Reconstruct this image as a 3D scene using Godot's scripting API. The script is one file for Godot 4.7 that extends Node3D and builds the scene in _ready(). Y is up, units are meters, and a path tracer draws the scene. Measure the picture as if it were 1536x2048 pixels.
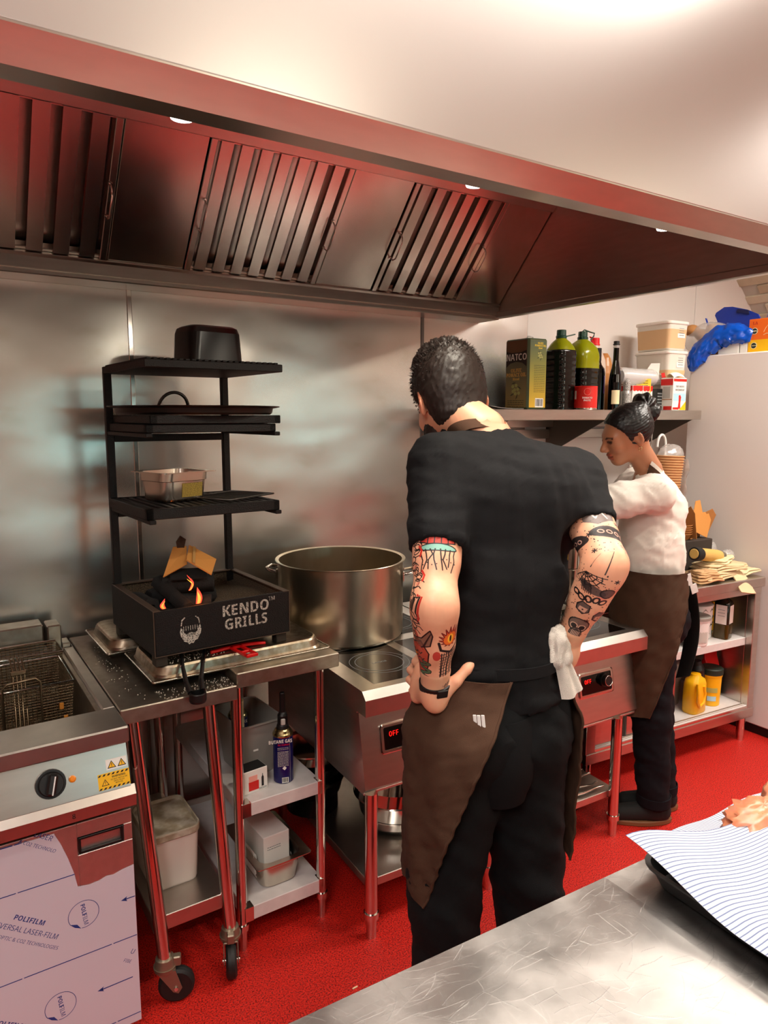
extends Node3D
# A restaurant kitchen under a brick vault: cook line, extractor hood, two cooks.
# Back wall is the plane z = 0, x runs along it to the viewer's right, y is up, metres.

var mats := {}
var used := {}
var fonts := {}
var tex := {}


func _ready() -> void:
	set_camera()
	set_light()
	make_materials()
	build_setting()
	build_hood()
	build_fryer()
	build_tables()
	build_stoves()
	build_bench()
	build_fridge()
	build_grill()
	build_pot()
	build_shelf_goods()
	build_bench_goods()
	build_under_goods()
	build_near_table()
	build_man()
	build_woman()
	build_scraps()


func set_camera() -> void:
	var cam := Camera3D.new()
	cam.name = "camera"
	var pitch := deg_to_rad(7.7)
	var yaw := deg_to_rad(33.3)
	var fw := Vector3(sin(yaw) * cos(pitch), -sin(pitch), -cos(yaw) * cos(pitch))
	var rt := Vector3(cos(yaw), 0, sin(yaw))
	cam.transform = Transform3D(Basis(rt, rt.cross(fw), -fw), Vector3(0, 1.7, 2.75))
	cam.fov = rad_to_deg(2.0 * atan(1024.0 / 1420.0))
	cam.near = 0.05
	cam.far = 60.0
	cam.current = true
	add_child(cam)


func set_light() -> void:
	var env := Environment.new()
	env.background_mode = Environment.BG_SKY
	var sky := Sky.new()
	var sm := ProceduralSkyMaterial.new()
	sm.sky_top_color = Color(0.50, 0.74, 0.80)
	sm.sky_horizon_color = Color(0.62, 0.86, 0.86)
	sm.ground_bottom_color = Color(0.30, 0.36, 0.34)
	sm.ground_horizon_color = Color(0.50, 0.60, 0.58)
	sm.sky_energy_multiplier = 1.0
	sky.sky_material = sm
	env.sky = sky
	env.background_energy_multiplier = 7.0
	env.tonemap_mode = Environment.TONE_MAPPER_LINEAR
	env.tonemap_exposure = 1.5
	env.sdfgi_enabled = true
	env.ssao_enabled = true
	env.ssil_enabled = true
	var we := WorldEnvironment.new()
	we.name = "world"
	we.environment = env
	add_child(we)
	# ceiling panels hang on wires: most of their light goes down, some up to the vault
	for b in PANELS:
		for up in 2:
			var a := AreaLight3D.new()
			a.name = "panel_light"
			a.area_size = Vector2(b[3], b[4])
			a.light_energy = b[5] * (UPLIGHT if up else 1.0)
			a.light_color = b[6]
			a.light_size = 0.5
			a.shadow_enabled = true
			a.area_range = 14.0
			a.transform = Transform3D(Basis.from_euler(Vector3(PI / 2 if up else -PI / 2, 0, 0)), V(b[0], b[1] + (0.075 if up else -0.045), b[2]))
			add_child(a, true)


# ceiling light panels: x, y, z, width, length, energy, colour
const UPLIGHT := 0.05
const PANELS := [
	[1.3, 3.3, 1.95, 2.2, 0.45, 5.6, Color(1.0, 0.965, 0.92)],
	[3.45, 2.85, 1.7, 1.1, 0.5, 4.0, Color(1.0, 0.965, 0.92)],
	[1.60, 3.15, 4.6, 0.4, 1.5, 2.0, Color(1.0, 0.95, 0.86)],
	[-0.7, 2.75, 3.1, 0.5, 1.2, 3.5, Color(1.0, 0.975, 0.96)],
	[3.9, 2.75, 4.4, 0.5, 1.5, 3.2, Color(1.0, 0.95, 0.86)],
]


# ---------------------------------------------------------------- nodes

func numbered(n: String) -> String:
	var k: int = used.get(n, 0)
	used[n] = k + 1
	return n if k == 0 else "%s_%03d" % [n, k]


func tag(o: Node, label: String, category: String, group := "") -> Node:
	o.set_meta("label", label)
	o.set_meta("category", category)
	if group != "":
		o.set_meta("group", group)
	return o


func thing(n: String, label: String, category: String, at := Vector3.ZERO, turn := 0.0, group := "") -> Node3D:
	var o := Node3D.new()
	o.name = numbered(n)
	add_child(o)
	o.position = at
	o.rotation.y = turn
	tag(o, label, category, group)
	return o


func put(st: SurfaceTool, n: String, m: Material, parent: Node) -> MeshInstance3D:
	st.generate_normals()
	st.index()
	return put_mesh(st.commit(), n, m, parent)


func put_mesh(mesh: Mesh, n: String, m: Material, parent: Node) -> MeshInstance3D:
	var o := MeshInstance3D.new()
	o.name = n
	o.mesh = mesh
	o.material_override = m
	parent.add_child(o, true)
	return o


func solo(st: SurfaceTool, n: String, m: Material, label: String, category: String, group := "") -> MeshInstance3D:
	var o := put(st, numbered(n), m, self)
	tag(o, label, category, group)
	return o


func structure(n: String, parent: Node = self) -> Node3D:
	var o := Node3D.new()
	o.name = n
	o.set_meta("kind", "structure")
	parent.add_child(o, true)
	return o


func struct_mesh(st: SurfaceTool, n: String, m: Material) -> MeshInstance3D:
	var o := put(st, n, m, self)
	o.set_meta("kind", "structure")
	return o


func copy_of(o: Node3D, at: Vector3, turn: float, label := "") -> Node3D:
	var c: Node3D = o.duplicate()
	c.name = numbered(String(o.name).rstrip("_0123456789"))
	add_child(c)
	c.position = at
	c.rotation.y = turn
	if label != "":
		c.set_meta("label", label)
	return c


func lettering(parent: Node, n: String, s: String, height: float, m: Material, xf: Transform3D, font := "sans", spacing := 0.0, depth := 0.0006) -> MeshInstance3D:
	# xf: origin at the middle of the text, x along the line, z out of the surface; height = height of a capital
	var t := TextMesh.new()
	t.text = s
	t.font = fonts[font]
	t.font_size = 32
	t.pixel_size = height / 23.0
	t.depth = depth
	t.curve_step = 3.0
	t.horizontal_alignment = HORIZONTAL_ALIGNMENT_CENTER
	t.vertical_alignment = VERTICAL_ALIGNMENT_CENTER
	var o := put_mesh(t, n, m, parent)
	o.transform = xf
	if spacing != 0.0:
		o.transform.basis = o.transform.basis.scaled_local(Vector3(spacing, 1, 1))
	return o


# ---------------------------------------------------------------- shapes

func S() -> SurfaceTool:
	var st := SurfaceTool.new()
	st.begin(Mesh.PRIMITIVE_TRIANGLES)
	return st


func tri(st: SurfaceTool, a: Vector3, b: Vector3, c: Vector3, ua := Vector2.ZERO, ub := Vector2(1, 0), uc := Vector2(1, 1)) -> void:
	# counter-clockwise seen from outside
	st.set_uv(ua); st.add_vertex(a)
	st.set_uv(uc); st.add_vertex(c)
	st.set_uv(ub); st.add_vertex(b)


func quad(st: SurfaceTool, a: Vector3, b: Vector3, c: Vector3, d: Vector3) -> void:
	tri(st, a, b, c, Vector2(0, 0), Vector2(1, 0), Vector2(1, 1))
	tri(st, a, c, d, Vector2(0, 0), Vector2(1, 1), Vector2(0, 1))


func flat(st: SurfaceTool) -> void:
	st.set_smooth_group(-1)


func box(st: SurfaceTool, lo: Vector3, hi: Vector3, bev := 0.002, xf := Transform3D()) -> void:
	# a box with chamfered edges, 44 triangles
	flat(st)
	var c := (lo + hi) / 2.0
	var h := (hi - lo) / 2.0
	var b := minf(bev, minf(h.x, minf(h.y, h.z)) * 0.9)
	var p := func(sx: float, sy: float, sz: float, ax: int) -> Vector3:
		var v := Vector3(sx * h.x, sy * h.y, sz * h.z)
		for k in 3:
			if k != ax:
				v[k] -= signf(v[k]) * b
		return xf * (c + v)
	for ax in 3:
		var u := (ax + 1) % 3
		var w := (ax + 2) % 3
		for s: float in [-1.0, 1.0]:
			var q := []
			for k in [[-1.0, -1.0], [1.0, -1.0], [1.0, 1.0], [-1.0, 1.0]]:
				var sg := Vector3.ZERO
				sg[ax] = s
				sg[u] = k[0]
				sg[w] = k[1]
				q.append(p.call(sg.x, sg.y, sg.z, ax))
			if s > 0:
				quad(st, q[0], q[1], q[2], q[3])
			else:
				quad(st, q[3], q[2], q[1], q[0])
	if b <= 0.0:
		return
	for ax in 3:
		var u := (ax + 1) % 3
		var w := (ax + 2) % 3
		for su: float in [-1.0, 1.0]:
			for sw: float in [-1.0, 1.0]:
				var g0 := Vector3.ZERO
				var g1 := Vector3.ZERO
				g0[ax] = -1.0; g0[u] = su; g0[w] = sw
				g1[ax] = 1.0; g1[u] = su; g1[w] = sw
				var a0: Vector3 = p.call(g0.x, g0.y, g0.z, u)
				var a1: Vector3 = p.call(g1.x, g1.y, g1.z, u)
				var b0: Vector3 = p.call(g0.x, g0.y, g0.z, w)
				var b1: Vector3 = p.call(g1.x, g1.y, g1.z, w)
				if su * sw > 0:
					quad(st, a0, b0, b1, a1)
				else:
					quad(st, b0, a0, a1, b1)
	for sx: float in [-1.0, 1.0]:
		for sy: float in [-1.0, 1.0]:
			for sz: float in [-1.0, 1.0]:
				var a: Vector3 = p.call(sx, sy, sz, 0)
				var bb: Vector3 = p.call(sx, sy, sz, 1)
				var cc: Vector3 = p.call(sx, sy, sz, 2)
				if sx * sy * sz > 0:
					tri(st, a, bb, cc)
				else:
					tri(st, a, cc, bb)


func cbox(st: SurfaceTool, c: Vector3, size: Vector3, bev := 0.002, xf := Transform3D()) -> void:
	box(st, c - size / 2.0, c + size / 2.0, bev, xf)


func loft(st: SurfaceTool, rings: Array, cap0 := true, cap1 := true, smooth := false, xf := Transform3D()) -> void:
	# rings of equal length, counter-clockwise seen from above, listed upwards (outer side) or downwards (inside)
	var n: int = rings[0].size()
	var total := 0.0
	for i in rings.size() - 1:
		st.set_smooth_group(1 if smooth else i + 1)
		var a = rings[i]
		var b = rings[i + 1]
		for k in n:
			var k2 := (k + 1) % n
			var u0 := float(k) / n
			var u1 := float(k + 1) / n
			var v0 := float(i) / (rings.size() - 1)
			var v1 := float(i + 1) / (rings.size() - 1)
			var pa: Vector3 = xf * a[k]
			var pb: Vector3 = xf * a[k2]
			var pc: Vector3 = xf * b[k2]
			var pd: Vector3 = xf * b[k]
			# ring runs counter-clockwise seen from above (x to -z ...), so outside is to the right of travel
			tri(st, pa, pb, pc, Vector2(u0, v0), Vector2(u1, v0), Vector2(u1, v1))
			tri(st, pa, pc, pd, Vector2(u0, v0), Vector2(u1, v1), Vector2(u0, v1))
	flat(st)
	for e in 2:
		if not (cap0 if e == 0 else cap1):
			continue
		var r = rings[0] if e == 0 else rings[rings.size() - 1]
		var c := Vector3.ZERO
		for v in r:
			c += v
		c /= n
		for k in n:
			var k2 := (k + 1) % n
			if e == 0:
				tri(st, xf * c, xf * r[k2], xf * r[k])
			else:
				tri(st, xf * c, xf * r[k], xf * r[k2])


func ring(r: float, y: float, n := 24, rz := -1.0, cx := 0.0, cz := 0.0) -> PackedVector3Array:
	var out := PackedVector3Array()
	var b := rz if rz > 0 else r
	for k in n:
		var a := TAU * k / n
		out.append(Vector3(cx + r * cos(a), y, cz - b * sin(a)))
	return out


func rrect(w: float, d: float, r: float, y: float, seg := 4, cx := 0.0, cz := 0.0) -> PackedVector3Array:
	var out := PackedVector3Array()
	for q in 4:
		var sx: float = [1, -1, -1, 1][q]
		var sz: float = [-1, -1, 1, 1][q]
		for k in seg + 1:
			var a: float = PI / 2 * q + PI / 2 * k / seg
			out.append(Vector3(cx + sx * (w / 2 - r) + r * cos(a), y, cz + sz * (d / 2 - r) - r * sin(a)))
	return out


func lathe(st: SurfaceTool, prof: Array, n := 24, xf := Transform3D(), smooth := false, cap0 := true, cap1 := true) -> void:
	var rs := []
	for p in prof:
		rs.append(ring(maxf(p[0], 0.0004), p[1], n))
	loft(st, rs, cap0, cap1, smooth, xf)


func tube(st: SurfaceTool, pts: Array, r: float, n := 8, closed := false, r2 := -1.0) -> void:
	var m := pts.size()
	var rings := []
	var up := Vector3.UP
	for i in m:
		var d: Vector3
		if closed:
			d = pts[(i + 1) % m] - pts[(i + m - 1) % m]
		else:
			d = pts[mini(i + 1, m - 1)] - pts[maxi(i - 1, 0)]
		d = d.normalized()
		if i == 0:
			up = Vector3.UP if absf(d.y) < 0.9 else Vector3.RIGHT
		up = (up - d * up.dot(d)).normalized()
		var side := up.cross(d).normalized()
		var rr := r if r2 < 0 else lerpf(r, r2, float(i) / maxi(m - 1, 1))
		var o := PackedVector3Array()
		for k in n:
			var a := TAU * k / n
			o.append(pts[i] + (side * cos(a) + up * sin(a)) * rr)
		rings.append(o)
	if closed:
		rings.append(rings[0])
	loft(st, rings, not closed, not closed, true)


func cyl(st: SurfaceTool, a: Vector3, b: Vector3, ra: float, rb: float, n := 16) -> void:
	var d := (b - a).normalized()
	var up := Vector3.UP if absf(d.y) < 0.9 else Vector3.RIGHT
	up = (up - d * up.dot(d)).normalized()
	var side := up.cross(d)
	var r0 := PackedVector3Array()
	var r1 := PackedVector3Array()
	for k in n:
		var t := TAU * k / n
		var v := side * cos(t) + up * sin(t)
		r0.append(a + v * ra)
		r1.append(b + v * rb)
	loft(st, [r0, r1], true, true)


func prism(st: SurfaceTool, poly: PackedVector2Array, z0: float, z1: float, xf := Transform3D()) -> void:
	# polygon counter-clockwise in x, y; extruded from z0 to z1
	flat(st)
	if Geometry2D.is_polygon_clockwise(poly):
		poly.reverse()
	var t := Geometry2D.triangulate_polygon(poly)
	for i in range(0, t.size(), 3):
		var p := [poly[t[i]], poly[t[i + 1]], poly[t[i + 2]]]
		if (p[1] - p[0]).cross(p[2] - p[0]) < 0:
			p = [p[0], p[2], p[1]]
		tri(st, xf * Vector3(p[0].x, p[0].y, z1), xf * Vector3(p[1].x, p[1].y, z1), xf * Vector3(p[2].x, p[2].y, z1))
		tri(st, xf * Vector3(p[0].x, p[0].y, z0), xf * Vector3(p[2].x, p[2].y, z0), xf * Vector3(p[1].x, p[1].y, z0))
	for i in poly.size():
		var a := poly[i]
		var b := poly[(i + 1) % poly.size()]
		quad(st, xf * Vector3(a.x, a.y, z0), xf * Vector3(b.x, b.y, z0), xf * Vector3(b.x, b.y, z1), xf * Vector3(a.x, a.y, z1))


func sheet(st: SurfaceTool, fn: Callable, nu: int, nv: int, thick := 0.002) -> void:
	# a cloth or film of real thickness: fn(u, v) gives the middle of it
	var p := []
	for j in nv + 1:
		var row := []
		for i in nu + 1:
			row.append(fn.call(float(i) / nu, float(j) / nv))
		p.append(row)
	var nm := []
	for j in nv + 1:
		var row := []
		for i in nu + 1:
			var du: Vector3 = p[j][mini(i + 1, nu)] - p[j][maxi(i - 1, 0)]
			var dv: Vector3 = p[mini(j + 1, nv)][i] - p[maxi(j - 1, 0)][i]
			row.append(du.cross(dv).normalized() * thick / 2.0)
		nm.append(row)
	for j in nv:
		for i in nu:
			var ua := Vector2(float(i) / nu, float(j) / nv)
			var ub := Vector2(float(i + 1) / nu, float(j) / nv)
			var uc := Vector2(float(i + 1) / nu, float(j + 1) / nv)
			var ud := Vector2(float(i) / nu, float(j + 1) / nv)
			for s: float in [1.0, -1.0]:
				st.set_smooth_group(1 if s > 0 else 2)
				var a: Vector3 = p[j][i] + nm[j][i] * s
				var b: Vector3 = p[j][i + 1] + nm[j][i + 1] * s
				var c: Vector3 = p[j + 1][i + 1] + nm[j + 1][i + 1] * s
				var d: Vector3 = p[j + 1][i] + nm[j + 1][i] * s
				if s > 0:
					tri(st, a, b, c, ua, ub, uc)
					tri(st, a, c, d, ua, uc, ud)
				else:
					tri(st, a, c, b, ua, uc, ub)
					tri(st, a, d, c, ua, ud, uc)
	st.set_smooth_group(3)
	for i in nu:
		edge(st, p[0][i], p[0][i + 1], nm[0][i], nm[0][i + 1])
		edge(st, p[nv][i + 1], p[nv][i], nm[nv][i + 1], nm[nv][i])
	for j in nv:
		edge(st, p[j + 1][0], p[j][0], nm[j + 1][0], nm[j][0])
		edge(st, p[j][nu], p[j + 1][nu], nm[j][nu], nm[j + 1][nu])


func edge(st: SurfaceTool, a: Vector3, b: Vector3, na: Vector3, nb: Vector3) -> void:
	quad(st, a - na, b - nb, b + nb, a + na)


func V(x: float, y: float, z: float) -> Vector3:
	return Vector3(x, y, z)


func at(o: Vector3, ry := 0.0, rx := 0.0, rz := 0.0) -> Transform3D:
	return Transform3D(Basis.from_euler(Vector3(rx, ry, rz)), o)


# ---------------------------------------------------------------- materials

func noise_tex(freq: float, octaves: int, sd: int, stops: Array, cols: Array, size := 512, normal := false, bump := 4.0, kind := FastNoiseLite.TYPE_SIMPLEX_SMOOTH) -> NoiseTexture2D:
	var n := FastNoiseLite.new()
	n.noise_type = kind
	n.frequency = freq
	n.fractal_octaves = octaves
	n.seed = sd
	var t := NoiseTexture2D.new()
	t.width = size
	t.height = size
	t.seamless = true
	t.noise = n
	if normal:
		t.as_normal_map = true
		t.bump_strength = bump
	else:
		var g := Gradient.new()
		g.offsets = PackedFloat32Array(stops)
		g.colors = PackedColorArray(cols)
		t.color_ramp = g
	return t


func grey(v: float) -> Color:
	return Color(v, v, v)


func mat(n: String, c: Color, rough := 0.6, metal := 0.0) -> StandardMaterial3D:
	var m := StandardMaterial3D.new()
	m.resource_name = n
	m.albedo_color = c
	m.roughness = rough
	m.metallic = metal
	mats[n] = m
	return m


func tri_map(m: StandardMaterial3D, sc: Vector3, world := true) -> void:
	m.uv1_triplanar = true
	m.uv1_world_triplanar = world
	m.uv1_scale = sc


func make_materials() -> void:
	for f in [["sans", "Droid Sans", 400], ["bold", "Droid Sans", 700], ["serif", "Droid Serif", 700], ["mono", "Droid Sans Mono", 400]]:
		var sf := SystemFont.new()
		sf.font_names = PackedStringArray([f[1]])
		sf.font_weight = f[2]
		fonts[f[0]] = sf
	var wavy := noise_tex(0.006, 2, 5, [0.0, 1.0], [Color.BLACK, Color.WHITE])
	var brush := noise_tex(0.05, 3, 11, [0.0, 1.0], [grey(0.93), grey(1.0)])
	var blot := noise_tex(0.012, 5, 21, [0.1, 0.9], [grey(0.955), grey(1.0)])
	var fine := noise_tex(0.12, 3, 31, [0.2, 0.8], [grey(0.0), grey(1.0)])
	tex.wavy = wavy
	tex.brush = brush
	tex.blot = blot
	tex.fine = fine
	# sheet steel of tables and cookers
	var m := mat("steel", Color(0.80, 0.78, 0.75), 0.30, 1.0)
	m.roughness_texture = brush
	m.albedo_texture = blot
	tri_map(m, Vector3(0.9, 6.0, 0.9))
	m = mat("steel_top", Color(0.78, 0.76, 0.73), 0.34, 1.0)
	m.roughness_texture = brush
	m.albedo_texture = blot
	tri_map(m, Vector3(2.0, 2.0, 2.0))
	m = mat("steel_worn", Color(0.70, 0.67, 0.62), 0.42, 1.0)
	m.roughness_texture = brush
	m.albedo_texture = noise_tex(0.02, 5, 77, [0.1, 0.9], [Color(0.90, 0.88, 0.85), Color.WHITE])
	tri_map(m, Vector3(2.0, 2.0, 2.0))
	m = mat("tube_steel", Color(0.84, 0.81, 0.78), 0.14, 1.0)
	m = mat("bright_steel", Color(0.86, 0.84, 0.81), 0.16, 1.0)
	m = mat("pan_steel", Color(0.80, 0.77, 0.72), 0.24, 1.0)
	m.roughness_texture = brush
	tri_map(m, Vector3(3, 8, 3))
	m = mat("pot_steel", Color(0.80, 0.75, 0.66), 0.30, 1.0)
	m.roughness_texture = brush
	m.albedo_texture = noise_tex(0.015, 4, 41, [0.05, 0.95], [Color(0.94, 0.93, 0.91), Color.WHITE])
	tri_map(m, Vector3(3, 1.2, 3))
	m = mat("hood_steel", Color(0.83, 0.82, 0.81), 0.33, 1.0)
	m.heightmap_enabled = true
	m.heightmap_texture = wavy
	m.heightmap_scale = 0.18
	tri_map(m, Vector3(0.35, 0.35, 0.35))
	m = mat("splash_steel", Color(0.82, 0.81, 0.79), 0.27, 1.0)
	m.albedo_texture = noise_tex(0.014, 5, 61, [0.05, 0.3, 0.95], [Color(0.92, 0.91, 0.89), Color(0.965, 0.96, 0.955), Color.WHITE])
	m.heightmap_enabled = true
	m.heightmap_texture = wavy
	m.heightmap_scale = 0.5
	tri_map(m, Vector3(0.5, 0.9, 0.5))
	m = mat("filter_steel", Color(0.80, 0.78, 0.75), 0.24, 1.0)
	m.albedo_texture = blot
	tri_map(m, Vector3(2, 2, 2))
	m = mat("dark_steel", Color(0.42, 0.40, 0.38), 0.45, 1.0)
	mat("seam", Color(0.50, 0.50, 0.49), 0.4, 1.0)
	# floor and walls
	m = mat("floor_red", Color(0.82, 0.13, 0.075), 0.62)
	m.albedo_texture = noise_tex(0.16, 3, 3, [0.22, 0.42, 0.62, 0.85], [Color(0.50, 0.34, 0.34), Color(0.86, 0.78, 0.78), Color(1, 0.98, 0.98), Color(1.0, 1.0, 1.0)])
	m.roughness_texture = noise_tex(0.1, 2, 4, [0.2, 0.8], [grey(0.75), grey(1.0)])
	m.heightmap_enabled = true
	m.heightmap_texture = fine
	m.heightmap_scale = 0.06
	tri_map(m, Vector3(1.9, 1.9, 1.9))
	m = mat("wall_white", Color(0.90, 0.875, 0.855), 0.42)
	m = mat("vault_paint", Color(0.76, 0.735, 0.685), 0.8)
	m.albedo_texture = blot
	m.heightmap_enabled = true
	m.heightmap_texture = blot
	m.heightmap_scale = 0.6
	tri_map(m, Vector3(1.2, 1.2, 1.2))
	m = mat("brick_paint_a", Color(0.78, 0.72, 0.62), 0.85)
	m.heightmap_enabled = true
	m.heightmap_texture = blot
	m.heightmap_scale = 1.2
	m.albedo_texture = blot
	tri_map(m, Vector3(3, 3, 3))
	var m2: StandardMaterial3D = m.duplicate()
	m2.albedo_color = Color(0.73, 0.66, 0.56)
	mats.brick_paint_b = m2
	m2 = m.duplicate()
	m2.albedo_color = Color(0.83, 0.78, 0.69)
	mats.brick_paint_c = m2
	m = mat("window_glass", Color(0.9, 1.0, 1.0, 0.08), 0.02)
	m.transparency = BaseMaterial3D.TRANSPARENCY_ALPHA
	mat("window_frame", Color(0.25, 0.27, 0.28), 0.5)
	# plain paints and plastics
	mat("black", Color(0.035, 0.035, 0.037), 0.45)
	mat("matt_black", Color(0.03, 0.029, 0.028), 0.8)
	mat("rubber", Color(0.07, 0.065, 0.062), 0.6)
	m = mat("iron", Color(0.075, 0.07, 0.066), 0.55, 0.35)
	m.albedo_texture = noise_tex(0.03, 5, 91, [0.2, 0.8], [grey(0.8), Color(1.0, 0.95, 0.9)])
	m.heightmap_enabled = true
	m.heightmap_texture = fine
	m.heightmap_scale = 0.05
	tri_map(m, Vector3(3, 3, 3))
	m = mat("iron_worn", Color(0.33, 0.27, 0.22), 0.6, 0.5)
	m.albedo_texture = blot
	tri_map(m, Vector3(5, 5, 5))
	mat("white", Color(0.90, 0.89, 0.875), 0.45)
	mat("paper", Color(0.92, 0.91, 0.88), 0.75)
	mat("ink", Color(0.06, 0.06, 0.07), 0.7)
	mat("glass_black", Color(0.012, 0.013, 0.013), 0.06)
	mat("red", Color(0.80, 0.05, 0.05), 0.4)
	mat("yellow", Color(0.96, 0.74, 0.05), 0.4)
	mat("blue", Color(0.05, 0.18, 0.62), 0.4)
	mat("orange", Color(0.93, 0.42, 0.06), 0.5)
	mat("film", Color(0.80, 0.78, 0.83), 0.28)
	mats.film.clearcoat_enabled = true
	mats.film.clearcoat = 0.4
	mat("film_blue", Color(0.10, 0.22, 0.50), 0.5)
	m = mat("led_red", Color(0.6, 0.0, 0.0), 0.5)
	m.emission_enabled = true
	m.emission = Color(1.0, 0.06, 0.04)
	m.emission_energy_multiplier = 2.2
	m = mat("lamp_glow", Color(1, 1, 1), 0.5)
	m.emission_enabled = true
	m.emission = Color(1.0, 0.97, 0.92)
	m.emission_energy_multiplier = 6.0
	m = mat("panel_glow", Color(1, 1, 1), 0.5)
	m.emission_enabled = true
	m.emission = Color(1.0, 0.94, 0.84)
	m.emission_energy_multiplier = 1.2
	m = mat("clear_plastic", Color(0.93, 0.93, 0.92, 0.35), 0.12)
	m.transparency = BaseMaterial3D.TRANSPARENCY_ALPHA
	m = mat("tub_plastic", Color(0.88, 0.86, 0.81), 0.35)
	m.backlight_enabled = true
	m.backlight = Color(0.25, 0.24, 0.22)
	m = mat("kraft", Color(0.68, 0.45, 0.22), 0.8)
	m.albedo_texture = blot
	tri_map(m, Vector3(6, 6, 6))
	mat("cloth_cream", Color(0.85, 0.76, 0.60), 0.9)
	m = mat("fry_oil", Color(0.30, 0.20, 0.05), 0.08)
	mat("amber", Color(0.95, 0.55, 0.05), 0.3)
	mat("fried", Color(0.72, 0.45, 0.12), 0.8)
	mat("basket_wire", Color(0.55, 0.48, 0.38), 0.38, 1.0)
	m = mat("steel_worn_pale", Color(0.84, 0.80, 0.78), 0.42, 1.0)
	m.albedo_texture = tex.blot
	m.heightmap_enabled = true
	m.heightmap_texture = tex.fine
	m.heightmap_scale = 0.03
	tri_map(m, Vector3(4, 4, 4))
	mat("dull_metal", Color(0.60, 0.55, 0.48), 0.5, 0.9)
	m = mat("white_shelf", Color(0.87, 0.85, 0.84), 0.4)
	m.albedo_texture = tex.blot
	tri_map(m, Vector3(3, 3, 3))
	mat("print_grey", Color(0.52, 0.54, 0.54), 0.4)
	m = mat("pan_worn", Color(0.74, 0.70, 0.63), 0.32, 1.0)
	m.albedo_texture = noise_tex(0.02, 5, 55, [0.15, 0.85], [Color(0.78, 0.73, 0.66), Color.WHITE])
	tri_map(m, Vector3(3, 3, 3))
	mat("ash", Color(0.72, 0.69, 0.64), 0.95)
	m = mat("ash_bed", Color(0.48, 0.40, 0.30), 0.95)
	m.albedo_texture = noise_tex(0.06, 4, 13, [0.25, 0.75], [grey(0.55), Color.WHITE])
	m.heightmap_enabled = true
	m.heightmap_texture = tex.fine
	m.heightmap_scale = 0.4
	tri_map(m, Vector3(6, 6, 6))
	m = mat("iron_foot", Color(0.24, 0.215, 0.185), 0.6, 0.6)
	m.albedo_texture = tex.blot
	tri_map(m, Vector3(8, 8, 8))
	m = mat("cut_pale", Color(0.80, 0.78, 0.73), 0.5, 0.3)
	m.albedo_texture = noise_tex(0.05, 4, 15, [0.3, 0.5], [grey(0.45), Color.WHITE])
	tri_map(m, Vector3(6, 6, 6))
	m = mat("iron_brown", Color(0.14, 0.10, 0.075), 0.42, 0.5)
	m.albedo_texture = tex.blot
	tri_map(m, Vector3(6, 6, 6))
	mat("black_enamel", Color(0.028, 0.028, 0.03), 0.28)
	m = mat("sticker_yellow", Color(0.78, 0.66, 0.28), 0.7)
	m.albedo_texture = noise_tex(0.06, 4, 19, [0.42, 0.55], [Color(0.25, 0.23, 0.2), Color.WHITE])
	tri_map(m, Vector3(14, 14, 14))
	m = mat("charcoal", Color(0.045, 0.042, 0.04), 0.75)
	m.albedo_texture = noise_tex(0.04, 4, 14, [0.3, 0.9], [grey(0.6), Color.WHITE])
	m.heightmap_enabled = true
	m.heightmap_texture = tex.fine
	m.heightmap_scale = 0.15
	tri_map(m, Vector3(6, 6, 6))
	mat("tape", Color(0.72, 0.55, 0.33), 0.35)
	mat("char_brown", Color(0.22, 0.13, 0.07), 0.9)
	m = mat("flame_outer", Color(1.0, 0.3, 0.35, 0.45), 0.5)
	m.transparency = BaseMaterial3D.TRANSPARENCY_ALPHA
	m.emission_enabled = true
	m.emission = Color(1.0, 0.32, 0.20)
	m.emission_energy_multiplier = 0.8
	m = mat("flame_inner", Color(1.0, 0.8, 0.3), 0.5)
	m.emission_enabled = true
	m.emission = Color(1.0, 0.66, 0.22)
	m.emission_energy_multiplier = 1.1
	mat("broth", Color(0.55, 0.40, 0.16), 0.08)
	mat("tin_green", Color(0.30, 0.36, 0.26), 0.25)
	mats.tin_print = gradient_mat("tin_print", [Color(0.86, 0.68, 0.20), Color(0.60, 0.58, 0.24), Color(0.30, 0.37, 0.27)], 0.3)
	mats.tin_print_brown = gradient_mat("tin_print_brown", [Color(0.62, 0.52, 0.28), Color(0.44, 0.42, 0.30), Color(0.33, 0.34, 0.26)], 0.3)
	mat("tin_brown", Color(0.45, 0.31, 0.20), 0.3)
	mat("tin_dark", Color(0.15, 0.11, 0.09), 0.3)
	mat("gold_print", Color(0.90, 0.72, 0.34), 0.4)
	mat("gold_bright", Color(0.97, 0.85, 0.20), 0.4)
	mat("olive_print", Color(0.66, 0.66, 0.38), 0.4)
	mat("leaf_print", Color(0.22, 0.24, 0.13), 0.4)
	m = mat("oil_dark", Color(0.020, 0.035, 0.024), 0.12)
	m = mat("oil_clear", Color(0.56, 0.58, 0.03), 0.14)
	m.backlight_enabled = true
	m.backlight = Color(0.5, 0.52, 0.05)
	mat("cap_green", Color(0.03, 0.24, 0.18), 0.35)
	mat("can_red", Color(0.84, 0.12, 0.09), 0.4)
	mat("pink_print", Color(0.95, 0.66, 0.60), 0.5)
	mat("bottle_glass", Color(0.012, 0.013, 0.012), 0.07)
	mat("paper_grey", Color(0.74, 0.73, 0.70), 0.7)
	mat("purple", Color(0.42, 0.30, 0.66), 0.4)
	mat("label_cream", Color(0.93, 0.87, 0.70), 0.7)
	m = mat("cloudy_plastic", Color(0.88, 0.80, 0.74), 0.25)
	m.backlight_enabled = true
	m.backlight = Color(0.4, 0.36, 0.33)
	mat("cap_red", Color(0.88, 0.08, 0.13), 0.35)
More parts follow.
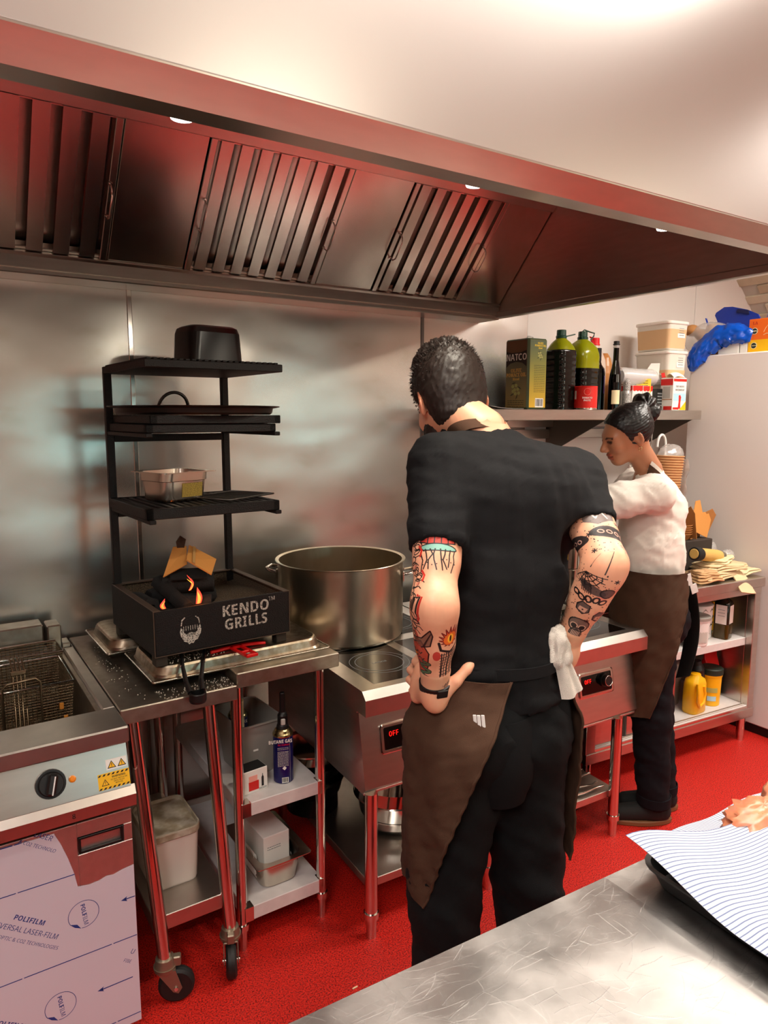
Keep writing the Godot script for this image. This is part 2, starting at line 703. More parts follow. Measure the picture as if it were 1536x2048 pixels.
	mat("amber_plastic", Color(0.74, 0.50, 0.28), 0.3)
	m = mat("speckle", Color(0.85, 0.84, 0.82), 0.2)
	m.albedo_texture = noise_tex(0.09, 3, 71, [0.42, 0.5], [grey(0.12), Color.WHITE], 256)
	tri_map(m, Vector3(12, 12, 12))
	m = mat("cup_clear", Color(0.95, 0.95, 0.95, 0.30), 0.08)
	m.transparency = BaseMaterial3D.TRANSPARENCY_ALPHA
	mat("note_yellow", Color(0.96, 0.82, 0.22), 0.7)
	mat("pale_blue", Color(0.68, 0.84, 0.90), 0.5)
	mat("lid_white", Color(0.93, 0.91, 0.87), 0.35)
	mat("tub_contents", Color(0.86, 0.72, 0.54), 0.6)
	m = mat("blue_film", Color(0.02, 0.33, 0.80), 0.14)
	m.backlight_enabled = true
	m.backlight = Color(0.1, 0.3, 0.5)
	mat("blue_board", Color(0.05, 0.20, 0.62), 0.45)
	mat("blue_dark", Color(0.02, 0.08, 0.30), 0.5)
	mat("bread", Color(0.72, 0.50, 0.28), 0.8)
	mat("dark_green", Color(0.08, 0.14, 0.10), 0.6)
	mat("red_print", Color(0.75, 0.14, 0.05), 0.6)
	mat("lilac", Color(0.62, 0.60, 0.82), 0.3)
	mat("cloth_tan", Color(0.80, 0.64, 0.46), 0.92)
	mat("cloth_pale", Color(0.88, 0.82, 0.66), 0.92)
	mat("cloth_yellow", Color(0.80, 0.66, 0.36), 0.9)
	m = mat("twist_grey", Color(0.62, 0.57, 0.48), 0.8)
	m.albedo_texture = noise_tex(0.08, 3, 37, [0.35, 0.65], [grey(0.3), Color.WHITE], 256)
	tri_map(m, Vector3(10, 10, 10))
	mat("dark_card", Color(0.20, 0.16, 0.13), 0.8)
	m = mat("kraft_bright", Color(0.78, 0.53, 0.25), 0.75)
	m = mat("kraft_cup", Color(0.82, 0.62, 0.42), 0.75)
	m = mat("clear_film", Color(0.95, 0.94, 0.93, 0.30), 0.10)
	m.transparency = BaseMaterial3D.TRANSPARENCY_ALPHA
	mat("lid_grey", Color(0.58, 0.55, 0.52), 0.45)
	mat("deep_green", Color(0.04, 0.24, 0.16), 0.5)
	mat("oil_bottle_low", Color(0.26, 0.20, 0.06), 0.08)
	mat("oil_bottle_glass", Color(0.10, 0.095, 0.05), 0.06)
	mat("teal", Color(0.06, 0.50, 0.44), 0.15)
	mat("yellow_jug", Color(0.96, 0.72, 0.06), 0.35)
	m = mat("bean_brown", Color(0.26, 0.20, 0.15), 0.35)
	m.albedo_texture = noise_tex(0.05, 3, 38, [0.4, 0.6], [grey(0.5), Color.WHITE], 256)
	tri_map(m, Vector3(8, 8, 8))
	mat("packet_red", Color(0.72, 0.06, 0.06), 0.28)
	mat("can_blue", Color(0.05, 0.05, 0.33), 0.28)
	mat("gold_metal", Color(0.72, 0.66, 0.48), 0.25, 1.0)
	m = mat("bucket_white", Color(0.84, 0.80, 0.76), 0.4)
	m.backlight_enabled = true
	m.backlight = Color(0.3, 0.28, 0.26)
	m = mat("bucket_lid", Color(0.74, 0.70, 0.63), 0.55)
	m.albedo_texture = noise_tex(0.012, 4, 39, [0.25, 0.75], [Color(0.78, 0.74, 0.68), Color.WHITE], 256)
	tri_map(m, Vector3(5, 5, 5))
	mat("bin_grey", Color(0.58, 0.57, 0.54), 0.4)
	mat("bowl_steel", Color(0.72, 0.69, 0.64), 0.12, 1.0)
	mat("pan_dark", Color(0.10, 0.095, 0.09), 0.22, 0.7)
	mat("black_tray", Color(0.035, 0.036, 0.038), 0.42)
	m = mat("scratched", Color(0.76, 0.745, 0.73), 0.9, 1.0)
	m.roughness_texture = scratch_tex(false)
	m.albedo_texture = scratch_tex(true)
	m.heightmap_enabled = true
	m.heightmap_texture = m.roughness_texture
	m.heightmap_scale = 0.05
	tri_map(m, Vector3(1.05, 1.05, 1.05))
	for k in 2:
		m = mat(["striped_a", "striped_b"][k], Color.WHITE, 0.6)
		m.albedo_texture = stripe_tex()
		m.uv1_scale = Vector3(1, 62, 1) if k == 0 else Vector3(90, 1, 1)
		if k == 1:
			m.albedo_texture = stripe_tex(true)
		m.backlight_enabled = true
		m.backlight = Color(0.3, 0.3, 0.32)
	m = mat("chicken", Color(0.80, 0.54, 0.43), 0.34)
	m.albedo_texture = noise_tex(0.02, 4, 83, [0.2, 0.5, 0.8], [Color(1.0, 0.80, 0.74), Color(0.98, 0.92, 0.86), Color(1.0, 1.0, 0.92)], 256)
	m.subsurf_scatter_enabled = true
	m.subsurf_scatter_strength = 0.25
	tri_map(m, Vector3(7, 7, 7))
	mat("chicken_fat", Color(0.80, 0.46, 0.22), 0.3)
	# people
	var tone := Color(0.88, 0.64, 0.51)
	m = mat("skin_man", tone, 0.48)
	m.vertex_color_use_as_albedo = true
	m.subsurf_scatter_enabled = true
	m.subsurf_scatter_strength = 0.15
	m = mat("tattoo_left", Color.WHITE, 0.46)
	m.albedo_texture = left_arm_ink(tone)
	m = mat("tattoo_right", Color.WHITE, 0.46)
	m.albedo_texture = right_arm_ink(tone)
	m = mat("skin_woman", Color(0.70, 0.47, 0.34), 0.42)
	m.vertex_color_use_as_albedo = true
	m.subsurf_scatter_enabled = true
	m.subsurf_scatter_strength = 0.12
	m = mat("hair_man", Color(0.135, 0.095, 0.075), 0.55)
	m = mat("hair_woman", Color(0.035, 0.03, 0.03), 0.40)
	m = mat("tshirt", Color(0.085, 0.085, 0.09), 0.78)
	cloth_weave(m, 0.02)
	m = mat("trousers_black", Color(0.075, 0.078, 0.082), 0.85)
	cloth_weave(m, 0.03)
	m = mat("trousers_navy", Color(0.075, 0.072, 0.09), 0.85)
	cloth_weave(m, 0.03)
	m = mat("apron_brown", Color(0.29, 0.205, 0.155), 0.8)
	cloth_weave(m, 0.03)
	m = mat("jacket_white", Color(0.93, 0.90, 0.86), 0.75)
	cloth_weave(m, 0.02)
	m = mat("terry", Color(0.94, 0.91, 0.86), 0.95)
	cloth_weave(m, 0.25)
	mat("gum_sole", Color(0.46, 0.30, 0.18), 0.6)


func gradient_mat(n: String, cols: Array, rough: float) -> StandardMaterial3D:
	# a printed blend of inks, from the foot of the label to its head
	var g := Gradient.new()
	g.colors = PackedColorArray(cols)
	var o := PackedFloat32Array()
	for i in cols.size():
		o.append(float(i) / (cols.size() - 1))
	g.offsets = o
	var t := GradientTexture2D.new()
	t.gradient = g
	t.width = 8
	t.height = 128
	t.fill_from = Vector2(0, 0)
	t.fill_to = Vector2(0, 1)
	var m := mat(n, Color.WHITE, rough)
	m.albedo_texture = t
	return m


func stripe_tex(across := false) -> ImageTexture:
	# the paper's printed stripes: one period
	var im := Image.create(64, 64, false, Image.FORMAT_RGB8)
	for y in 64:
		for x in 64:
			var p := x if across else y
			im.set_pixel(x, y, Color(0.36, 0.41, 0.56) if p < 15 else Color(0.70, 0.71, 0.745))
	return ImageTexture.create_from_image(im)


func scratch_tex(colour: bool) -> ImageTexture:
	# knife and scouring scratches on a worktop
	var n := 1024
	var im := Image.create(n, n, false, Image.FORMAT_RGB8)
	var rng := RandomNumberGenerator.new()
	rng.seed = 99
	var nz := FastNoiseLite.new()
	nz.frequency = 0.006
	nz.fractal_octaves = 5
	nz.seed = 8
	var small := Image.create(256, 256, false, Image.FORMAT_RGB8)
	for y in 256:
		for x in 256:
			var v := clampf(nz.get_noise_2d(x * 4.0, y * 4.0) * 0.9 + 0.5, 0.0, 1.0)
			small.set_pixel(x, y, grey(lerpf(0.86, 0.97, v) if colour else lerpf(0.38, 0.50, v)))
	small.resize(n, n, Image.INTERPOLATE_CUBIC)
	im.blit_rect(small, Rect2i(0, 0, n, n), Vector2i.ZERO)
	for s in 2600:
		var p := Vector2(rng.randf() * n, rng.randf() * n)
		var a := rng.randf_range(-0.5, 0.5) + (0.0 if rng.randf() < 0.7 else 1.3)
		var l := rng.randf_range(8, 75)
		var bend := rng.randf_range(-0.012, 0.012)
		var k := rng.randf_range(0.3, 1.0)
		for i in int(l):
			p += Vector2.from_angle(a)
			a += bend
			var xi := posmod(int(p.x), n)
			var yi := posmod(int(p.y), n)
			var c := im.get_pixel(xi, yi)
			var to := grey(1.0 if s % 3 else 0.66) if colour else grey(0.64)
			im.set_pixel(xi, yi, c.lerp(to, k * 0.42))
			if s % 4 == 0:
				im.set_pixel((xi + 1) % n, yi, im.get_pixel((xi + 1) % n, yi).lerp(to, k * 0.3))
	return ImageTexture.create_from_image(im)


func cloth_weave(m: StandardMaterial3D, relief: float) -> void:
	m.heightmap_enabled = true
	m.heightmap_texture = tex.fine
	m.heightmap_scale = relief
	m.rim_enabled = true
	m.rim = 0.04
	m.metallic_specular = 0.25
	tri_map(m, Vector3(9, 9, 9))


# ---------------------------------------------------------------- the room

const VC := Vector2(1.5, -0.69)
const VR := 4.5


func build_setting() -> void:
	var st := S()
	box(st, V(-3.2, -0.12, -0.2), V(6.3, 0.0, 6.7), 0.0)
	struct_mesh(st, "floor", mats.floor_red)
	# vault: one thick barrel, walls and ceiling in one
	st = S()
	var n := 48
	var a0 := asin(0.69 / VR) - 0.06
	for i in n:
		var t0 := a0 + (PI - 2 * a0) * i / n
		var t1 := a0 + (PI - 2 * a0) * (i + 1) / n
		var p := [VC + Vector2(cos(t0), sin(t0)) * VR, VC + Vector2(cos(t1), sin(t1)) * VR, VC + Vector2(cos(t0), sin(t0)) * (VR + 0.25), VC + Vector2(cos(t1), sin(t1)) * (VR + 0.25)]
		st.set_smooth_group(1)
		quad(st, V(p[0].x, p[0].y, -0.2), V(p[0].x, p[0].y, 6.7), V(p[1].x, p[1].y, 6.7), V(p[1].x, p[1].y, -0.2))
		st.set_smooth_group(2)
		quad(st, V(p[2].x, p[2].y, 6.7), V(p[2].x, p[2].y, -0.2), V(p[3].x, p[3].y, -0.2), V(p[3].x, p[3].y, 6.7))
		flat(st)
		for z: float in [-0.2, 6.7]:
			quad(st, V(p[0].x, p[0].y, z), V(p[1].x, p[1].y, z), V(p[3].x, p[3].y, z), V(p[2].x, p[2].y, z))
	var vault := struct_mesh(st, "ceiling", mats.vault_paint)
	# the bricks of the vault that show beyond the white panels, each laid along the vault
	var bricks := []
	for k in 3:
		var bs := S()
		cbox(bs, V(0, 0, 0), V(0.066, 0.03, 0.213 + 0.003 * k), 0.006)
		bs.generate_normals()
		bricks.append(bs.commit())
	var rng := RandomNumberGenerator.new()
	rng.seed = 4
	var row := 0
	var ang := deg_to_rad(31.0)
	while ang < deg_to_rad(54.0):
		for j in 8:
			var z := 0.10 + j * 0.225 + (0.11 if row % 2 else 0.0)
			if z > 1.5:
				continue
			var rad := VR + 0.004 - rng.randf() * 0.006
			var o := put_mesh(bricks[rng.randi() % 3], "brick", mats[["brick_paint_a", "brick_paint_b", "brick_paint_c"][rng.randi() % 3]], vault)
			o.transform = Transform3D(Basis(Vector3(sin(ang), -cos(ang), 0), Vector3(cos(ang), sin(ang), 0), Vector3(0, 0, 1)).orthonormalized(), V(VC.x + cos(ang) * rad, VC.y + sin(ang) * rad, z))
			o.rotate_object_local(Vector3.UP, rng.randf_range(-0.02, 0.02))
		ang += 0.076 / VR
		row += 1
	# back wall: masonry, with steel sheets and white wall boards on it
	var wall := structure("wall_back")
	st = S()
	box(st, V(-3.2, 0, -0.2), V(6.3, 4.1, -0.012), 0.0)
	put(st, "masonry", mats.vault_paint, wall)
	for x in [[-1.6, -0.62], [-0.615, 0.686], [0.694, 2.018], [2.024, 2.698]]:
		st = S()
		box(st, V(x[0], 0.12, -0.012), V(x[1], 3.0, 0.0), 0.001)
		put(st, "steel_sheet", mats.splash_steel, wall)
	for x in [[2.70, 4.134], [4.14, 5.6]]:
		st = S()
		box(st, V(x[0], 0.0, -0.012), V(x[1], 3.6, -0.002), 0.002)
		put(st, "wall_board", mats.wall_white, wall)
	for x: float in [0.69, 2.021]:
		st = S()
		box(st, V(x - 0.009, 0.9, -0.002), V(x + 0.009, 2.16, 0.004), 0.002)
		put(st, "joint_strip", mats.seam if x > 1 else mats.bright_steel, wall)
	# far wall behind the viewer with two daylight windows
	var far := structure("wall_front")
	var holes := [[1.1, 2.3, 1.10, 1.92], [4.2, 5.3, 1.55, 2.2]]
	st = S()
	box(st, V(-3.2, 0, 6.4), V(1.1, 4.1, 6.6), 0.0)
	box(st, V(2.3, 0, 6.4), V(4.2, 4.1, 6.6), 0.0)
	box(st, V(5.3, 0, 6.4), V(6.3, 4.1, 6.6), 0.0)
	for h in holes:
		box(st, V(h[0], 0, 6.4), V(h[1], h[2], 6.6), 0.0)
		box(st, V(h[0], h[3], 6.4), V(h[1], 4.1, 6.6), 0.0)
	put(st, "masonry", mats.vault_paint, far)
	var k := 1
	for h in holes:
		var w := structure("window_%d" % k)
		k += 1
		st = S()
		for x: float in [h[0], (h[0] + h[1]) / 2, h[1]]:
			box(st, V(x - 0.03, h[2], 6.44), V(x + 0.03, h[3], 6.50), 0.004)
		for y: float in [h[2] + 0.03, h[3] - 0.03]:
			box(st, V(h[0], y - 0.03, 6.44), V(h[1], y + 0.03, 6.50), 0.004)
		put(st, "window_frame", mats.window_frame, w)
		for i in 2:
			var xa: float = lerpf(h[0], h[1], i * 0.5)
			st = S()
			box(st, V(xa + 0.03, h[2] + 0.06, 6.468), V(xa + (h[1] - h[0]) / 2 - 0.03, h[3] - 0.06, 6.472), 0.0)
			put(st, "pane", mats.window_glass, w)
	# hanging ceiling panels
	var wh := ["across the aisle before the hood", "over the bench and fridge", "far behind under the vault crown", "over the fryer end", "far behind by the small window"]
	for i in PANELS.size():
		var b = PANELS[i]
		var t := thing("ceiling_panel_light", "long white hanging ceiling light panel, " + wh[i], "light", V(b[0], b[1], b[2]), 0, "ceiling light panels")
		st = S()
		for s: float in [-1.0, 1.0]:
			box(st, V(s * (b[3] / 2 + 0.015) - 0.015, -0.04, -b[4] / 2 - 0.03), V(s * (b[3] / 2 + 0.015) + 0.015, 0.07, b[4] / 2 + 0.03), 0.004)
			box(st, V(-b[3] / 2, -0.04, s * (b[4] / 2 + 0.015) - 0.015), V(b[3] / 2, 0.07, s * (b[4] / 2 + 0.015) + 0.015), 0.004)
		put(st, "frame", mats.white, t)
		st = S()
		box(st, V(-b[3] / 2, -0.03, -b[4] / 2), V(b[3] / 2, 0.06, b[4] / 2), 0.004)
		put(st, "light_diffuser", mats.panel_glow, t)
		st = S()
		for z: float in [-b[4] * 0.4, b[4] * 0.4]:
			var top: float = VC.y + sqrt(VR * VR - pow(b[0] - VC.x, 2)) - b[1]
			cyl(st, V(0, 0.06, z), V(0, top + 0.02, z), 0.003, 0.003, 6)
		put(st, "hanging_wires", mats.seam, t)


# ---------------------------------------------------------------- extractor hood

func build_hood() -> void:
	var x0 := -1.4
	var x1 := 2.385
	var t := thing("extractor_hood", "large brushed steel extractor hood over the cook line", "hood", V(0, 2.16, 0))
	var st := S()
	box(st, V(x0, 0.045, 1.645), V(x1, 1.2, 1.66), 0.002)
	put(st, "front_panel", mats.hood_steel, t)
	# folded lip under the front panel
	st = S()
	prism(st, PackedVector2Array([Vector2(-1.66, 0.045), Vector2(-1.66, 0.042), Vector2(-1.634, 0.0), Vector2(-1.585, 0.0), Vector2(-1.585, 0.05), Vector2(-1.61, 0.05), Vector2(-1.645, 0.05)]), x0, x1, at(Vector3.ZERO, PI / 2))
	put(st, "front_lip", mats.steel, t)
	for x in [[x0, x0 + 0.012], [x1 - 0.012, x1]]:
		st = S()
		box(st, V(x[0], 0.03, 0.0), V(x[1], 1.2, 1.645), 0.001)
		put(st, "end_panel", mats.steel, t)
	st = S()
	box(st, V(x1 - 0.034, 0.0, 0.02), V(x1, 0.03, 1.59), 0.004)
	put(st, "end_gutter", mats.steel, t)
	st = S()
	box(st, V(x0 + 0.012, 0.44, 0.44), V(x1 - 0.012, 0.455, 1.56), 0.001)
	put(st, "canopy_ceiling", mats.steel, t)
	st = S()
	box(st, V(x0 + 0.012, 0.05, 1.555), V(x1 - 0.012, 0.44, 1.565), 0.001)
	put(st, "inner_front", mats.steel, t)
	# gutter along the wall
	st = S()
	box(st, V(x0, -0.005, 0.0), V(x1 - 0.012, 0.012, 0.14), 0.003)
	box(st, V(x0, 0.012, 0.125), V(x1 - 0.012, 0.055, 0.14), 0.003)
	put(st, "back_gutter", mats.steel, t)
	# the sloping bank: local frame u along x, v up the slope
	var b0 := V(0, 0.062, 0.145)
	var b1 := V(0, 0.415, 0.47)
	var sl := (b1 - b0).normalized()
	var nn := Vector3(1, 0, 0).cross(sl).normalized()
	var ln := (b1 - b0).length()
	var fx := Transform3D(Basis(Vector3(1, 0, 0), sl, nn), b0)
	st = S()
	box(st, V(x0 + 0.012, -0.03, -0.09), V(x1 - 0.012, ln + 0.02, -0.075), 0.001, fx)
	put(st, "filter_backing", mats.steel, t)
	st = S()
	box(st, V(x0 + 0.012, ln - 0.006, -0.06), V(x1 - 0.012, ln + 0.05, 0.004), 0.002, fx)
	box(st, V(x0 + 0.012, -0.03, -0.06), V(x1 - 0.012, 0.0, 0.004), 0.002, fx)
	put(st, "filter_rail", mats.steel, t)
	for x in [[-0.50, -0.26], [0.59, 0.848], [1.385, 1.644], [2.125, 2.37]]:
		st = S()
		box(st, V(x[0], 0.0, -0.02), V(x[1], ln - 0.006, -0.004), 0.002, fx)
		put(st, "blank_panel", mats.filter_steel, t)
	for x in [[-0.255, 0.585, 10], [0.852, 1.38, 7], [1.648, 2.12, 6]]:
		var f := Node3D.new()
		f.name = "baffle_filter"
		t.add_child(f, true)
		f.transform = fx
		st = S()
		for e in [[x[0], x[0] + 0.022], [x[1] - 0.022, x[1]]]:
			box(st, V(e[0], 0.0, -0.045), V(e[1], ln - 0.006, 0.002), 0.002)
		box(st, V(x[0], 0.0, -0.045), V(x[1], 0.012, -0.012), 0.002)
		box(st, V(x[0], ln - 0.018, -0.045), V(x[1], ln - 0.006, -0.012), 0.002)
		put(st, "filter_frame", mats.filter_steel, f)
		var k: int = x[2]
		var pitch: float = (x[1] - x[0] - 0.044) / k
		var bs := S()
		# a shallow channel section blade
		prism(bs, PackedVector2Array([Vector2(-pitch * 0.32, -0.012), Vector2(-pitch * 0.30, 0.0), Vector2(pitch * 0.30, 0.0), Vector2(pitch * 0.32, -0.012), Vector2(pitch * 0.29, -0.012), Vector2(pitch * 0.27, -0.003), Vector2(-pitch * 0.27, -0.003), Vector2(-pitch * 0.29, -0.012)]), -(ln - 0.01), -0.004, at(Vector3.ZERO, 0, PI / 2))
		bs.generate_normals()
		var blade := bs.commit()
		for i in k:
			var o := put_mesh(blade, "baffle", mats.filter_steel, f)
			o.position = V(x[0] + 0.022 + pitch * (i + 0.5), 0.0, -0.004)
			if i == 0 or i == k - 1:
				pass
		for hx: float in [x[0] + 0.018, x[1] - 0.018]:
			st = S()
			tube(st, [V(hx, 0.16, 0.0), V(hx, 0.165, 0.028), V(hx, 0.18, 0.042), V(hx, 0.25, 0.042), V(hx, 0.265, 0.028), V(hx, 0.27, 0.0)], 0.003, 6)
			cyl(st, V(hx, 0.16, 0.0), V(hx, 0.16, 0.006), 0.008, 0.006, 8)
			cyl(st, V(hx, 0.27, 0.0), V(hx, 0.27, 0.006), 0.008, 0.006, 8)
			put(st, "handle", mats.bright_steel, f)
	# three small spot lamps in the inner front edge
	for x: float in [0.40, 1.02, 1.66]:
		st = S()
		cyl(st, V(x, 0.07, 1.545), V(x, 0.028, 1.545), 0.026, 0.03, 16)
		put(st, "lamp_housing", mats.bright_steel, t)
		st = S()
		cyl(st, V(x, 0.028, 1.545), V(x, 0.018, 1.545), 0.022, 0.019, 14)
		put(st, "lamp_lens", mats.lamp_glow, t)
		var sp := SpotLight3D.new()
		sp.name = "hood_spot"
		sp.position = V(x, 2.16 + 0.012, 1.54)
		sp.rotation = Vector3(-PI / 2 + 0.55, 0, 0)
		sp.spot_angle = 60
		sp.spot_angle_attenuation = 0.8
		sp.light_energy = 0.28 if x > 0.9 else 0.03
		sp.light_color = Color(1.0, 0.96, 0.88)
		sp.light_size = 0.02
		sp.spot_range = 6.0
		sp.shadow_enabled = true
		add_child(sp, true)


# ---------------------------------------------------------------- fryer

func wire_basket(parent: Node, n: String, x0: float, x1: float, z0: float, z1: float, y0: float, y1: float, m: Material) -> void:
	var st := S()
	var step := 0.0085
	var taper := 0.012
	var r := 0.0011
	var wires := []
	var y := y0
	while y < y1 - 0.004:
		var f := 1.0 - (y - y0) / (y1 - y0)
		var d := taper * f
		wires.append([V(x0 + d, y, z0 + d), V(x1 - d, y, z0 + d)])
		wires.append([V(x0 + d, y, z1 - d), V(x1 - d, y, z1 - d)])
		wires.append([V(x0 + d, y, z0 + d), V(x0 + d, y, z1 - d)])
		wires.append([V(x1 - d, y, z0 + d), V(x1 - d, y, z1 - d)])
		y += step
	var x := x0 + taper
	while x < x1 - taper:
		wires.append([V(x, y0, z1 - taper), V(x, y1, z1)])
		wires.append([V(x, y0, z0 + taper), V(x, y1, z0)])
		wires.append([V(x, y0, z0 + taper), V(x, y0, z1 - taper)])
		x += step * 1.5
	var z := z0 + taper
	while z < z1 - taper:
		wires.append([V(x1 - taper, y0, z), V(x1, y1, z)])
		wires.append([V(x0 + taper, y0, z), V(x0, y1, z)])
		wires.append([V(x0 + taper, y0, z), V(x1 - taper, y0, z)])
		z += step * 1.5
	for w in wires:
		cyl(st, w[0], w[1], r, r, 4)
	var o := put(st, n, m, parent)
	o.set_meta("kind", "stuff")


func build_fryer() -> void:
	var t := thing("deep_fryer", "steel floor-standing deep fryer with round dial and film-covered door", "fryer", V(0, 0, 0))
	var x0 := -0.30
	var x1 := 0.41
	var st := S()
	box(st, V(x0, 0.06, 0.10), V(x1 - 0.004, 0.70, 0.865), 0.002)
	put(st, "cabinet", mats.steel, t)
	# top frame round the well
	st = S()
	box(st, V(x0, 0.855, 0.765), V(x1, 0.90, 0.915), 0.004)
	box(st, V(0.375, 0.855, 0.10), V(x1, 0.90, 0.765), 0.004)
	box(st, V(x0, 0.855, 0.08), V(x1, 0.90, 0.15), 0.003)
	put(st, "top_frame", mats.steel_top, t)
	st = S()
	box(st, V(0.362, 0.60, 0.15), V(0.375, 0.89, 0.765), 0.001)
	box(st, V(x0, 0.60, 0.752), V(0.375, 0.89, 0.765), 0.001)
	box(st, V(x0, 0.60, 0.15), V(0.375, 0.89, 0.162), 0.001)
	box(st, V(x0, 0.60, 0.15), V(x0 + 0.01, 0.89, 0.765), 0.001)
	put(st, "well", mats.steel_worn, t)
	st = S()
	box(st, V(x0 + 0.01, 0.70, 0.16), V(0.362, 0.715, 0.755), 0.0)
	put(st, "frying_oil", mats.fry_oil, t)
	# control panel slopes out below the frame
	st = S()
	prism(st, PackedVector2Array([Vector2(-0.80, 0.858), Vector2(-0.885, 0.858), Vector2(-0.926, 0.742), Vector2(-0.926, 0.70), Vector2(-0.80, 0.70)]), x0, x1 - 0.005, at(Vector3.ZERO, PI / 2))
	put(st, "control_panel", mats.steel, t)
	st = S()
	prism(st, PackedVector2Array([Vector2(-0.90, 0.690), Vector2(-0.936, 0.690), Vector2(-0.938, 0.722), Vector2(-0.924, 0.744)]), x0, x1 + 0.005, at(Vector3.ZERO, PI / 2))
	put(st, "drip_ledge", mats.steel_top, t)
	# dial
	var k := Node3D.new()
	k.name = "dial"
	t.add_child(k, true)
	k.transform = panel_at(0.218, 0.793)
	st = S()
	cyl(st, V(0, 0, 0), V(0, 0, 0.008), 0.036, 0.035, 28)
	cyl(st, V(0, 0, 0.008), V(0, 0, 0.02), 0.03, 0.027, 28)
	cbox(st, V(0, 0, 0.026), V(0.022, 0.052, 0.016), 0.005, at(Vector3.ZERO, 0, 0, -0.25))
	put(st, "knob", mats.black, k)
	st = S()
	cbox(st, V(0.004, -0.002, 0.0345), V(0.003, 0.044, 0.001), 0.0, at(Vector3.ZERO, 0, 0, -0.25))
	put(st, "pointer", mats.white, k)
	st = S()
	lathe(st, [[0.009, 0.0], [0.008, 0.008], [0.005, 0.010]], 14, panel_at(0.268, 0.792) * at(Vector3.ZERO, 0, PI / 2))
	put(st, "pilot_light", mats.amber, t)
	# warning stickers
	panel(t, "sticker_backing", mats.paper, panel_at(0.376, 0.803, 0.0004), 0.052, 0.026)
	for sx: float in [0.364, 0.389]:
		warn_triangle(t, panel_at(sx, 0.803, 0.0008), 0.022)
	panel(t, "warning_sticker", mats.yellow, panel_at(0.366, 0.766, 0.0004), 0.078, 0.040)
	st = S()
	var haz := panel_at(0.366, 0.766, 0.0008)
	for e in 2:
		for i in 7:
			var bx := -0.035 + i * 0.0112
			var by := -0.0175 if e == 0 else 0.0155
			prism(st, PackedVector2Array([Vector2(bx - 0.004, by - 0.002), Vector2(bx + 0.0015, by - 0.002), Vector2(bx + 0.0055, by + 0.0025), Vector2(bx, by + 0.0025)]), 0.0, 0.0005, haz)
	put(st, "hazard_stripes", mats.ink, t)
	warn_triangle(t, panel_at(0.344, 0.764, 0.0008), 0.019)
	lettering(t, "lettering", "WARNING", 0.005, mats.ink, panel_at(0.378, 0.7735, 0.0008), "bold")
	for i in 3:
		lettering(t, "lettering", ["DO NOT SWITCH ON", "UNTIL FILLED", "WITH OIL"][i], 0.0032, mats.ink, panel_at(0.378, 0.767 - i * 0.0048, 0.0008))
	lettering(t, "lettering", "8", 0.012, mats.ink, at(V(0.262, 0.706, 0.9375), 0, -0.05), "sans")
	# door with protective film
	var d := Node3D.new()
	d.name = "door"
	t.add_child(d, true)
	d.position = V(0, 0, 0.915)
	var dx := 0.405
	st = S()
	prism(st, PackedVector2Array([Vector2(x0, 0.05), Vector2(dx, 0.05), Vector2(dx, 0.672), Vector2(x0, 0.672)]), -0.03, -0.008)
	box(st, V(x0, 0.05, -0.012), V(0.270, 0.672, 0.0), 0.0015)
	box(st, V(0.270, 0.05, -0.012), V(dx, 0.586, 0.0), 0.0015)
	box(st, V(0.270, 0.634, -0.012), V(dx, 0.672, 0.0), 0.0015)
	box(st, V(0.383, 0.586, -0.012), V(dx, 0.634, 0.0), 0.0015)
	put(st, "door_panel", mats.steel_worn_pale, d)
	st = S()
	box(st, V(0.274, 0.589, -0.0078), V(0.380, 0.595, 0.001), 0.001)
	box(st, V(0.274, 0.626, -0.0078), V(0.380, 0.632, 0.001), 0.001)
	box(st, V(0.272, 0.589, -0.0078), V(0.278, 0.632, 0.001), 0.001)
	box(st, V(0.376, 0.589, -0.0078), V(0.382, 0.632, 0.001), 0.001)
	put(st, "handle_recess", mats.black, d)
	st = S()
	prism(st, PackedVector2Array([Vector2(x0, 0.051), Vector2(dx - 0.001, 0.051), Vector2(dx - 0.001, 0.512), Vector2(0.372, 0.508), Vector2(0.352, 0.502), Vector2(0.335, 0.505), Vector2(0.318, 0.499), Vector2(0.290, 0.497), Vector2(0.264, 0.502), Vector2(0.258, 0.540), Vector2(0.246, 0.585), Vector2(0.232, 0.628), Vector2(0.217, 0.664), Vector2(x0, 0.664)]), 0.0003, 0.001)
	put(st, "film_sheet", mats.film, d)
	var e := 0.0012
	for l in [[0.539, x0, 0.258], [0.307, x0, dx - 0.002], [0.075, x0, dx - 0.002], [0.665, x0, 0.14]]:
		var p: float = l[1]
		while p < l[2]:
			var q: float = minf(p + 0.21, l[2])
			st = S()
			box(st, V(p, l[0] - 0.0012, e - 0.0004), V(q, l[0] + 0.0012, e), 0.0)
			put(st, "printed_line", mats.film_blue, d)
			p = q + 0.004
	for a in [[0.367, 0.408, 0.421], [0.296, 0.387, 0.188]]:
		st = S()
		box(st, V(a[0] + 0.01, a[2] - 0.0014, e - 0.0004), V(minf(a[1], dx - 0.002), a[2] + 0.0014, e), 0.0)
		prism(st, PackedVector2Array([Vector2(a[0], a[2]), Vector2(a[0] + 0.016, a[2] - 0.007), Vector2(a[0] + 0.013, a[2]), Vector2(a[0] + 0.016, a[2] + 0.007)]), e - 0.0004, e)
		put(st, "printed_arrow", mats.film_blue, d)
	for c in [[0.274, 0.421], [0.206, 0.190], [0.0, 0.421]]:
		film_badge(d, V(c[0], c[1], e))
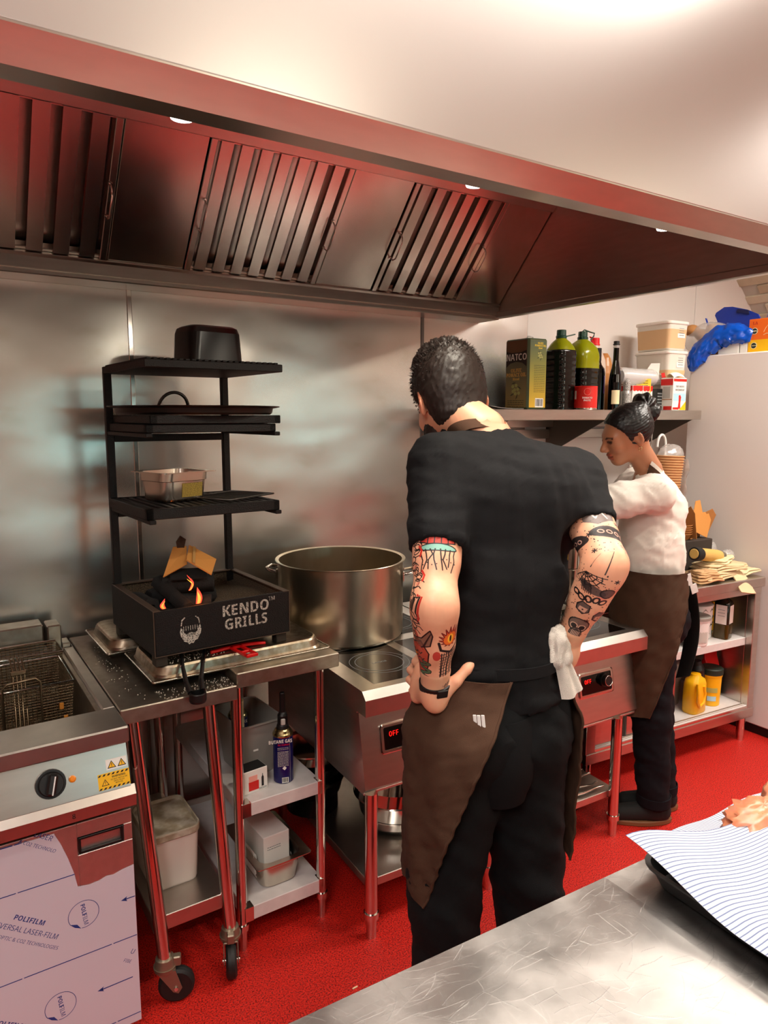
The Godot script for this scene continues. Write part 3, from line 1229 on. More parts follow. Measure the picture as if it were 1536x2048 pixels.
	for g in [[0.135, 0.435, -0.62], [0.075, 0.175, -0.62], [0.415, 0.245, -0.62], [0.225, 0.658, -0.62]]:
		var b := Basis.from_euler(Vector3(0, 0, -0.60))
		var u := b.x
		var vv := b.y
		var o := V(g[0], g[1], e - 0.0004)
		for i in 3:
			var pos: Vector3 = o + vv * (0.026 - 0.026 * i)
			var s: String = ["POLIFILM", "UNIVERSAL LASER-FILM", "FOR FIBER OPTIC & CO2 TECHNOLOGIES"][i]
			if g[0] > 0.35:
				s = ["", "U", "FIBE"][i]
				pos -= u * 0.03
			if g[0] < 0.1:
				s = ["POLIFILM", "", ""][i]
			if g[1] > 0.6:
				s = ["", "LASER", "& CO2 TECHNOLO"][i]
				pos += u * (-0.03 if i == 1 else -0.03) - vv * 0.012
			if s != "":
				lettering(d, "lettering", s, [0.0125, 0.0125, 0.0085][i], mats.film_blue, Transform3D(b, pos), "bold" if i == 0 else "sans")
	# rear housing and hinge block
	st = S()
	box(st, V(x0, 0.90, 0.05), V(0.318, 0.992, 0.14), 0.004)
	put(st, "element_head", mats.steel_worn, t)
	st = S()
	box(st, V(0.330, 0.86, 0.06), V(0.374, 0.985, 0.145), 0.004)
	box(st, V(0.374, 0.87, 0.07), V(0.402, 0.915, 0.14), 0.003)
	put(st, "hinge_block", mats.steel_worn, t)
	st = S()
	for x: float in [x0 + 0.06, 0.36]:
		for z: float in [0.16, 0.80]:
			cyl(st, V(x, 0, z), V(x, 0.06, z), 0.02, 0.024, 12)
	put(st, "foot", mats.black, t)
	# two baskets hang in the well
	var bn := ["wire frying basket hanging at the back of the fryer well", "wire frying basket with upright handle at the front of the fryer"]
	for i in 2:
		var bk := thing("fryer_basket", bn[i], "basket", V(0, 0, 0), 0, "fryer baskets")
		var zz: Array = [[0.16, 0.30], [0.46, 0.70]][i] if i == 0 else [0.32, 0.575]
		var xa := 0.02
		var xb: float = 0.352 if i == 0 else 0.336
		var ya: float = 0.78 if i == 0 else 0.742
		var yb: float = 0.938 if i == 0 else 0.93
		wire_basket(bk, "wire_mesh", xa, xb, zz[0], zz[1], ya, yb, mats.basket_wire)
		st = S()
		tube(st, [V(xa, yb, zz[0]), V(xb, yb, zz[0]), V(xb, yb, zz[1]), V(xa, yb, zz[1])], 0.0032, 6, true)
		put(st, "rim", mats.bright_steel, bk)
		if i == 1:
			var hx := 0.195
			st = S()
			tube(st, [V(hx - 0.045, 0.76, zz[1] + 0.004), V(hx - 0.045, 0.945, zz[1] + 0.014), V(hx - 0.032, 0.958, zz[1] + 0.015), V(hx + 0.04, 0.962, zz[1] + 0.015), V(hx + 0.052, 0.95, zz[1] + 0.014), V(hx + 0.052, 0.77, zz[1] + 0.004)], 0.0034, 6)
			put(st, "handle_loop", mats.basket_wire, bk)
			st = S()
			for q: float in [-0.014, -0.004, 0.006, 0.016]:
				tube(st, [V(hx + q, 0.775, zz[1] + 0.008), V(hx + q, 0.985, zz[1] - 0.02), V(hx + q, 1.0, zz[1] - 0.09)], 0.0026, 5)
			box(st, V(hx - 0.02, 0.97, zz[1] - 0.022), V(hx + 0.022, 0.982, zz[1] - 0.012), 0.002)
			put(st, "handle_bars", mats.basket_wire, bk)
	st = S()
	for q in [[0.11, 0.80, 0.60, 0.3], [0.30, 0.86, 0.578, 1.2], [0.31, 0.82, 0.577, 0.4]]:
		cbox(st, V(q[0], q[1], q[2]), V(0.012, 0.02, 0.004), 0.002, Transform3D())
	solo(st, "fried_crumbs", mats.fried, "golden fried crumbs stuck to the front basket mesh", "crumbs").set_meta("kind", "stuff")


func panel_at(x: float, y: float, lift := 0.0) -> Transform3D:
	# a place on the sloping control panel of the fryer
	var tilt := -atan2(0.041, 0.116)
	var n := Vector3(0, -sin(tilt), cos(tilt))
	return at(V(x, y, 0.885 + (0.858 - y) / 0.116 * 0.041) + n * lift, 0, tilt)


func warn_triangle(parent: Node, o: Transform3D, s: float) -> void:
	var st := S()
	prism(st, PackedVector2Array([Vector2(-s / 2, -s * 0.43), Vector2(s / 2, -s * 0.43), Vector2(0, s * 0.43)]), 0, 0.0004, o)
	put(st, "triangle_border", mats.ink, parent)
	st = S()
	prism(st, PackedVector2Array([Vector2(-s * 0.36, -s * 0.34), Vector2(s * 0.36, -s * 0.34), Vector2(0, s * 0.28)]), 0.0003, 0.0008, o)
	put(st, "triangle", mats.yellow, parent)
	st = S()
	cbox(st, V(0, 0.0, 0.0009), V(s * 0.07, s * 0.3, 0.0006), 0.0, o)
	cbox(st, V(0, -s * 0.24, 0.0009), V(s * 0.07, s * 0.07, 0.0006), 0.0, o)
	put(st, "exclamation_mark", mats.ink, parent)


func film_badge(parent: Node, o: Vector3) -> void:
	# a printed circle with a peeled corner and the name on its side
	var st := S()
	var r := 0.038
	var n := 36
	flat(st)
	for k in n:
		var a0 := TAU * k / n
		var a1 := TAU * (k + 1) / n
		if a0 > 3.6 and a0 < 4.5:
			continue
		var p := [Vector2.from_angle(a0) * r, Vector2.from_angle(a1) * r, Vector2.from_angle(a1) * (r - 0.0014), Vector2.from_angle(a0) * (r - 0.0014)]
		prism(st, PackedVector2Array(p), -0.0004, 0.0, at(o))
	put(st, "printed_ring", mats.film_blue, parent)
	st = S()
	var q := PackedVector2Array()
	var pa := Vector2.from_angle(3.6) * r
	var pb := Vector2.from_angle(4.5) * r
	q.append(pa)
	q.append(pa.lerp(pb, 0.5) + Vector2(0.012, 0.012) * 0.35)
	q.append(pb)
	q.append(pa.lerp(pb, 0.5) + Vector2(-0.002, -0.002))
	prism(st, q, -0.0004, 0.0, at(o))
	put(st, "peeled_corner", mats.film_blue, parent)
	lettering(parent, "lettering", "POLI", 0.0105, mats.film_blue, at(o + V(0.0, 0.013, -0.0004), 0, 0, -PI / 2 + 0.12), "bold")
	lettering(parent, "lettering", "FILM", 0.0105, mats.film_blue, at(o + V(0.003, -0.016, -0.0004), 0, 0, -PI / 2 + 0.12), "sans")


# ---------------------------------------------------------------- tables

func table_leg(parent: Node, top: Vector3, bottom: Vector3, r := 0.019) -> void:
	var st := S()
	cyl(st, top, bottom + V(0, 0.075, 0), r, r, 18)
	put(st, "leg", mats.tube_steel, parent)
	var f := Node3D.new()
	f.name = "foot"
	parent.add_child(f, true)
	st = S()
	cyl(st, bottom + V(0, 0.09, 0), bottom + V(0, 0.07, 0), r + 0.004, r + 0.004, 18)
	put(st, "collar", mats.bright_steel, f)
	st = S()
	cyl(st, bottom + V(0, 0.07, 0), bottom, r * 0.86, r * 0.80, 16)
	put(st, "foot_tip", mats.tube_steel, f)


func caster(parent: Node, top: Vector3, turn: float) -> void:
	# a swivel caster: clamp ring, fork, wheel
	var c := Node3D.new()
	c.name = "caster"
	parent.add_child(c, true)
	c.position = V(top.x, 0, top.z)
	c.rotation.y = turn
	var st := S()
	cyl(st, V(0, 0.142, 0), V(0, 0.118, 0), 0.026, 0.030, 18)
	cyl(st, V(0, 0.118, 0), V(0, 0.106, 0), 0.033, 0.031, 18)
	cbox(st, V(0.034, 0.128, 0), V(0.022, 0.03, 0.022), 0.003)
	put(st, "clamp_ring", mats.dull_metal, c)
	st = S()
	for s: float in [-1.0, 1.0]:
		prism(st, PackedVector2Array([Vector2(-0.022, 0.11), Vector2(0.03, 0.11), Vector2(0.047, 0.052), Vector2(0.036, 0.036), Vector2(0.022, 0.042)]), s * 0.021 - 0.0015, s * 0.021 + 0.0015)
	box(st, V(-0.022, 0.104, -0.022), V(0.03, 0.11, 0.022), 0.001)
	put(st, "fork", mats.dull_metal, c)
	st = S()
	cyl(st, V(0.03, 0.052, -0.026), V(0.03, 0.052, 0.026), 0.006, 0.006, 10)
	put(st, "axle", mats.bright_steel, c)
	st = S()
	lathe(st, [[0.02, -0.015], [0.044, -0.016], [0.051, -0.010], [0.052, 0.0], [0.051, 0.010], [0.044, 0.016], [0.02, 0.015]], 28, Transform3D(Basis.from_euler(Vector3(PI / 2, 0, 0)), V(0.03, 0.052, 0)))
	put(st, "wheel", mats.rubber, c)


func build_tables() -> void:
	# trolley table on casters, next to the fryer
	var t := thing("trolley_table", "steel trolley table on rubber casters beside the fryer", "table", V(0, 0, 0))
	var st := S()
	box(st, V(0.413, 0.855, 0.03), V(0.752, 0.90, 0.805), 0.003)
	put(st, "tabletop", mats.steel_worn, t)
	for p in [[0.452, 0.77, 0.495, 0.835], [0.675, 0.765, 0.70, 0.82], [0.45, 0.09, 0.47, 0.10], [0.70, 0.09, 0.71, 0.10]]:
		st = S()
		cyl(st, V(p[0], 0.856, p[1]), V(p[2], 0.14, p[3]), 0.0195, 0.0195, 18)
		put(st, "leg", mats.tube_steel, t)
	for p in [[0.495, 0.835, -0.35], [0.70, 0.82, -1.9], [0.47, 0.10, 2.4], [0.71, 0.10, 1.2]]:
		caster(t, V(p[0], 0, p[1]), p[2])
	st = S()
	box(st, V(0.475, 0.20, 0.10), V(0.705, 0.248, 0.805), 0.002)
	put(st, "lower_shelf", mats.steel_top, t)
	# narrow table under the grill
	t = thing("narrow_table", "narrow steel table with white shelves under the smoky grill", "table", V(0, 0, 0))
	st = S()
	box(st, V(0.757, 0.883, 0.04), V(1.112, 0.93, 0.79), 0.003)
	put(st, "tabletop", mats.steel_worn, t)
	for p in [[0.762, 0.765], [1.048, 0.765], [0.775, 0.09], [1.05, 0.09]]:
		table_leg(t, V(p[0], 0.884, p[1]), V(p[0], 0, p[1]), 0.0165)
	for y in [[0.455, 0.50], [0.10, 0.147]]:
		st = S()
		box(st, V(0.765, y[0], 0.09), V(1.045, y[1], 0.782), 0.002)
		put(st, "shelf", mats.white_shelf, t)
		for x in [[0.765, 0.795], [1.030, 1.046]]:
			st = S()
			box(st, V(x[0], y[0] - 0.001, 0.75), V(x[1], y[1] + 0.001, 0.7835), 0.001)
			put(st, "shelf_corner", mats.tube_steel, t)


# ---------------------------------------------------------------- induction cookers

func led_panel(parent: Node, c: Vector3, s: String, xf: Transform3D) -> void:
	var p := Node3D.new()
	p.name = "control_unit"
	parent.add_child(p, true)
	p.transform = xf * at(c)
	var st := S()
	var rs := []
	for q in [[0.19, 0.098, 0.012, 0.0], [0.19, 0.098, 0.012, 0.003], [0.182, 0.090, 0.010, 0.005], [0.164, 0.074, 0.005, 0.005], [0.164, 0.074, 0.005, 0.001]]:
		rs.append(rrect(q[0], q[1], q[2], q[3], 3))
	loft(st, rs, false, true, false, at(Vector3.ZERO, 0, PI / 2))
	put(st, "bezel", mats.bright_steel, p)
	st = S()
	cbox(st, V(0, 0, 0.0015), V(0.163, 0.073, 0.002), 0.0)
	put(st, "display", mats.glass_black, p)
	lettering(p, "led_lettering", s, 0.015, mats.led_red, at(V(-0.042, 0.012, 0.0026)), "mono")
	st = S()
	cyl(st, V(0.045, 0.004, 0.002), V(0.045, 0.004, 0.010), 0.026, 0.026, 24)
	cyl(st, V(0.045, 0.004, 0.010), V(0.045, 0.004, 0.028), 0.021, 0.019, 24)
	put(st, "knob", mats.black, p)
	st = S()
	var pts := []
	for k in 20:
		pts.append(V(0.045 + cos(TAU * k / 20) * 0.0195, 0.004 + sin(TAU * k / 20) * 0.0195, 0.0275))
	tube(st, pts, 0.0016, 5, true)
	put(st, "knob_ring", mats.bright_steel, p)


func build_stoves() -> void:
	var lab := ["steel induction range under the big stockpot", "steel induction range beside the woman in white"]
	for i in 2:
		var t := thing("induction_range", lab[i], "stove", V(1.10 + 0.648 * i, 0, 0.972 + 0.032 * i), -0.049, "induction ranges in the cook line")
		# local: x to the right from the front left corner, z negative towards the wall
		var w := 0.64
		var dp := 0.86
		var st := S()
		# top deck with rounded front edge: frame pieces leave four glass openings
		var xs := [0.0, 0.062, 0.302, 0.342, 0.582, w]
		var zs := [-dp, -dp + 0.09, -0.46, -0.40, -0.058, 0.0]
		for a in 5:
			for b in 5:
				if a % 2 == 1 and b % 2 == 1:
					continue
				if b == 4:
					continue
				box(st, V(xs[a], 0.77, zs[b]), V(xs[a + 1], 0.852, zs[b + 1]), 0.0)
		prism(st, PackedVector2Array([Vector2(0.058, 0.852), Vector2(0.022, 0.852), Vector2(0.0, 0.828), Vector2(0.0, 0.775), Vector2(0.058, 0.775)]), 0, w, at(Vector3.ZERO, PI / 2))
		put(st, "top_deck", mats.steel_top, t)
		for a in [1, 3]:
			for b in [1, 3]:
				st = S()
				box(st, V(xs[a], 0.80, zs[b]), V(xs[a + 1], 0.8515, zs[b + 1]), 0.0)
				var g := put(st, "hob_glass", mats.glass_black, t)
				var cx: float = (xs[a] + xs[a + 1]) / 2
				var cz: float = (zs[b] + zs[b + 1]) / 2
				st = S()
				for r: float in [0.085, 0.105]:
					lathe(st, [[r - 0.001, 0.8516], [r - 0.001, 0.852], [r + 0.001, 0.852], [r + 0.001, 0.8516]], 48, at(V(cx, 0, cz)), false, false, false)
				put(st, "zone_ring", mats.print_grey, g)
				lettering(g, "lettering", "Lonna", 0.012, mats.print_grey, at(V(cx, 0.8518, cz + 0.0), 0.0, -PI / 2), "sans", 1.25, 0.0004)
		st = S()
		# body below, front leaning inwards
		prism(st, PackedVector2Array([Vector2(0.070, 0.775), Vector2(0.026, 0.518), Vector2(0.040, 0.50), Vector2(dp, 0.50), Vector2(dp, 0.775)]), 0.012, w - 0.012, at(Vector3.ZERO, PI / 2))
		put(st, "body", mats.steel, t)
		st = S()
		box(st, V(0.012, 0.496, -0.075), V(w - 0.012, 0.506, -0.035), 0.002)
		put(st, "lower_lip", mats.steel_worn_pale, t)
		var tilt := -atan2(0.044, 0.257)
		for k in 2:
			var txt: String = [["OFF", "OFF"], ["1500", "OFF"]][i][k]
			led_panel(t, V(0.175 + 0.215 * k + 0.02 * i, 0.662, -0.0505), txt, Transform3D(Basis(), Vector3.ZERO) * at(Vector3.ZERO))
			t.get_child(t.get_child_count() - 1).rotation.x = tilt
		for p in [[0.035, -0.03], [w - 0.12, -0.03], [0.04, -dp + 0.06], [w - 0.05, -dp + 0.06]]:
			table_leg(t, V(p[0], 0.505, p[1]), V(p[0], 0, p[1]), 0.0215)
		st = S()
		box(st, V(0.03, 0.16, -dp + 0.05), V(w - 0.10, 0.19, -0.045), 0.002)
		put(st, "lower_shelf", mats.steel_top, t)


# ---------------------------------------------------------------- bench with cabinet, wall shelf

const BENCH := Vector3(2.30, 0, 0.712)
const BENCH_X0 := 0.127
const BENCH_TURN := -0.0992


func bench_at(x: float, y: float, z: float) -> Vector3:
	return Transform3D(Basis.from_euler(Vector3(0, BENCH_TURN, 0)), BENCH) * V(x, y, z)


func build_bench() -> void:
	# local: x along the front, z = 0 at the front, negative towards the wall
	var t := thing("cabinet_bench", "long steel bench with open sliding-door cabinet against the white wall", "bench", BENCH, BENCH_TURN)
	var w := 1.312
	var st := S()
	box(st, V(BENCH_X0 - 0.012, 0.83, -0.60), V(w, 0.88, 0.0), 0.004)
	box(st, V(BENCH_X0 - 0.012, 0.87, -0.60), V(w, 0.98, -0.585), 0.003)
	put(st, "worktop", mats.steel_top, t)
	st = S()
	box(st, V(BENCH_X0, 0.80, -0.02), V(w - 0.02, 0.832, -0.006), 0.001)
	put(st, "top_rail", mats.steel, t)
	for x in [[BENCH_X0, BENCH_X0 + 0.055], [w - 0.065, w - 0.02]]:
		st = S()
		box(st, V(x[0], 0.13, -0.05), V(x[1], 0.802, -0.008), 0.002)
		put(st, "stile", mats.steel, t)
		st = S()
		box(st, V(x[0], 0.13, -0.57), V(x[0] + 0.012, 0.83, -0.05), 0.001)
		put(st, "side_panel", mats.steel, t)
	st = S()
	box(st, V(BENCH_X0, 0.13, -0.585), V(w - 0.02, 0.83, -0.57), 0.001)
	put(st, "back_panel", mats.steel_top, t)
	st = S()
	box(st, V(BENCH_X0 + 0.012, 0.515, -0.565), V(w - 0.066, 0.556, -0.045), 0.002)
	put(st, "middle_shelf", mats.white_shelf, t)
	st = S()
	box(st, V(BENCH_X0 + 0.012, 0.178, -0.565), V(w - 0.066, 0.198, -0.012), 0.002)
	put(st, "bottom_shelf", mats.white_shelf, t)
	st = S()
	box(st, V(BENCH_X0, 0.13, -0.04), V(w - 0.02, 0.18, -0.004), 0.002)
	put(st, "bottom_rail", mats.steel, t)
	for k in 3:
		st = S()
		box(st, V(BENCH_X0 + 0.02, 0.178, -0.03 + k * 0.009), V(w - 0.03, 0.206 - k * 0.006, -0.027 + k * 0.009), 0.0008)
		put(st, "door_track", mats.bright_steel, t)
	for x in [[BENCH_X0 + 0.06, 0.36, -0.024], [0.40, 0.712, -0.033]]:
		st = S()
		box(st, V(x[0], 0.205, x[2] - 0.006), V(x[1], 0.80, x[2]), 0.002)
		box(st, V(x[1] - 0.018, 0.205, x[2] - 0.008), V(x[1], 0.80, x[2] + 0.004), 0.001)
		put(st, "sliding_door", mats.steel, t)
	for p in [[BENCH_X0 + 0.03, -0.035], [w - 0.07, -0.035], [BENCH_X0 + 0.03, -0.54], [w - 0.07, -0.54]]:
		st = S()
		cyl(st, V(p[0], 0.132, p[1]), V(p[0], 0.03, p[1]), 0.022, 0.022, 18)
		cyl(st, V(p[0], 0.03, p[1]), V(p[0], 0.0, p[1]), 0.018, 0.017, 16)
		put(st, "leg", mats.tube_steel, t)
	# wall shelf
	t = thing("wall_shelf", "steel wall shelf holding oil bottles, cartons and tubs", "shelf", V(0, 0, 0))
	st = S()
	box(st, V(2.02, 1.68, 0.004), V(3.615, 1.73, 0.42), 0.003)
	put(st, "shelf_board", mats.steel, t)
	st = S()
	box(st, V(2.30, 1.642, 0.01), V(3.60, 1.678, 0.055), 0.002)
	put(st, "rail", mats.steel, t)
	st = S()
	box(st, V(2.15, 1.58, 0.004), V(3.55, 1.63, 0.03), 0.002)
	put(st, "lower_rail", mats.steel, t)
	for x: float in [2.2, 2.85, 3.56]:
		st = S()
		prism(st, PackedVector2Array([Vector2(-0.004, 1.68), Vector2(-0.40, 1.68), Vector2(-0.03, 1.50), Vector2(-0.004, 1.50)]), x, x + 0.006, at(Vector3.ZERO, PI / 2))
		put(st, "bracket", mats.dark_steel, t)


func build_fridge() -> void:
	var t := thing("tall_fridge", "tall white fridge standing at the end of the bench", "fridge", V(3.665, 0, 0.30))
	var st := S()
	box(st, V(0.0, 0.05, 0.0), V(0.72, 2.03, 0.74), 0.006)
	put(st, "body", mats.wall_white, t)
	st = S()
	box(st, V(0.0, 0.08, 0.742), V(0.72, 2.02, 0.79), 0.008)
	var d := put(st, "door", mats.wall_white, t)
	st = S()
	tube(st, [V(0.06, 0.9, 0.79), V(0.06, 0.9, 0.83), V(0.06, 1.3, 0.83), V(0.06, 1.3, 0.79)], 0.011, 8)
	put(st, "handle", mats.bright_steel, d)
	st = S()
	box(st, V(0.01, 0.0, 0.01), V(0.71, 0.05, 0.76), 0.002)
	put(st, "plinth", mats.black, t)


# ---------------------------------------------------------------- charcoal grill and what is on it

const GRILL := Vector3(0.748, 0.0, 0.497)
const GRILL_TURN := 0.045


func gr(x: float, y: float, z: float) -> Vector3:
	return Transform3D(Basis.from_euler(Vector3(0, GRILL_TURN, 0)), GRILL) * V(x, y, z)


func gn_ring(w: float, d: float, r: float, y: float) -> PackedVector3Array:
	return rrect(w, d, r, y, 5)


func grid_shelf(parent: Node, n: String, x0: float, x1: float, z0: float, z1: float, y0: float, y1: float) -> void:
	# a heavy cast grate: frame and bars
	var g := Node3D.new()
	g.name = n
	parent.add_child(g, true)
	var st := S()
	box(st, V(x0, y0, z0), V(x1, y1, z0 + 0.022), 0.002)
	box(st, V(x0, y0, z1 - 0.022), V(x1, y1, z1), 0.002)
	box(st, V(x0, y0, z0), V(x0 + 0.022, y1, z1), 0.002)
	box(st, V(x1 - 0.022, y0, z0), V(x1, y1, z1), 0.002)
	put(st, "grate_frame", mats.iron, g)
	var bs := S()
	box(bs, V(-0.007, y0 + 0.003, z0 + 0.01), V(0.007, y1 - 0.001, z1 - 0.01), 0.002)
	bs.generate_normals()
	var bar := bs.commit()
	var k := 15
	for i in k:
		var o := put_mesh(bar, "grate_bar", mats.iron, g)
		o.position.x = lerpf(x0 + 0.036, x1 - 0.036, float(i) / (k - 1))


func build_grill() -> void:
	# two upturned oven trays carry the grill
	for i in 2:
		var t := thing("gastronorm_tray", ["upturned steel tray under the front of the grill", "upturned steel tray under the back of the grill"][i], "tray", V(0.815, 0.9305, 0.575) if i == 0 else V(0.76, 0.9305, 0.235), 0.01 if i == 0 else 0.02, "upturned trays")
		var w := 0.59
		var d := 0.32 if i == 0 else 0.325
		var st := S()
		loft(st, [gn_ring(w, d, 0.008, 0.0), gn_ring(w, d, 0.008, 0.002), gn_ring(w - 0.03, d - 0.03, 0.045, 0.003), gn_ring(w - 0.036, d - 0.036, 0.05, 0.010), gn_ring(w - 0.046, d - 0.046, 0.05, 0.030), gn_ring(w - 0.054, d - 0.054, 0.046, 0.036), gn_ring(w - 0.064, d - 0.064, 0.042, 0.038)], true, true)
		put(st, "pan_body", mats.pan_worn, t)
		st = S()
		var path := []
		for p in gn_ring(w - 0.002, d - 0.002, 0.01, 0.003):
			path.append(p)
		tube(st, path, 0.0028, 6, true)
		put(st, "rolled_rim", mats.pan_steel, t)
	# ash on the front tray
	var rng := RandomNumberGenerator.new()
	rng.seed = 8
	var ash := S()
	for i in 520:
		var p := V(rng.randf_range(0.56, 0.76), 0.969, rng.randf_range(0.60, 0.70))
		if i > 200:
			p = V(rng.randf_range(0.53, 0.75), 0.9005, rng.randf_range(0.715, 0.80))
			if p.x < 0.60 and rng.randf() < 0.6:
				continue
		if i > 420:
			p = V(rng.randf_range(0.43, 0.74), 0.9005, rng.randf_range(0.2, 0.80))
			if p.x > 0.5 and p.z < 0.74:
				p.x = rng.randf_range(0.43, 0.50)
		var s := rng.randf_range(0.0006, 0.0018)
		cbox(ash, p + V(0, s * 0.4, 0), V(s, s, s) * 1.4, 0.0, Transform3D())
	solo(ash, "ash_crumbs", mats.ash, "pale ash crumbs scattered on the tray and trolley top", "ash").set_meta("kind", "stuff")
	# the grill itself
	var t := thing("charcoal_grill", "black iron charcoal grill with cut-out lettering and three racks above", "grill", V(GRILL.x, 0, GRILL.z), GRILL_TURN)
	var x := 0.221
	var zf := 0.212
	var zb := -0.222
	var y0 := 1.0
	var y1 := 1.138
	for b in [[V(-x, y0, zf - 0.006), V(x, y1, zf), "front_plate"], [V(-x, y0, zb), V(x, y1, zb + 0.006), "back_plate"], [V(-x, y0, zb), V(-x + 0.006, y1, zf), "side_plate"], [V(x - 0.006, y0, zb), V(x, y1, zf), "side_plate"], [V(-x, y0, zb), V(x, y0 + 0.006, zf), "bottom_plate"]]:
		var st := S()
		box(st, b[0], b[1], 0.0012)
		put(st, b[2], mats.iron, t)
	var st := S()
	box(st, V(-x + 0.006, 1.05, zb + 0.006), V(x - 0.006, y1 - 0.006, zb + 0.009), 0.0)
	box(st, V(-x + 0.006, 1.05, zb + 0.006), V(-x + 0.009, y1 - 0.006, zf - 0.006), 0.0)
	box(st, V(x - 0.009, 1.05, zb + 0.006), V(x - 0.006, y1 - 0.006, zf - 0.006), 0.0)
	put(st, "ash_crust", mats.ash_bed, t)
	st = S()
	for q in [[-x, -x + 0.022, zb, zf], [x - 0.022, x, zb, zf]]:
		box(st, V(q[0], y1 - 0.004, q[2]), V(q[1], y1 + 0.001, q[3]), 0.0012)
	box(st, V(-x, y1 - 0.004, zb), V(x, y1 + 0.001, zb + 0.022), 0.0012)
	put(st, "top_flange", mats.iron_worn, t)
	st = S()
	for e in [[V(-x - 0.0008, y0, zf - 0.003), V(-x + 0.002, y1, zf + 0.0008)], [V(-x, y0 - 0.0006, zf - 0.002), V(x, y0 + 0.0022, zf + 0.0008)], [V(x - 0.002, y0, zf - 0.003), V(x + 0.0008, y1, zf + 0.0008)]]:
		box(st, e[0], e[1], 0.0004)
	put(st, "worn_edge", mats.iron_worn, t)
	# bed of ash in the box
	st = S()
	sheet(st, func(u, v): return V(lerpf(-x + 0.006, x - 0.006, u), 1.075 + 0.010 * sin(u * 9.0 + v * 4.0) * cos(v * 7.0) + 0.02 * u, lerpf(zf - 0.006, zb + 0.006, v)), 18, 16, 0.004)
	put(st, "ash_bed", mats.ash_bed, t)
	for p in [[-x + 0.022, zf - 0.026], [x - 0.026, zf - 0.026], [-x + 0.022, zb + 0.03], [x - 0.026, zb + 0.03]]:
		st = S()
		cbox(st, V(p[0], 0.985, p[1]), V(0.036, 0.034, 0.036), 0.002)
		put(st, "foot", mats.iron_foot, t)
	# lettering cut through the front, pale behind
	var fz := zf + 0.0004
	lettering(t, "cut_lettering", "KENDO", 0.034, mats.cut_pale, at(V(0.068, 1.105, fz)), "bold", 1.0)
	lettering(t, "cut_lettering", "GRILLS", 0.034, mats.cut_pale, at(V(0.069, 1.062, fz)), "bold", 0.94)
	lettering(t, "cut_lettering", "TM", 0.012, mats.cut_pale, at(V(0.158, 1.122, fz)), "sans")
	# bearded head emblem: beard, moustache, barred mask, topknot
	var ec := Vector2(-0.112, 1.068)
	st = S()
	var beard := PackedVector2Array()
	var outer := [[-0.029, 0.010], [-0.033, -0.004], [-0.030, -0.018], [-0.025, -0.025], [-0.021, -0.034], [-0.012, -0.038], [-0.005, -0.045], [0.0, -0.041], [0.008, -0.043], [0.013, -0.035], [0.021, -0.033], [0.026, -0.023], [0.031, -0.016], [0.033, -0.003], [0.030, 0.012], [0.024, 0.004], [0.020, -0.008], [0.013, -0.012], [0.0, -0.008], [-0.013, -0.013], [-0.020, -0.008], [-0.024, 0.002]]
	for p in outer:
		beard.append(ec + Vector2(p[0], p[1]))
	prism(st, beard, fz - 0.0004, fz + 0.0004)
	prism(st, PackedVector2Array([ec + Vector2(-0.016, -0.015), ec + Vector2(-0.008, -0.011), ec + Vector2(0, -0.014), ec + Vector2(0.008, -0.011), ec + Vector2(0.016, -0.016), ec + Vector2(0.008, -0.019), ec + Vector2(0, -0.017), ec + Vector2(-0.008, -0.020)]), fz - 0.0004, fz + 0.0004)
	for k in 7:
		var bx := ec.x - 0.021 + k * 0.007
		prism(st, PackedVector2Array([Vector2(bx - 0.0009, ec.y - 0.002), Vector2(bx + 0.0009, ec.y - 0.002), Vector2(bx + 0.0009, ec.y + 0.012), Vector2(bx - 0.0009, ec.y + 0.012)]), fz - 0.0004, fz + 0.0004)
	for s: float in [-1.0, 1.0]:
		prism(st, PackedVector2Array([ec + Vector2(s * 0.027, 0.014), ec + Vector2(s * 0.030, 0.014), ec + Vector2(s * 0.027, 0.032), ec + Vector2(s * 0.018, 0.040), ec + Vector2(s * 0.015, 0.038), ec + Vector2(s * 0.024, 0.030)]), fz - 0.0004, fz + 0.0004)
	put(st, "emblem", mats.cut_pale, t)
	# posts and racks
	for px: float in [-x + 0.006, x - 0.032]:
		st = S()
		box(st, V(px, 1.0, zb - 0.004), V(px + 0.024, 1.845, zb + 0.018), 0.002)
		put(st, "post", mats.iron, t)
	for y: float in [1.365, 1.615]:
		st = S()
		box(st, V(-x + 0.03, y, zb - 0.002), V(x - 0.032, y + 0.024, zb + 0.016), 0.002)
		put(st, "cross_bar", mats.iron, t)
		for px: float in [-x + 0.008, x - 0.030]:
			st = S()
			box(st, V(px, y + 0.024, zb), V(px + 0.02, y + 0.036, zf - 0.02), 0.002)
			put(st, "rack_arm", mats.iron, t)
	st = S()
	box(st, V(-x + 0.006, 1.835, zb - 0.002), V(x - 0.008, 1.858, zf), 0.002)
	var slab := put(st, "top_plate", mats.iron, t)
	st = S()
	for i in 22:
		var bx := -x + 0.02 + i * (2 * x - 0.048) / 21.0
		box(st, V(bx - 0.006, 1.857, zb + 0.01), V(bx + 0.006, 1.863, zf - 0.004), 0.001)
	put(st, "plate_ridges", mats.iron, slab)
	grid_shelf(t, "rack_grate", -x + 0.004, x - 0.012, zb + 0.02, zf - 0.03, 1.401, 1.432)
	# two grates lying on the middle rack
	var gl := ["black iron grate lying lowest on the middle grill rack", "black iron grate under the big round lid on the grill rack"]
	for i in 2:
		var g := thing("iron_grate", gl[i], "grate", V(GRILL.x, 0, GRILL.z), GRILL_TURN, "spare grates on the rack")
		var dy := 1.6515 + 0.026 * i
		grid_shelf(g, "grate", -x + 0.012 + 0.01 * i, x - 0.02 + 0.012 * i, zb + 0.03, zf - 0.03 + 0.01 * i, dy, dy + 0.025)
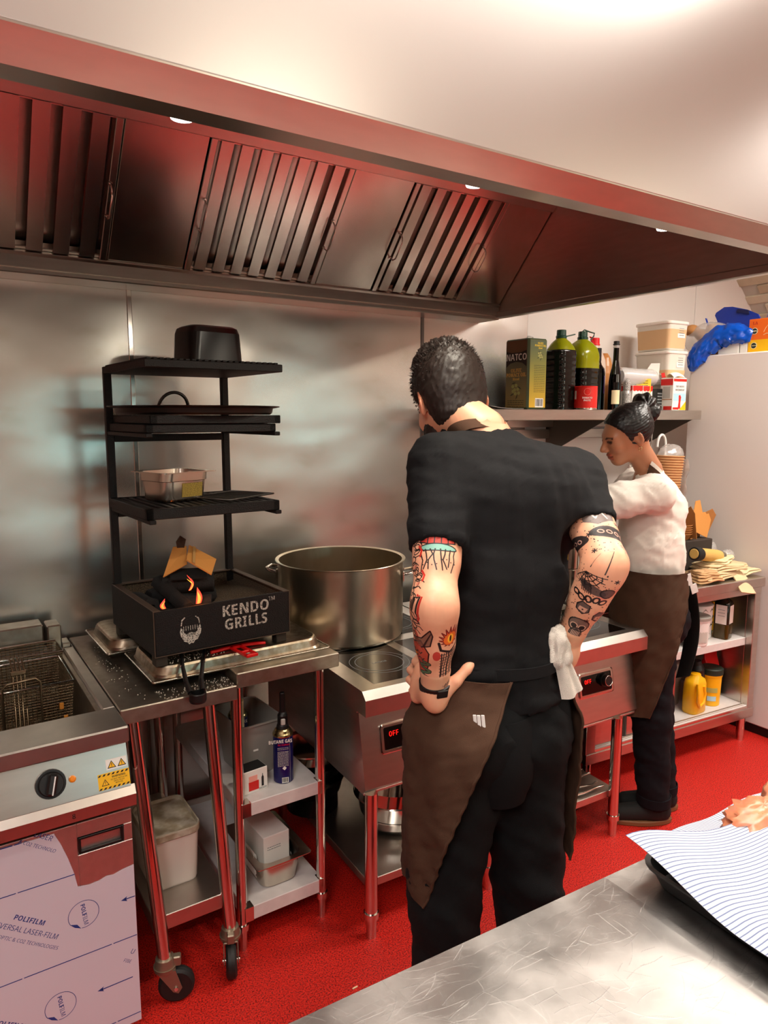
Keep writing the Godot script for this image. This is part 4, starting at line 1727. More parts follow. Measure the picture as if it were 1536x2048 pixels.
	# big round lid with loop handle
	var lid := thing("round_lid", "large round blackened pan with loop handle on the middle rack", "pan", gr(0.012, 1.704, -0.006), 0.0)
	st = S()
	lathe(st, [[0.236, 0.0], [0.243, 0.006], [0.246, 0.020], [0.266, 0.0235], [0.268, 0.0255], [0.266, 0.027], [0.245, 0.0245], [0.238, 0.008], [0.10, 0.006]], 56)
	put(st, "pan_body", mats.iron_brown, lid)
	st = S()
	var arc := []
	for k in 13:
		var a := PI * k / 12
		arc.append(V(cos(a) * 0.052, 0.022 + sin(a) * 0.055, -0.236 + 0.02 * sin(a)))
	tube(st, arc, 0.0058, 8)
	put(st, "loop_handle", mats.dark_steel, lid)
	# black deep pan upside down on top
	t = thing("black_pan", "deep black pan turned upside down on the top rack", "pan", gr(0.075, 1.8635, -0.045), 0.12)
	st = S()
	loft(st, [rrect(0.200, 0.172, 0.02, 0.0), rrect(0.200, 0.172, 0.02, 0.004), rrect(0.186, 0.158, 0.028, 0.005), rrect(0.180, 0.152, 0.034, 0.10), rrect(0.170, 0.142, 0.034, 0.116), rrect(0.150, 0.122, 0.03, 0.122)], true, true, false)
	put(st, "pan_body", mats.black_enamel, t)
	# steel pan with a yellow smear on the lower rack
	t = thing("steel_pan", "small deep steel pan with yellow sticker remains on the lower rack", "pan", gr(-0.06, 1.434, -0.03), 0.30)
	st = S()
	loft(st, [rrect(0.146, 0.132, 0.03, 0.0), rrect(0.154, 0.140, 0.034, 0.006), rrect(0.165, 0.150, 0.034, 0.062), rrect(0.172, 0.157, 0.034, 0.064), rrect(0.174, 0.159, 0.034, 0.088), rrect(0.205, 0.190, 0.016, 0.090), rrect(0.205, 0.190, 0.016, 0.0925), rrect(0.170, 0.155, 0.034, 0.091), rrect(0.148, 0.134, 0.03, 0.006)], true, true, false)
	put(st, "pan_body", mats.pan_steel, t)
	st = S()
	sheet(st, func(u, v): return V(lerpf(-0.02, 0.055, u), lerpf(0.012, 0.056, v), 0.0705 + lerpf(0.001, 0.0055, v)), 8, 6, 0.0008)
	put(st, "sticker_remains", mats.sticker_yellow, t)
	# wire rack lying on the lower rack
	t = thing("wire_rack", "small wire rack lying on the lower grill rack", "rack", gr(0.115, 1.4355, 0.02), 0.5)
	st = S()
	for i in 12:
		var bx := -0.10 + i * 0.018
		tube(st, [V(bx, 0.004, -0.085), V(bx, 0.004, 0.085)], 0.0013, 5)
	tube(st, [V(-0.11, 0.004, -0.09), V(0.11, 0.004, -0.09), V(0.11, 0.004, 0.09), V(-0.11, 0.004, 0.09)], 0.003, 6, true)
	put(st, "wires", mats.dark_steel, t)
	build_fire()
	build_tongs()


func build_fire() -> void:
	# charcoal logs: hollow six-sided briquettes
	# [one end, other end, radius]
	var logs := [
		[V(0.628, 1.163, 0.495), V(0.785, 1.160, 0.535), 0.030],
		[V(0.572, 1.112, 0.575), V(0.560, 1.105, 0.42), 0.030],
		[V(0.738, 1.122, 0.645), V(0.640, 1.118, 0.605), 0.029],
		[V(0.622, 1.168, 0.470), V(0.655, 1.118, 0.672), 0.024],
		[V(0.640, 1.106, 0.525), V(0.800, 1.104, 0.47), 0.029],
		[V(0.600, 1.108, 0.43), V(0.760, 1.106, 0.38), 0.028],
	]
	var where := ["lying across the top of the fire", "at the side plate of the fire", "with its round hollow end to the front", "leaning over the front of the fire", "underneath the middle of the fire", "at the back of the fire"]
	for i in logs.size():
		var l = logs[i]
		var st := S()
		var ax: Vector3 = (l[1] - l[0]).normalized()
		var sd := Vector3.UP.cross(ax).normalized()
		var ll: float = (l[1] - l[0]).length()
		var xf := Transform3D(Basis(ax, ax.cross(-sd), -sd).orthonormalized(), (l[0] + l[1]) / 2.0)
		var o := []
		var rng := RandomNumberGenerator.new()
		rng.seed = 20 + i
		for e in [[-0.5, 1.0], [-0.47, 1.06], [-0.2, 1.0], [0.1, 1.03], [0.47, 1.05], [0.5, 1.0], [0.5, 0.42], [-0.5, 0.42]]:
			var pr := PackedVector3Array()
			for k in 6:
				var a := TAU * k / 6 + 0.3
				pr.append(V(e[0] * ll, cos(a) * l[2] * e[1] * (rng.randf_range(0.94, 1.06) if e[1] > 0.5 else 1.0), sin(a) * l[2] * e[1]))
			o.append(pr)
		o.append(o[0])
		loft(st, o, false, false, false, xf)
		solo(st, "charcoal_log", mats.charcoal, "black charcoal log " + where[i], "charcoal", "charcoal logs in the grill")
	# cardboard on the fire: two flaps bent along a crease and a small charred corner
	var t := thing("cardboard_scrap", "torn folded brown cardboard burning on the coals", "cardboard", V(0.70, 1.19, 0.53), 0.0)
	var st := S()
	slab(st, [V(0.622, 1.196, 0.535), V(0.696, 1.232, 0.545), V(0.716, 1.277, 0.481), V(0.677, 1.276, 0.467)], 0.004)
	put(st, "bent_flap", mats.kraft_bright, t).position = V(-0.70, -1.19, -0.53)
	st = S()
	slab(st, [V(0.691, 1.246, 0.553), V(0.750, 1.203, 0.616), V(0.785, 1.240, 0.566), V(0.727, 1.278, 0.475)], 0.004)
	put(st, "broad_flap", mats.kraft_bright, t).position = V(-0.70, -1.19, -0.53)
	st = S()
	slab(st, [V(0.705, 1.240, 0.571), V(0.711, 1.236, 0.578), V(0.741, 1.273, 0.499), V(0.735, 1.276, 0.490)], 0.0052)
	put(st, "packing_tape", mats.tape, t).position = V(-0.70, -1.19, -0.53)
	st = S()
	slab(st, [V(0.687, 1.272, 0.476), V(0.706, 1.268, 0.485), V(0.716, 1.300, 0.480), V(0.703, 1.311, 0.460), V(0.686, 1.293, 0.468)], 0.003)
	put(st, "charred_corner", mats.char_brown, t).position = V(-0.70, -1.19, -0.53)
	st = S()
	slab(st, [V(0.640, 1.186, 0.545), V(0.745, 1.188, 0.585), V(0.77, 1.206, 0.52), V(0.66, 1.208, 0.49)], 0.004)
	put(st, "charred_layer", mats.matt_black, t).position = V(-0.70, -1.19, -0.53)
	# flames
	var fl := [[V(0.684, 1.135, 0.680), 0.013, 0.050, 0.2, "in front of the round charcoal end"], [V(0.588, 1.125, 0.648), 0.010, 0.030, -0.3, "at the front corner of the grill"], [V(0.676, 1.165, 0.625), 0.006, 0.050, 0.6, "thin and curling up to the cardboard"]]
	for f in fl:
		var fn := thing("flame", "small orange and pink flame " + f[4], "flame", f[0], 0.4, "flames in the grill")
		for layer in 2:
			st = S()
			var rs := []
			var sc: float = 1.0 - 0.45 * layer
			for k in 9:
				var v := k / 8.0
				var r: float = f[1] * sc * (0.75 + 0.5 * sin(v * PI * 0.9)) * pow(1.0 - v, 0.8) + 0.0004
				rs.append(ring(r, v * f[2] * (1.0 - 0.25 * layer), 10, r * 0.45, f[3] * 0.02 * sin(v * 4.0), 0.0))
			loft(st, rs, true, true, true)
			put(st, ["outer_flame", "inner_flame"][layer], [mats.flame_outer, mats.flame_inner][layer], fn)
	var ol := OmniLight3D.new()
	ol.name = "fire_light"
	ol.position = V(0.684, 1.17, 0.70)
	ol.light_energy = 0.004
	ol.light_color = Color(1.0, 0.55, 0.2)
	ol.light_size = 0.03
	ol.omni_range = 3.0
	ol.shadow_enabled = true
	add_child(ol)


func slab(st: SurfaceTool, pts: Array, thick: float) -> void:
	# a flat piece through given corners, with thickness
	flat(st)
	var n: Vector3 = (pts[1] - pts[0]).cross(pts[pts.size() - 1] - pts[0]).normalized() * thick / 2.0
	var c := Vector3.ZERO
	for p in pts:
		c += p / pts.size()
	for i in pts.size():
		var a: Vector3 = pts[i]
		var b: Vector3 = pts[(i + 1) % pts.size()]
		tri(st, c + n, a + n, b + n)
		tri(st, c - n, b - n, a - n)
		quad(st, a - n, b - n, b + n, a + n)


func build_tongs() -> void:
	# tongs with black tips hang over the trolley edge
	var t := thing("tongs", "black and steel tongs lying over the trolley edge", "tongs", V(0, 0, 0))
	for s: float in [-1.0, 1.0]:
		var st := S()
		var pts := [V(0.622 + s * 0.018, 0.915, 0.822), V(0.625 + s * 0.022, 0.935, 0.79), V(0.640 + s * 0.030, 0.965, 0.74), V(0.662 + s * 0.036, 0.985, 0.675)]
		for i in 3:
			tube(st, [pts[i], pts[i + 1]], 0.009 - 0.0015 * i, 8, false, 0.0075 - 0.0016 * i)
		put(st, "arm", mats.black, t)
		st = S()
		tube(st, [pts[2] + V(s * 0.004, 0.004, 0), pts[3] + V(s * 0.003, 0.002, 0), pts[3] + V(0.01, 0.012, -0.03)], 0.0042, 6, false, 0.002)
		put(st, "blade", mats.bright_steel, t)
	var st := S()
	lathe(st, [[0.022, 0.0], [0.0245, 0.006], [0.0245, 0.026], [0.0235, 0.028], [0.019, 0.028], [0.019, 0.006]], 22, at(V(0.622, 0.888, 0.832)))
	put(st, "hinge_cap", mats.black, t)
	# red plastic handled tool on the tray
	t = thing("grill_scraper", "red plastic handled scraper lying on the front tray", "scraper", V(0.805, 0.9692, 0.69), 0.0)
	st = S()
	var red := []
	for k in 11:
		var u := k / 10.0
		red.append(V(-0.09 + 0.18 * u, 0.006 + 0.002 * sin(u * PI), -0.004 - 0.016 * sin(u * PI)))
	var rs := []
	for k in 11:
		var u := k / 10.0
		var wv := 0.006 + 0.006 * sin(u * PI)
		rs.append(PackedVector3Array([red[k] + V(0, -0.004, wv), red[k] + V(0, -0.004, -wv), red[k] + V(0, 0.004, -wv), red[k] + V(0, 0.004, wv)]))
	loft(st, rs, true, true, true)
	put(st, "bow_handle", mats.red, t)
	st = S()
	var fr := Transform3D(Basis.from_euler(Vector3(0, 0.12, 0)), V(0.0, 0.006, 0.045))
	for q in [[V(-0.020, -0.004, -0.06), V(-0.012, 0.006, 0.05)], [V(0.012, -0.004, -0.06), V(0.020, 0.006, 0.05)], [V(-0.02, -0.004, 0.04), V(0.02, 0.006, 0.052)], [V(-0.02, -0.004, 0.0), V(0.02, 0.005, 0.008)], [V(-0.02, -0.004, -0.06), V(0.02, 0.006, -0.048)]]:
		box(st, q[0], q[1], 0.002, fr)
	put(st, "ladder_frame", mats.red, t)


func build_pot() -> void:
	var t := thing("stockpot", "huge steel stockpot with two loop handles on the range", "pot", V(1.362, 0.852, 0.366), 0.0)
	var r := 0.245
	var h := 0.295
	var st := S()
	lathe(st, [[r - 0.012, 0.0], [r - 0.003, 0.004], [r, 0.012], [r, h - 0.004], [r + 0.009, h - 0.001], [r + 0.0105, h + 0.001], [r + 0.009, h + 0.003], [r - 0.004, h], [r - 0.004, 0.03]], 72, Transform3D(), false, true, false)
	put(st, "pot_body", mats.pot_steel, t)
	st = S()
	lathe(st, [[r - 0.004, 0.04], [r - 0.005, 0.043]], 48, Transform3D(), false, true, true)
	put(st, "broth", mats.broth, t)
	for a: float in [PI - 0.72, 0.02 - 0.62]:
		var hn := Node3D.new()
		hn.name = "handle"
		t.add_child(hn, true)
		hn.rotation.y = a
		st = S()
		for s: float in [-1.0, 1.0]:
			cbox(st, V(r + 0.002, h - 0.062, s * 0.040), V(0.005, 0.04, 0.026), 0.002)
		put(st, "handle_plate", mats.bright_steel, hn)
		st = S()
		tube(st, [V(r, h - 0.056, -0.045), V(r + 0.03, h - 0.048, -0.045), V(r + 0.047, h - 0.042, -0.03), V(r + 0.047, h - 0.042, 0.03), V(r + 0.03, h - 0.048, 0.045), V(r, h - 0.056, 0.045)], 0.0065, 8)
		put(st, "handle_loop", mats.bright_steel, hn)


# ---------------------------------------------------------------- goods on the wall shelf and on the fridge

func panel(parent: Node, n: String, m: Material, xf: Transform3D, w: float, h: float, t := 0.0006) -> MeshInstance3D:
	var st := S()
	cbox(st, V(0, 0, 0), V(w, h, t), 0.0, xf)
	return put(st, n, m, parent)


func lines(parent: Node, n: String, m: Material, xf: Transform3D, w: float, count: int, pitch: float, h: float) -> void:
	# small print: rows of short dashes of uneven length
	var st := S()
	var rng := RandomNumberGenerator.new()
	rng.seed = 77 + count
	for i in count:
		var x := -w / 2
		while x < w / 2:
			var l := minf(rng.randf_range(w * 0.06, w * 0.2), w / 2 - x)
			cbox(st, V(x + l / 2, -i * pitch, 0), V(l * 0.85, h, 0.0005), 0.0, xf)
			x += l + w * 0.015
	put(st, n, m, parent)


func bars(parent: Node, xf: Transform3D, w: float, h: float) -> void:
	panel(parent, "barcode_patch", mats.paper, xf, w * 1.15, h * 1.15)
	var st := S()
	var rng := RandomNumberGenerator.new()
	rng.seed = 3
	var x := -w / 2
	while x < w / 2:
		var b := rng.randf_range(0.03, 0.09) * w
		cbox(st, V(x + b / 2, h * 0.03, 0.0005), V(b, h * 0.9, 0.0005), 0.0, xf)
		x += b + rng.randf_range(0.04, 0.08) * w
	put(st, "barcode", mats.ink, parent)


func bottle(n: String, label: String, p: Vector3, prof: Array, m: Material, seg := 24) -> Node3D:
	var t := thing(n, label, "bottle", p)
	var st := S()
	lathe(st, prof, seg)
	put(st, "glass", m, t)
	return t


func label_band(t: Node, n: String, r: float, y0: float, y1: float, a0: float, a1: float, m: Material) -> void:
	# a paper label wrapped round a bottle between two angles (0 = towards +z)
	var st := S()
	sheet(st, func(u, v): return V(sin(lerpf(a0, a1, u)) * (r + 0.0006), lerpf(y0, y1, v), cos(lerpf(a0, a1, u)) * (r + 0.0006)), 12, 1, 0.0006)
	put(st, n, m, t)


func olives(parent: Node, xf: Transform3D, s: float) -> void:
	var st := S()
	var lf := S()
	for p in [[-0.9, 0.8], [0.1, 1.0], [-0.3, 0.1], [0.6, 0.2], [-0.1, -0.7], [0.9, -0.6], [-0.8, -0.2]]:
		var poly := PackedVector2Array()
		for k in 10:
			poly.append(Vector2(p[0], p[1]) * s + Vector2(cos(TAU * k / 10) * 0.42, sin(TAU * k / 10) * 0.36) * s)
		prism(st, poly, 0, 0.0005, xf)
	for p in [[-1.1, -0.9, 0.4], [1.1, 0.5, -0.5], [0.3, -1.4, 1.1], [-0.6, 1.5, 0.2]]:
		var d := Vector2.from_angle(p[2])
		var q := Vector2(p[0], p[1]) * s
		prism(lf, PackedVector2Array([q - d * s * 0.7, q + d.orthogonal() * s * 0.16, q + d * s * 0.7, q - d.orthogonal() * s * 0.16]), 0, 0.0004, xf)
	put(st, "printed_olives", mats.olive_print, parent)
	put(lf, "printed_leaves", mats.leaf_print, parent)


func build_shelf_goods() -> void:
	var sy := 1.7305
	# oil tin
	var t := thing("oil_tin", "tall square olive pomace oil tin, green and gold", "tin", V(2.356, sy, 0.36))
	var w := 0.122
	var d := 0.155
	var h := 0.322
	var st := S()
	box(st, V(0, 0, -d), V(w, h, 0), 0.008)
	put(st, "body", mats.tin_green, t)
	var lf := Transform3D(Basis(Vector3(0, 0, 1), Vector3.UP, Vector3(-1, 0, 0)), V(-0.0004, 0, -d / 2))
	var ff := at(V(w / 2, 0, 0.0004))
	for f in [lf, ff]:
		st = S()
		sheet(st, func(u, v): return f * V(lerpf(-0.5, 0.5, u) * ((d if f == lf else w) - 0.018), lerpf(0.008, h - 0.008, v), 0.0), 1, 1, 0.0006)
		put(st, "printed_face", mats.tin_print if f == ff else mats.tin_print_brown, t)
	var o := V(0, 0, 0.0006)
	panel(t, "printed_block", mats.tin_brown, lf * at(V(0, 0.285, 0.0005)), d - 0.022, 0.06)
	st = S()
	prism(st, PackedVector2Array([Vector2(-0.066, 0.268), Vector2(-0.03, 0.260), Vector2(0.03, 0.260), Vector2(0.066, 0.268), Vector2(0.066, 0.195), Vector2(0.04, 0.212), Vector2(0, 0.219), Vector2(-0.04, 0.212), Vector2(-0.066, 0.195)]), 0.0006, 0.0012, lf)
	put(st, "printed_banner", mats.tin_dark, t)
	lettering(t, "lettering", "NATCO", 0.030, mats.paper, lf * at(V(0, 0.239, 0.001)), "bold", 0.98)
	lettering(t, "lettering", "OLIVE", 0.016, mats.gold_print, lf * at(V(0, 0.178, o.z)), "serif")
	lettering(t, "lettering", "POMACE OIL", 0.016, mats.gold_print, lf * at(V(0, 0.158, o.z)), "serif", 0.9)
	lettering(t, "lettering", "Blend", 0.011, mats.gold_print, lf * at(V(0, 0.139, o.z)), "serif")
	olives(t, lf * at(V(0, 0.088, 0.0006)), 0.022)
	lines(t, "small_print", mats.leaf_print, lf * at(V(0, 0.04, o.z)), 0.11, 4, 0.009, 0.0025)
	lettering(t, "lettering", "OLIVE", 0.008, mats.gold_bright, ff * at(V(0.012, 0.300, o.z)), "serif")
	lettering(t, "lettering", "POMACE OIL", 0.008, mats.gold_bright, ff * at(V(0.012, 0.289, o.z)), "serif")
	lettering(t, "lettering", "Blend", 0.006, mats.gold_bright, ff * at(V(0.012, 0.278, o.z)), "serif")
	olives(t, ff * at(V(0.012, 0.245, 0.0006)), 0.012)
	lines(t, "small_print", mats.leaf_print, ff * at(V(0.01, 0.20, o.z)), 0.07, 16, 0.008, 0.0018)
	bars(t, ff * at(V(0.012, 0.03, 0.0008)), 0.045, 0.036)
	st = S()
	tube(st, [V(0.04, h, -0.06), V(0.045, h + 0.012, -0.05), V(0.075, h + 0.012, -0.05), V(0.08, h, -0.06)], 0.003, 6)
	put(st, "carry_loop", mats.white, t)
	# two big oil bottles
	for i in 2:
		t = thing("oil_bottle", ["large dark oil bottle with green cap beside the tin", "large oil bottle, yellow-green above and dark below"][i], "bottle", V([2.655, 2.835][i], sy, [0.275, 0.25][i]), 0, "big olive oil bottles")
		var bw := 0.128 if i == 0 else 0.142
		var lv := 0.285 if i == 0 else 0.205
		var rs := []
		var y := 0.0
		var low := []
		while y < lv:
			var rib := 0.004 * (0.5 + 0.5 * cos(y * 230.0)) if y > 0.02 else 0.0
			low.append(rrect(bw - rib, bw - rib, 0.035, y, 4))
			y += 0.0068
		st = S()
		low.append(rrect(bw * (1.0 if i == 1 else 0.93), bw * (1.0 if i == 1 else 0.93), 0.035, lv, 4))
		loft(st, low, true, true, true)
		put(st, "dark_oil", mats.oil_dark, t)
		st = S()
		for q in ([[0.93, 0.285], [0.86, 0.30], [0.66, 0.323], [0.42, 0.338], [0.34, 0.344]] if i == 0 else [[1.0, 0.205], [0.99, 0.23], [1.0, 0.26], [0.97, 0.28], [0.88, 0.305], [0.66, 0.330], [0.40, 0.345], [0.34, 0.350]]):
			var s: float = bw * q[0]
			rs.append(rrect(s, s, minf(0.036, s * 0.49), q[1], 4))
		loft(st, rs, true, true, true)
		put(st, "clear_shoulder", mats.oil_clear, t)
		var cy := 0.346 if i == 0 else 0.352
		st = S()
		lathe(st, [[0.026, cy - 0.004], [0.0265, cy + 0.008], [0.023, cy + 0.010], [0.0225, cy + 0.034], [0.021, cy + 0.036]], 22)
		put(st, "cap", mats.cap_green, t)
		st = S()
		if i == 0:
			tube(st, [V(0.024, cy + 0.006, 0.0), V(0.05, cy + 0.012, 0.004), V(0.085, cy + 0.020, 0.01)], 0.0035, 6)
		else:
			tube(st, [V(-0.028, cy + 0.0, 0.02), V(-0.030, cy + 0.03, 0.02), V(-0.012, cy + 0.042, 0.02), V(0.03, cy + 0.034, 0.02), V(0.062, cy + 0.030, 0.02), V(0.058, cy + 0.016, 0.02), V(0.036, cy - 0.004, 0.02)], 0.0035, 6)
		put(st, "carry_handle", mats.cap_green, t)
	# tomato paste can
	t = thing("paste_can", "squat red tomato paste can at the shelf front", "can", V(2.745, sy, 0.358))
	st = S()
	lathe(st, [[0.058, 0.0], [0.059, 0.003], [0.057, 0.006], [0.0565, 0.010]], 40)
	put(st, "rim", mats.bright_steel, t)
	st = S()
	lathe(st, [[0.057, 0.008], [0.057, 0.108], [0.058, 0.111], [0.056, 0.1125], [0.054, 0.110]], 40)
	put(st, "body", mats.can_red, t)
	var cf := Transform3D(Basis.from_euler(Vector3(0, -0.68, 0)), Vector3.ZERO)
	lettering(t, "lettering", "TOMATO", 0.0085, mats.paper, cf * at(V(0, 0.056, 0.0568)), "bold")
	lettering(t, "lettering", "PASTE", 0.0085, mats.paper, cf * at(V(0, 0.044, 0.0568)), "bold")
	st = S()
	tube(st, circle_on(0.0576, V(0, 0.085, 0), 0.016, -0.68), 0.0006, 4, true)
	put(st, "printed_roundel", mats.pink_print, t)
	label_band(t, "barcode_label", 0.0572, 0.05, 0.09, -1.85, -1.65, mats.paper)
	# bottles
	t = bottle("wine_bottle", "dark wine bottle with black capsule behind the red can", V(2.985, sy, 0.225), [[0.036, 0.0], [0.038, 0.004], [0.038, 0.19], [0.034, 0.212], [0.020, 0.232], [0.0155, 0.246], [0.015, 0.30]], mats.bottle_glass, 28)
	st = S()
	lathe(st, [[0.0162, 0.25], [0.0162, 0.306], [0.0165, 0.308], [0.0165, 0.316], [0.015, 0.317]], 22)
	put(st, "capsule", mats.black, t)
	label_band(t, "label", 0.038, 0.10, 0.172, -2.2, -1.1, mats.paper_grey)
	label_band(t, "purple_stripe", 0.038, 0.085, 0.175, 0.15, 0.35, mats.purple)
	t = bottle("slim_bottle", "slim dark bottle with cream label and plastic stopper", V(3.02, sy, 0.31), [[0.030, 0.0], [0.032, 0.003], [0.032, 0.14], [0.028, 0.18], [0.019, 0.22], [0.0145, 0.25], [0.0135, 0.318]], mats.bottle_glass, 26)
	st = S()
	lathe(st, [[0.0165, 0.312], [0.0165, 0.317], [0.0145, 0.318], [0.0145, 0.326]], 20)
	put(st, "neck_ring", mats.clear_plastic, t)
	st = S()
	lathe(st, [[0.0135, 0.326], [0.0175, 0.328], [0.0175, 0.332], [0.0145, 0.333], [0.0145, 0.346], [0.013, 0.347]], 20)
	put(st, "stopper", mats.black, t)
	label_band(t, "label", 0.032, 0.03, 0.10, -1.35, -0.05, mats.label_cream)
	t = bottle("vinegar_bottle", "big cloudy white plastic bottle with red cap", V(3.12, sy, 0.085), [[0.060, 0.0], [0.063, 0.005], [0.063, 0.22], [0.058, 0.27], [0.040, 0.315], [0.026, 0.335], [0.024, 0.35]], mats.cloudy_plastic, 26)
	st = S()
	lathe(st, [[0.027, 0.348], [0.0275, 0.352], [0.027, 0.355], [0.0245, 0.356], [0.024, 0.386], [0.022, 0.388]], 22)
	put(st, "cap", mats.cap_red, t)
	st = S()
	tube(st, [V(-0.02, 0.352, 0.01), V(-0.05, 0.376, 0.02), V(-0.065, 0.388, 0.02), V(-0.02, 0.384, 0.015)], 0.0035, 6)
	put(st, "carry_handle", mats.cap_red, t)
	t = bottle("amber_bottle", "amber plastic bottle standing behind the dark wine bottles", V(3.20, sy, 0.09), [[0.045, 0.0], [0.047, 0.005], [0.047, 0.20], [0.042, 0.24], [0.030, 0.285], [0.014, 0.31]], mats.amber_plastic, 22)
	t = bottle("pepper_grinder", "small speckled glass grinder beside the cream label", V(3.115, sy, 0.31), [[0.020, 0.0], [0.022, 0.003], [0.022, 0.085], [0.017, 0.10], [0.019, 0.105], [0.018, 0.145], [0.008, 0.165]], mats.speckle, 20)
	# loose sheet of paper at the end of the shelf
	st = S()
	sheet(st, func(u, v): return V(2.10 + 0.19 * u, sy + 0.002 + 0.028 * pow(1.0 - u, 3.0) * (0.4 + 0.6 * v), 0.405 - 0.13 * v), 12, 4, 0.0008)
	solo(st, "paper_sheet", mats.paper, "curled white paper sheet lying beside the oil tin", "paper")
	# two red and white cartons
	for i in 2:
		t = thing("milk_carton", ["red and white carton lying next to the speckled grinder", "red and white carton beside the yellow note"][i], "carton", V(3.185 + 0.085 * i, sy, 0.25), 0.0, "red and white cartons")
		st = S()
		box(st, V(-0.04, 0, -0.075), V(0.04, 0.128, 0.075), 0.003)
		put(st, "body", mats.paper, t)
		st = S()
		for f in 2:
			var xf := at(V(0, 0, 0.0752)) if f == 0 else Transform3D(Basis(Vector3(0, 0, 1), Vector3.UP, Vector3(-1, 0, 0)), V(-0.0402, 0, 0))
			var ww := 0.076 if f == 0 else 0.146
			var k := 3 if f == 0 else 5
			var poly := PackedVector2Array([Vector2(-ww / 2, 0.127)])
			for j in k * 4 + 1:
				var u := float(j) / (k * 4)
				poly.append(Vector2(-ww / 2 + ww * u, 0.104 - 0.006 * absf(sin(u * k * PI))))
			poly.append(Vector2(ww / 2, 0.127))
			prism(st, poly, 0.0, 0.0006, xf)
		put(st, "red_awning", mats.can_red, t)
		st = S()
		for q in [-0.02, 0.02]:
			prism(st, PackedVector2Array([Vector2(q - 0.013, 0.03), Vector2(q + 0.013, 0.03), Vector2(q + 0.013, 0.075), Vector2(q + 0.008, 0.084), Vector2(q - 0.008, 0.084), Vector2(q - 0.013, 0.075)]), 0, 0.0005, at(V(0, 0, 0.0752)))
		put(st, "printed_windows", mats.paper_grey, t)
	# plastic sleeve of clear cups lying on the cartons
	t = thing("cup_sleeve", "clear plastic sleeve of nested cups lying on the cartons", "cups", V(3.235, sy + 0.175, 0.27), 0.0)
	for k in 13:
		st = S()
		var zx := -0.13 + 0.019 * k
		lathe(st, [[0.030, 0.0], [0.042, 0.036], [0.044, 0.0365], [0.0415, 0.0355], [0.029, 0.002]], 22, Transform3D(Basis.from_euler(Vector3(0, 0, -PI / 2 + 0.05)), V(zx, -0.02 * zx, 0)))
		put(st, "plastic_cup", mats.cup_clear, t)
	st = S()
	lathe(st, [[0.046, -0.15], [0.047, 0.12], [0.030, 0.16], [0.036, 0.175]], 20, Transform3D(Basis.from_euler(Vector3(0, 0, -PI / 2)), Vector3.ZERO), true, false, false)
	put(st, "bag", mats.clear_plastic, t)
	# yellow note, black packet, paper cone
	t = thing("tea_box", "small black patterned box under the yellow note", "box", V(3.385, sy, 0.27))
	st = S()
	box(st, V(-0.035, 0, -0.05), V(0.035, 0.115, 0.05), 0.002)
	put(st, "body", mats.black, t)
	lines(t, "printed_flowers", mats.print_grey, at(V(0, 0.09, 0.0505)), 0.05, 5, 0.016, 0.007)
	t = thing("flour_bag", "white paper bag with a yellow handwritten note", "bag", V(3.315, sy, 0.235))
	st = S()
	loft(st, [rrect(0.085, 0.10, 0.01, 0.0), rrect(0.09, 0.105, 0.012, 0.06), rrect(0.088, 0.10, 0.012, 0.12), rrect(0.085, 0.05, 0.01, 0.158), rrect(0.085, 0.016, 0.005, 0.168)], true, true, true)
	put(st, "body", mats.paper, t)
	var nf := Transform3D(Basis.from_euler(Vector3(0.0, -0.75, 0)), V(-0.055, 0.128, 0.068))
	panel(t, "yellow_note", mats.note_yellow, nf, 0.075, 0.075, 0.001)
	lines(t, "handwriting", mats.ink, nf * at(V(0, 0.026, 0.001)), 0.045, 3, 0.012, 0.004)
	t = thing("paper_cone", "pale folded paper leaning against the plastic tubs", "paper", V(3.37, sy + 0.178, 0.27))
	st = S()
	prism(st, PackedVector2Array([Vector2(-0.06, -0.012), Vector2(0.035, -0.012), Vector2(0.04, 0.075), Vector2(-0.005, 0.075)]), -0.003, 0.003, at(Vector3.ZERO, -0.8, -0.1))
	put(st, "folded_sheet", mats.paper, t)
	# cornstarch style carton with red top flap
	t = thing("dry_goods_carton", "white carton with red torn top at the shelf end", "carton", V(3.40, sy, 0.385))
	st = S()
	box(st, V(0, 0, -0.078), V(0.118, 0.172, 0), 0.002)
	put(st, "body", mats.paper, t)
	lf = Transform3D(Basis(Vector3(0, 0, 1), Vector3.UP, Vector3(-1, 0, 0)), V(-0.0005, 0, -0.039))
	ff = at(V(0.059, 0, 0.0005))
	panel(t, "red_band", mats.can_red, lf * at(V(0, 0.15, 0)), 0.074, 0.034)
	panel(t, "red_band", mats.can_red, ff * at(V(0, 0.160, 0)), 0.112, 0.014)
	panel(t, "grey_window", mats.paper_grey, lf * at(V(0, 0.095, 0)), 0.044, 0.062)
	panel(t, "brown_line", mats.kraft, lf * at(V(0, 0.058, 0)), 0.07, 0.004)
	panel(t, "red_patch", mats.can_red, lf * at(V(0.01, 0.012, 0)), 0.05, 0.02)
	panel(t, "sky_print", mats.pale_blue, ff * at(V(0, 0.070, 0)), 0.108, 0.04)
	lettering(t, "lettering", "THE WHITE", 0.009, mats.print_grey, ff * at(V(0, 0.126, 0.0003)), "serif")
	lettering(t, "lettering", "BUCKWHEAT", 0.009, mats.print_grey, ff * at(V(0, 0.108, 0.0003)), "serif", 0.92)
	st = S()
	prism(st, PackedVector2Array([Vector2(-0.012, 0.008), Vector2(0.01, 0.008), Vector2(0.008, 0.04), Vector2(0.013, 0.07), Vector2(0.004, 0.082), Vector2(-0.008, 0.078), Vector2(-0.006, 0.045)]), 0.0002, 0.0009, ff)
	put(st, "printed_figure", mats.can_red, t)
	st = S()
	prism(st, PackedVector2Array([Vector2(0.0, 0.002), Vector2(0.056, 0.002), Vector2(0.056, 0.048)]), 0.0002, 0.0009, ff)
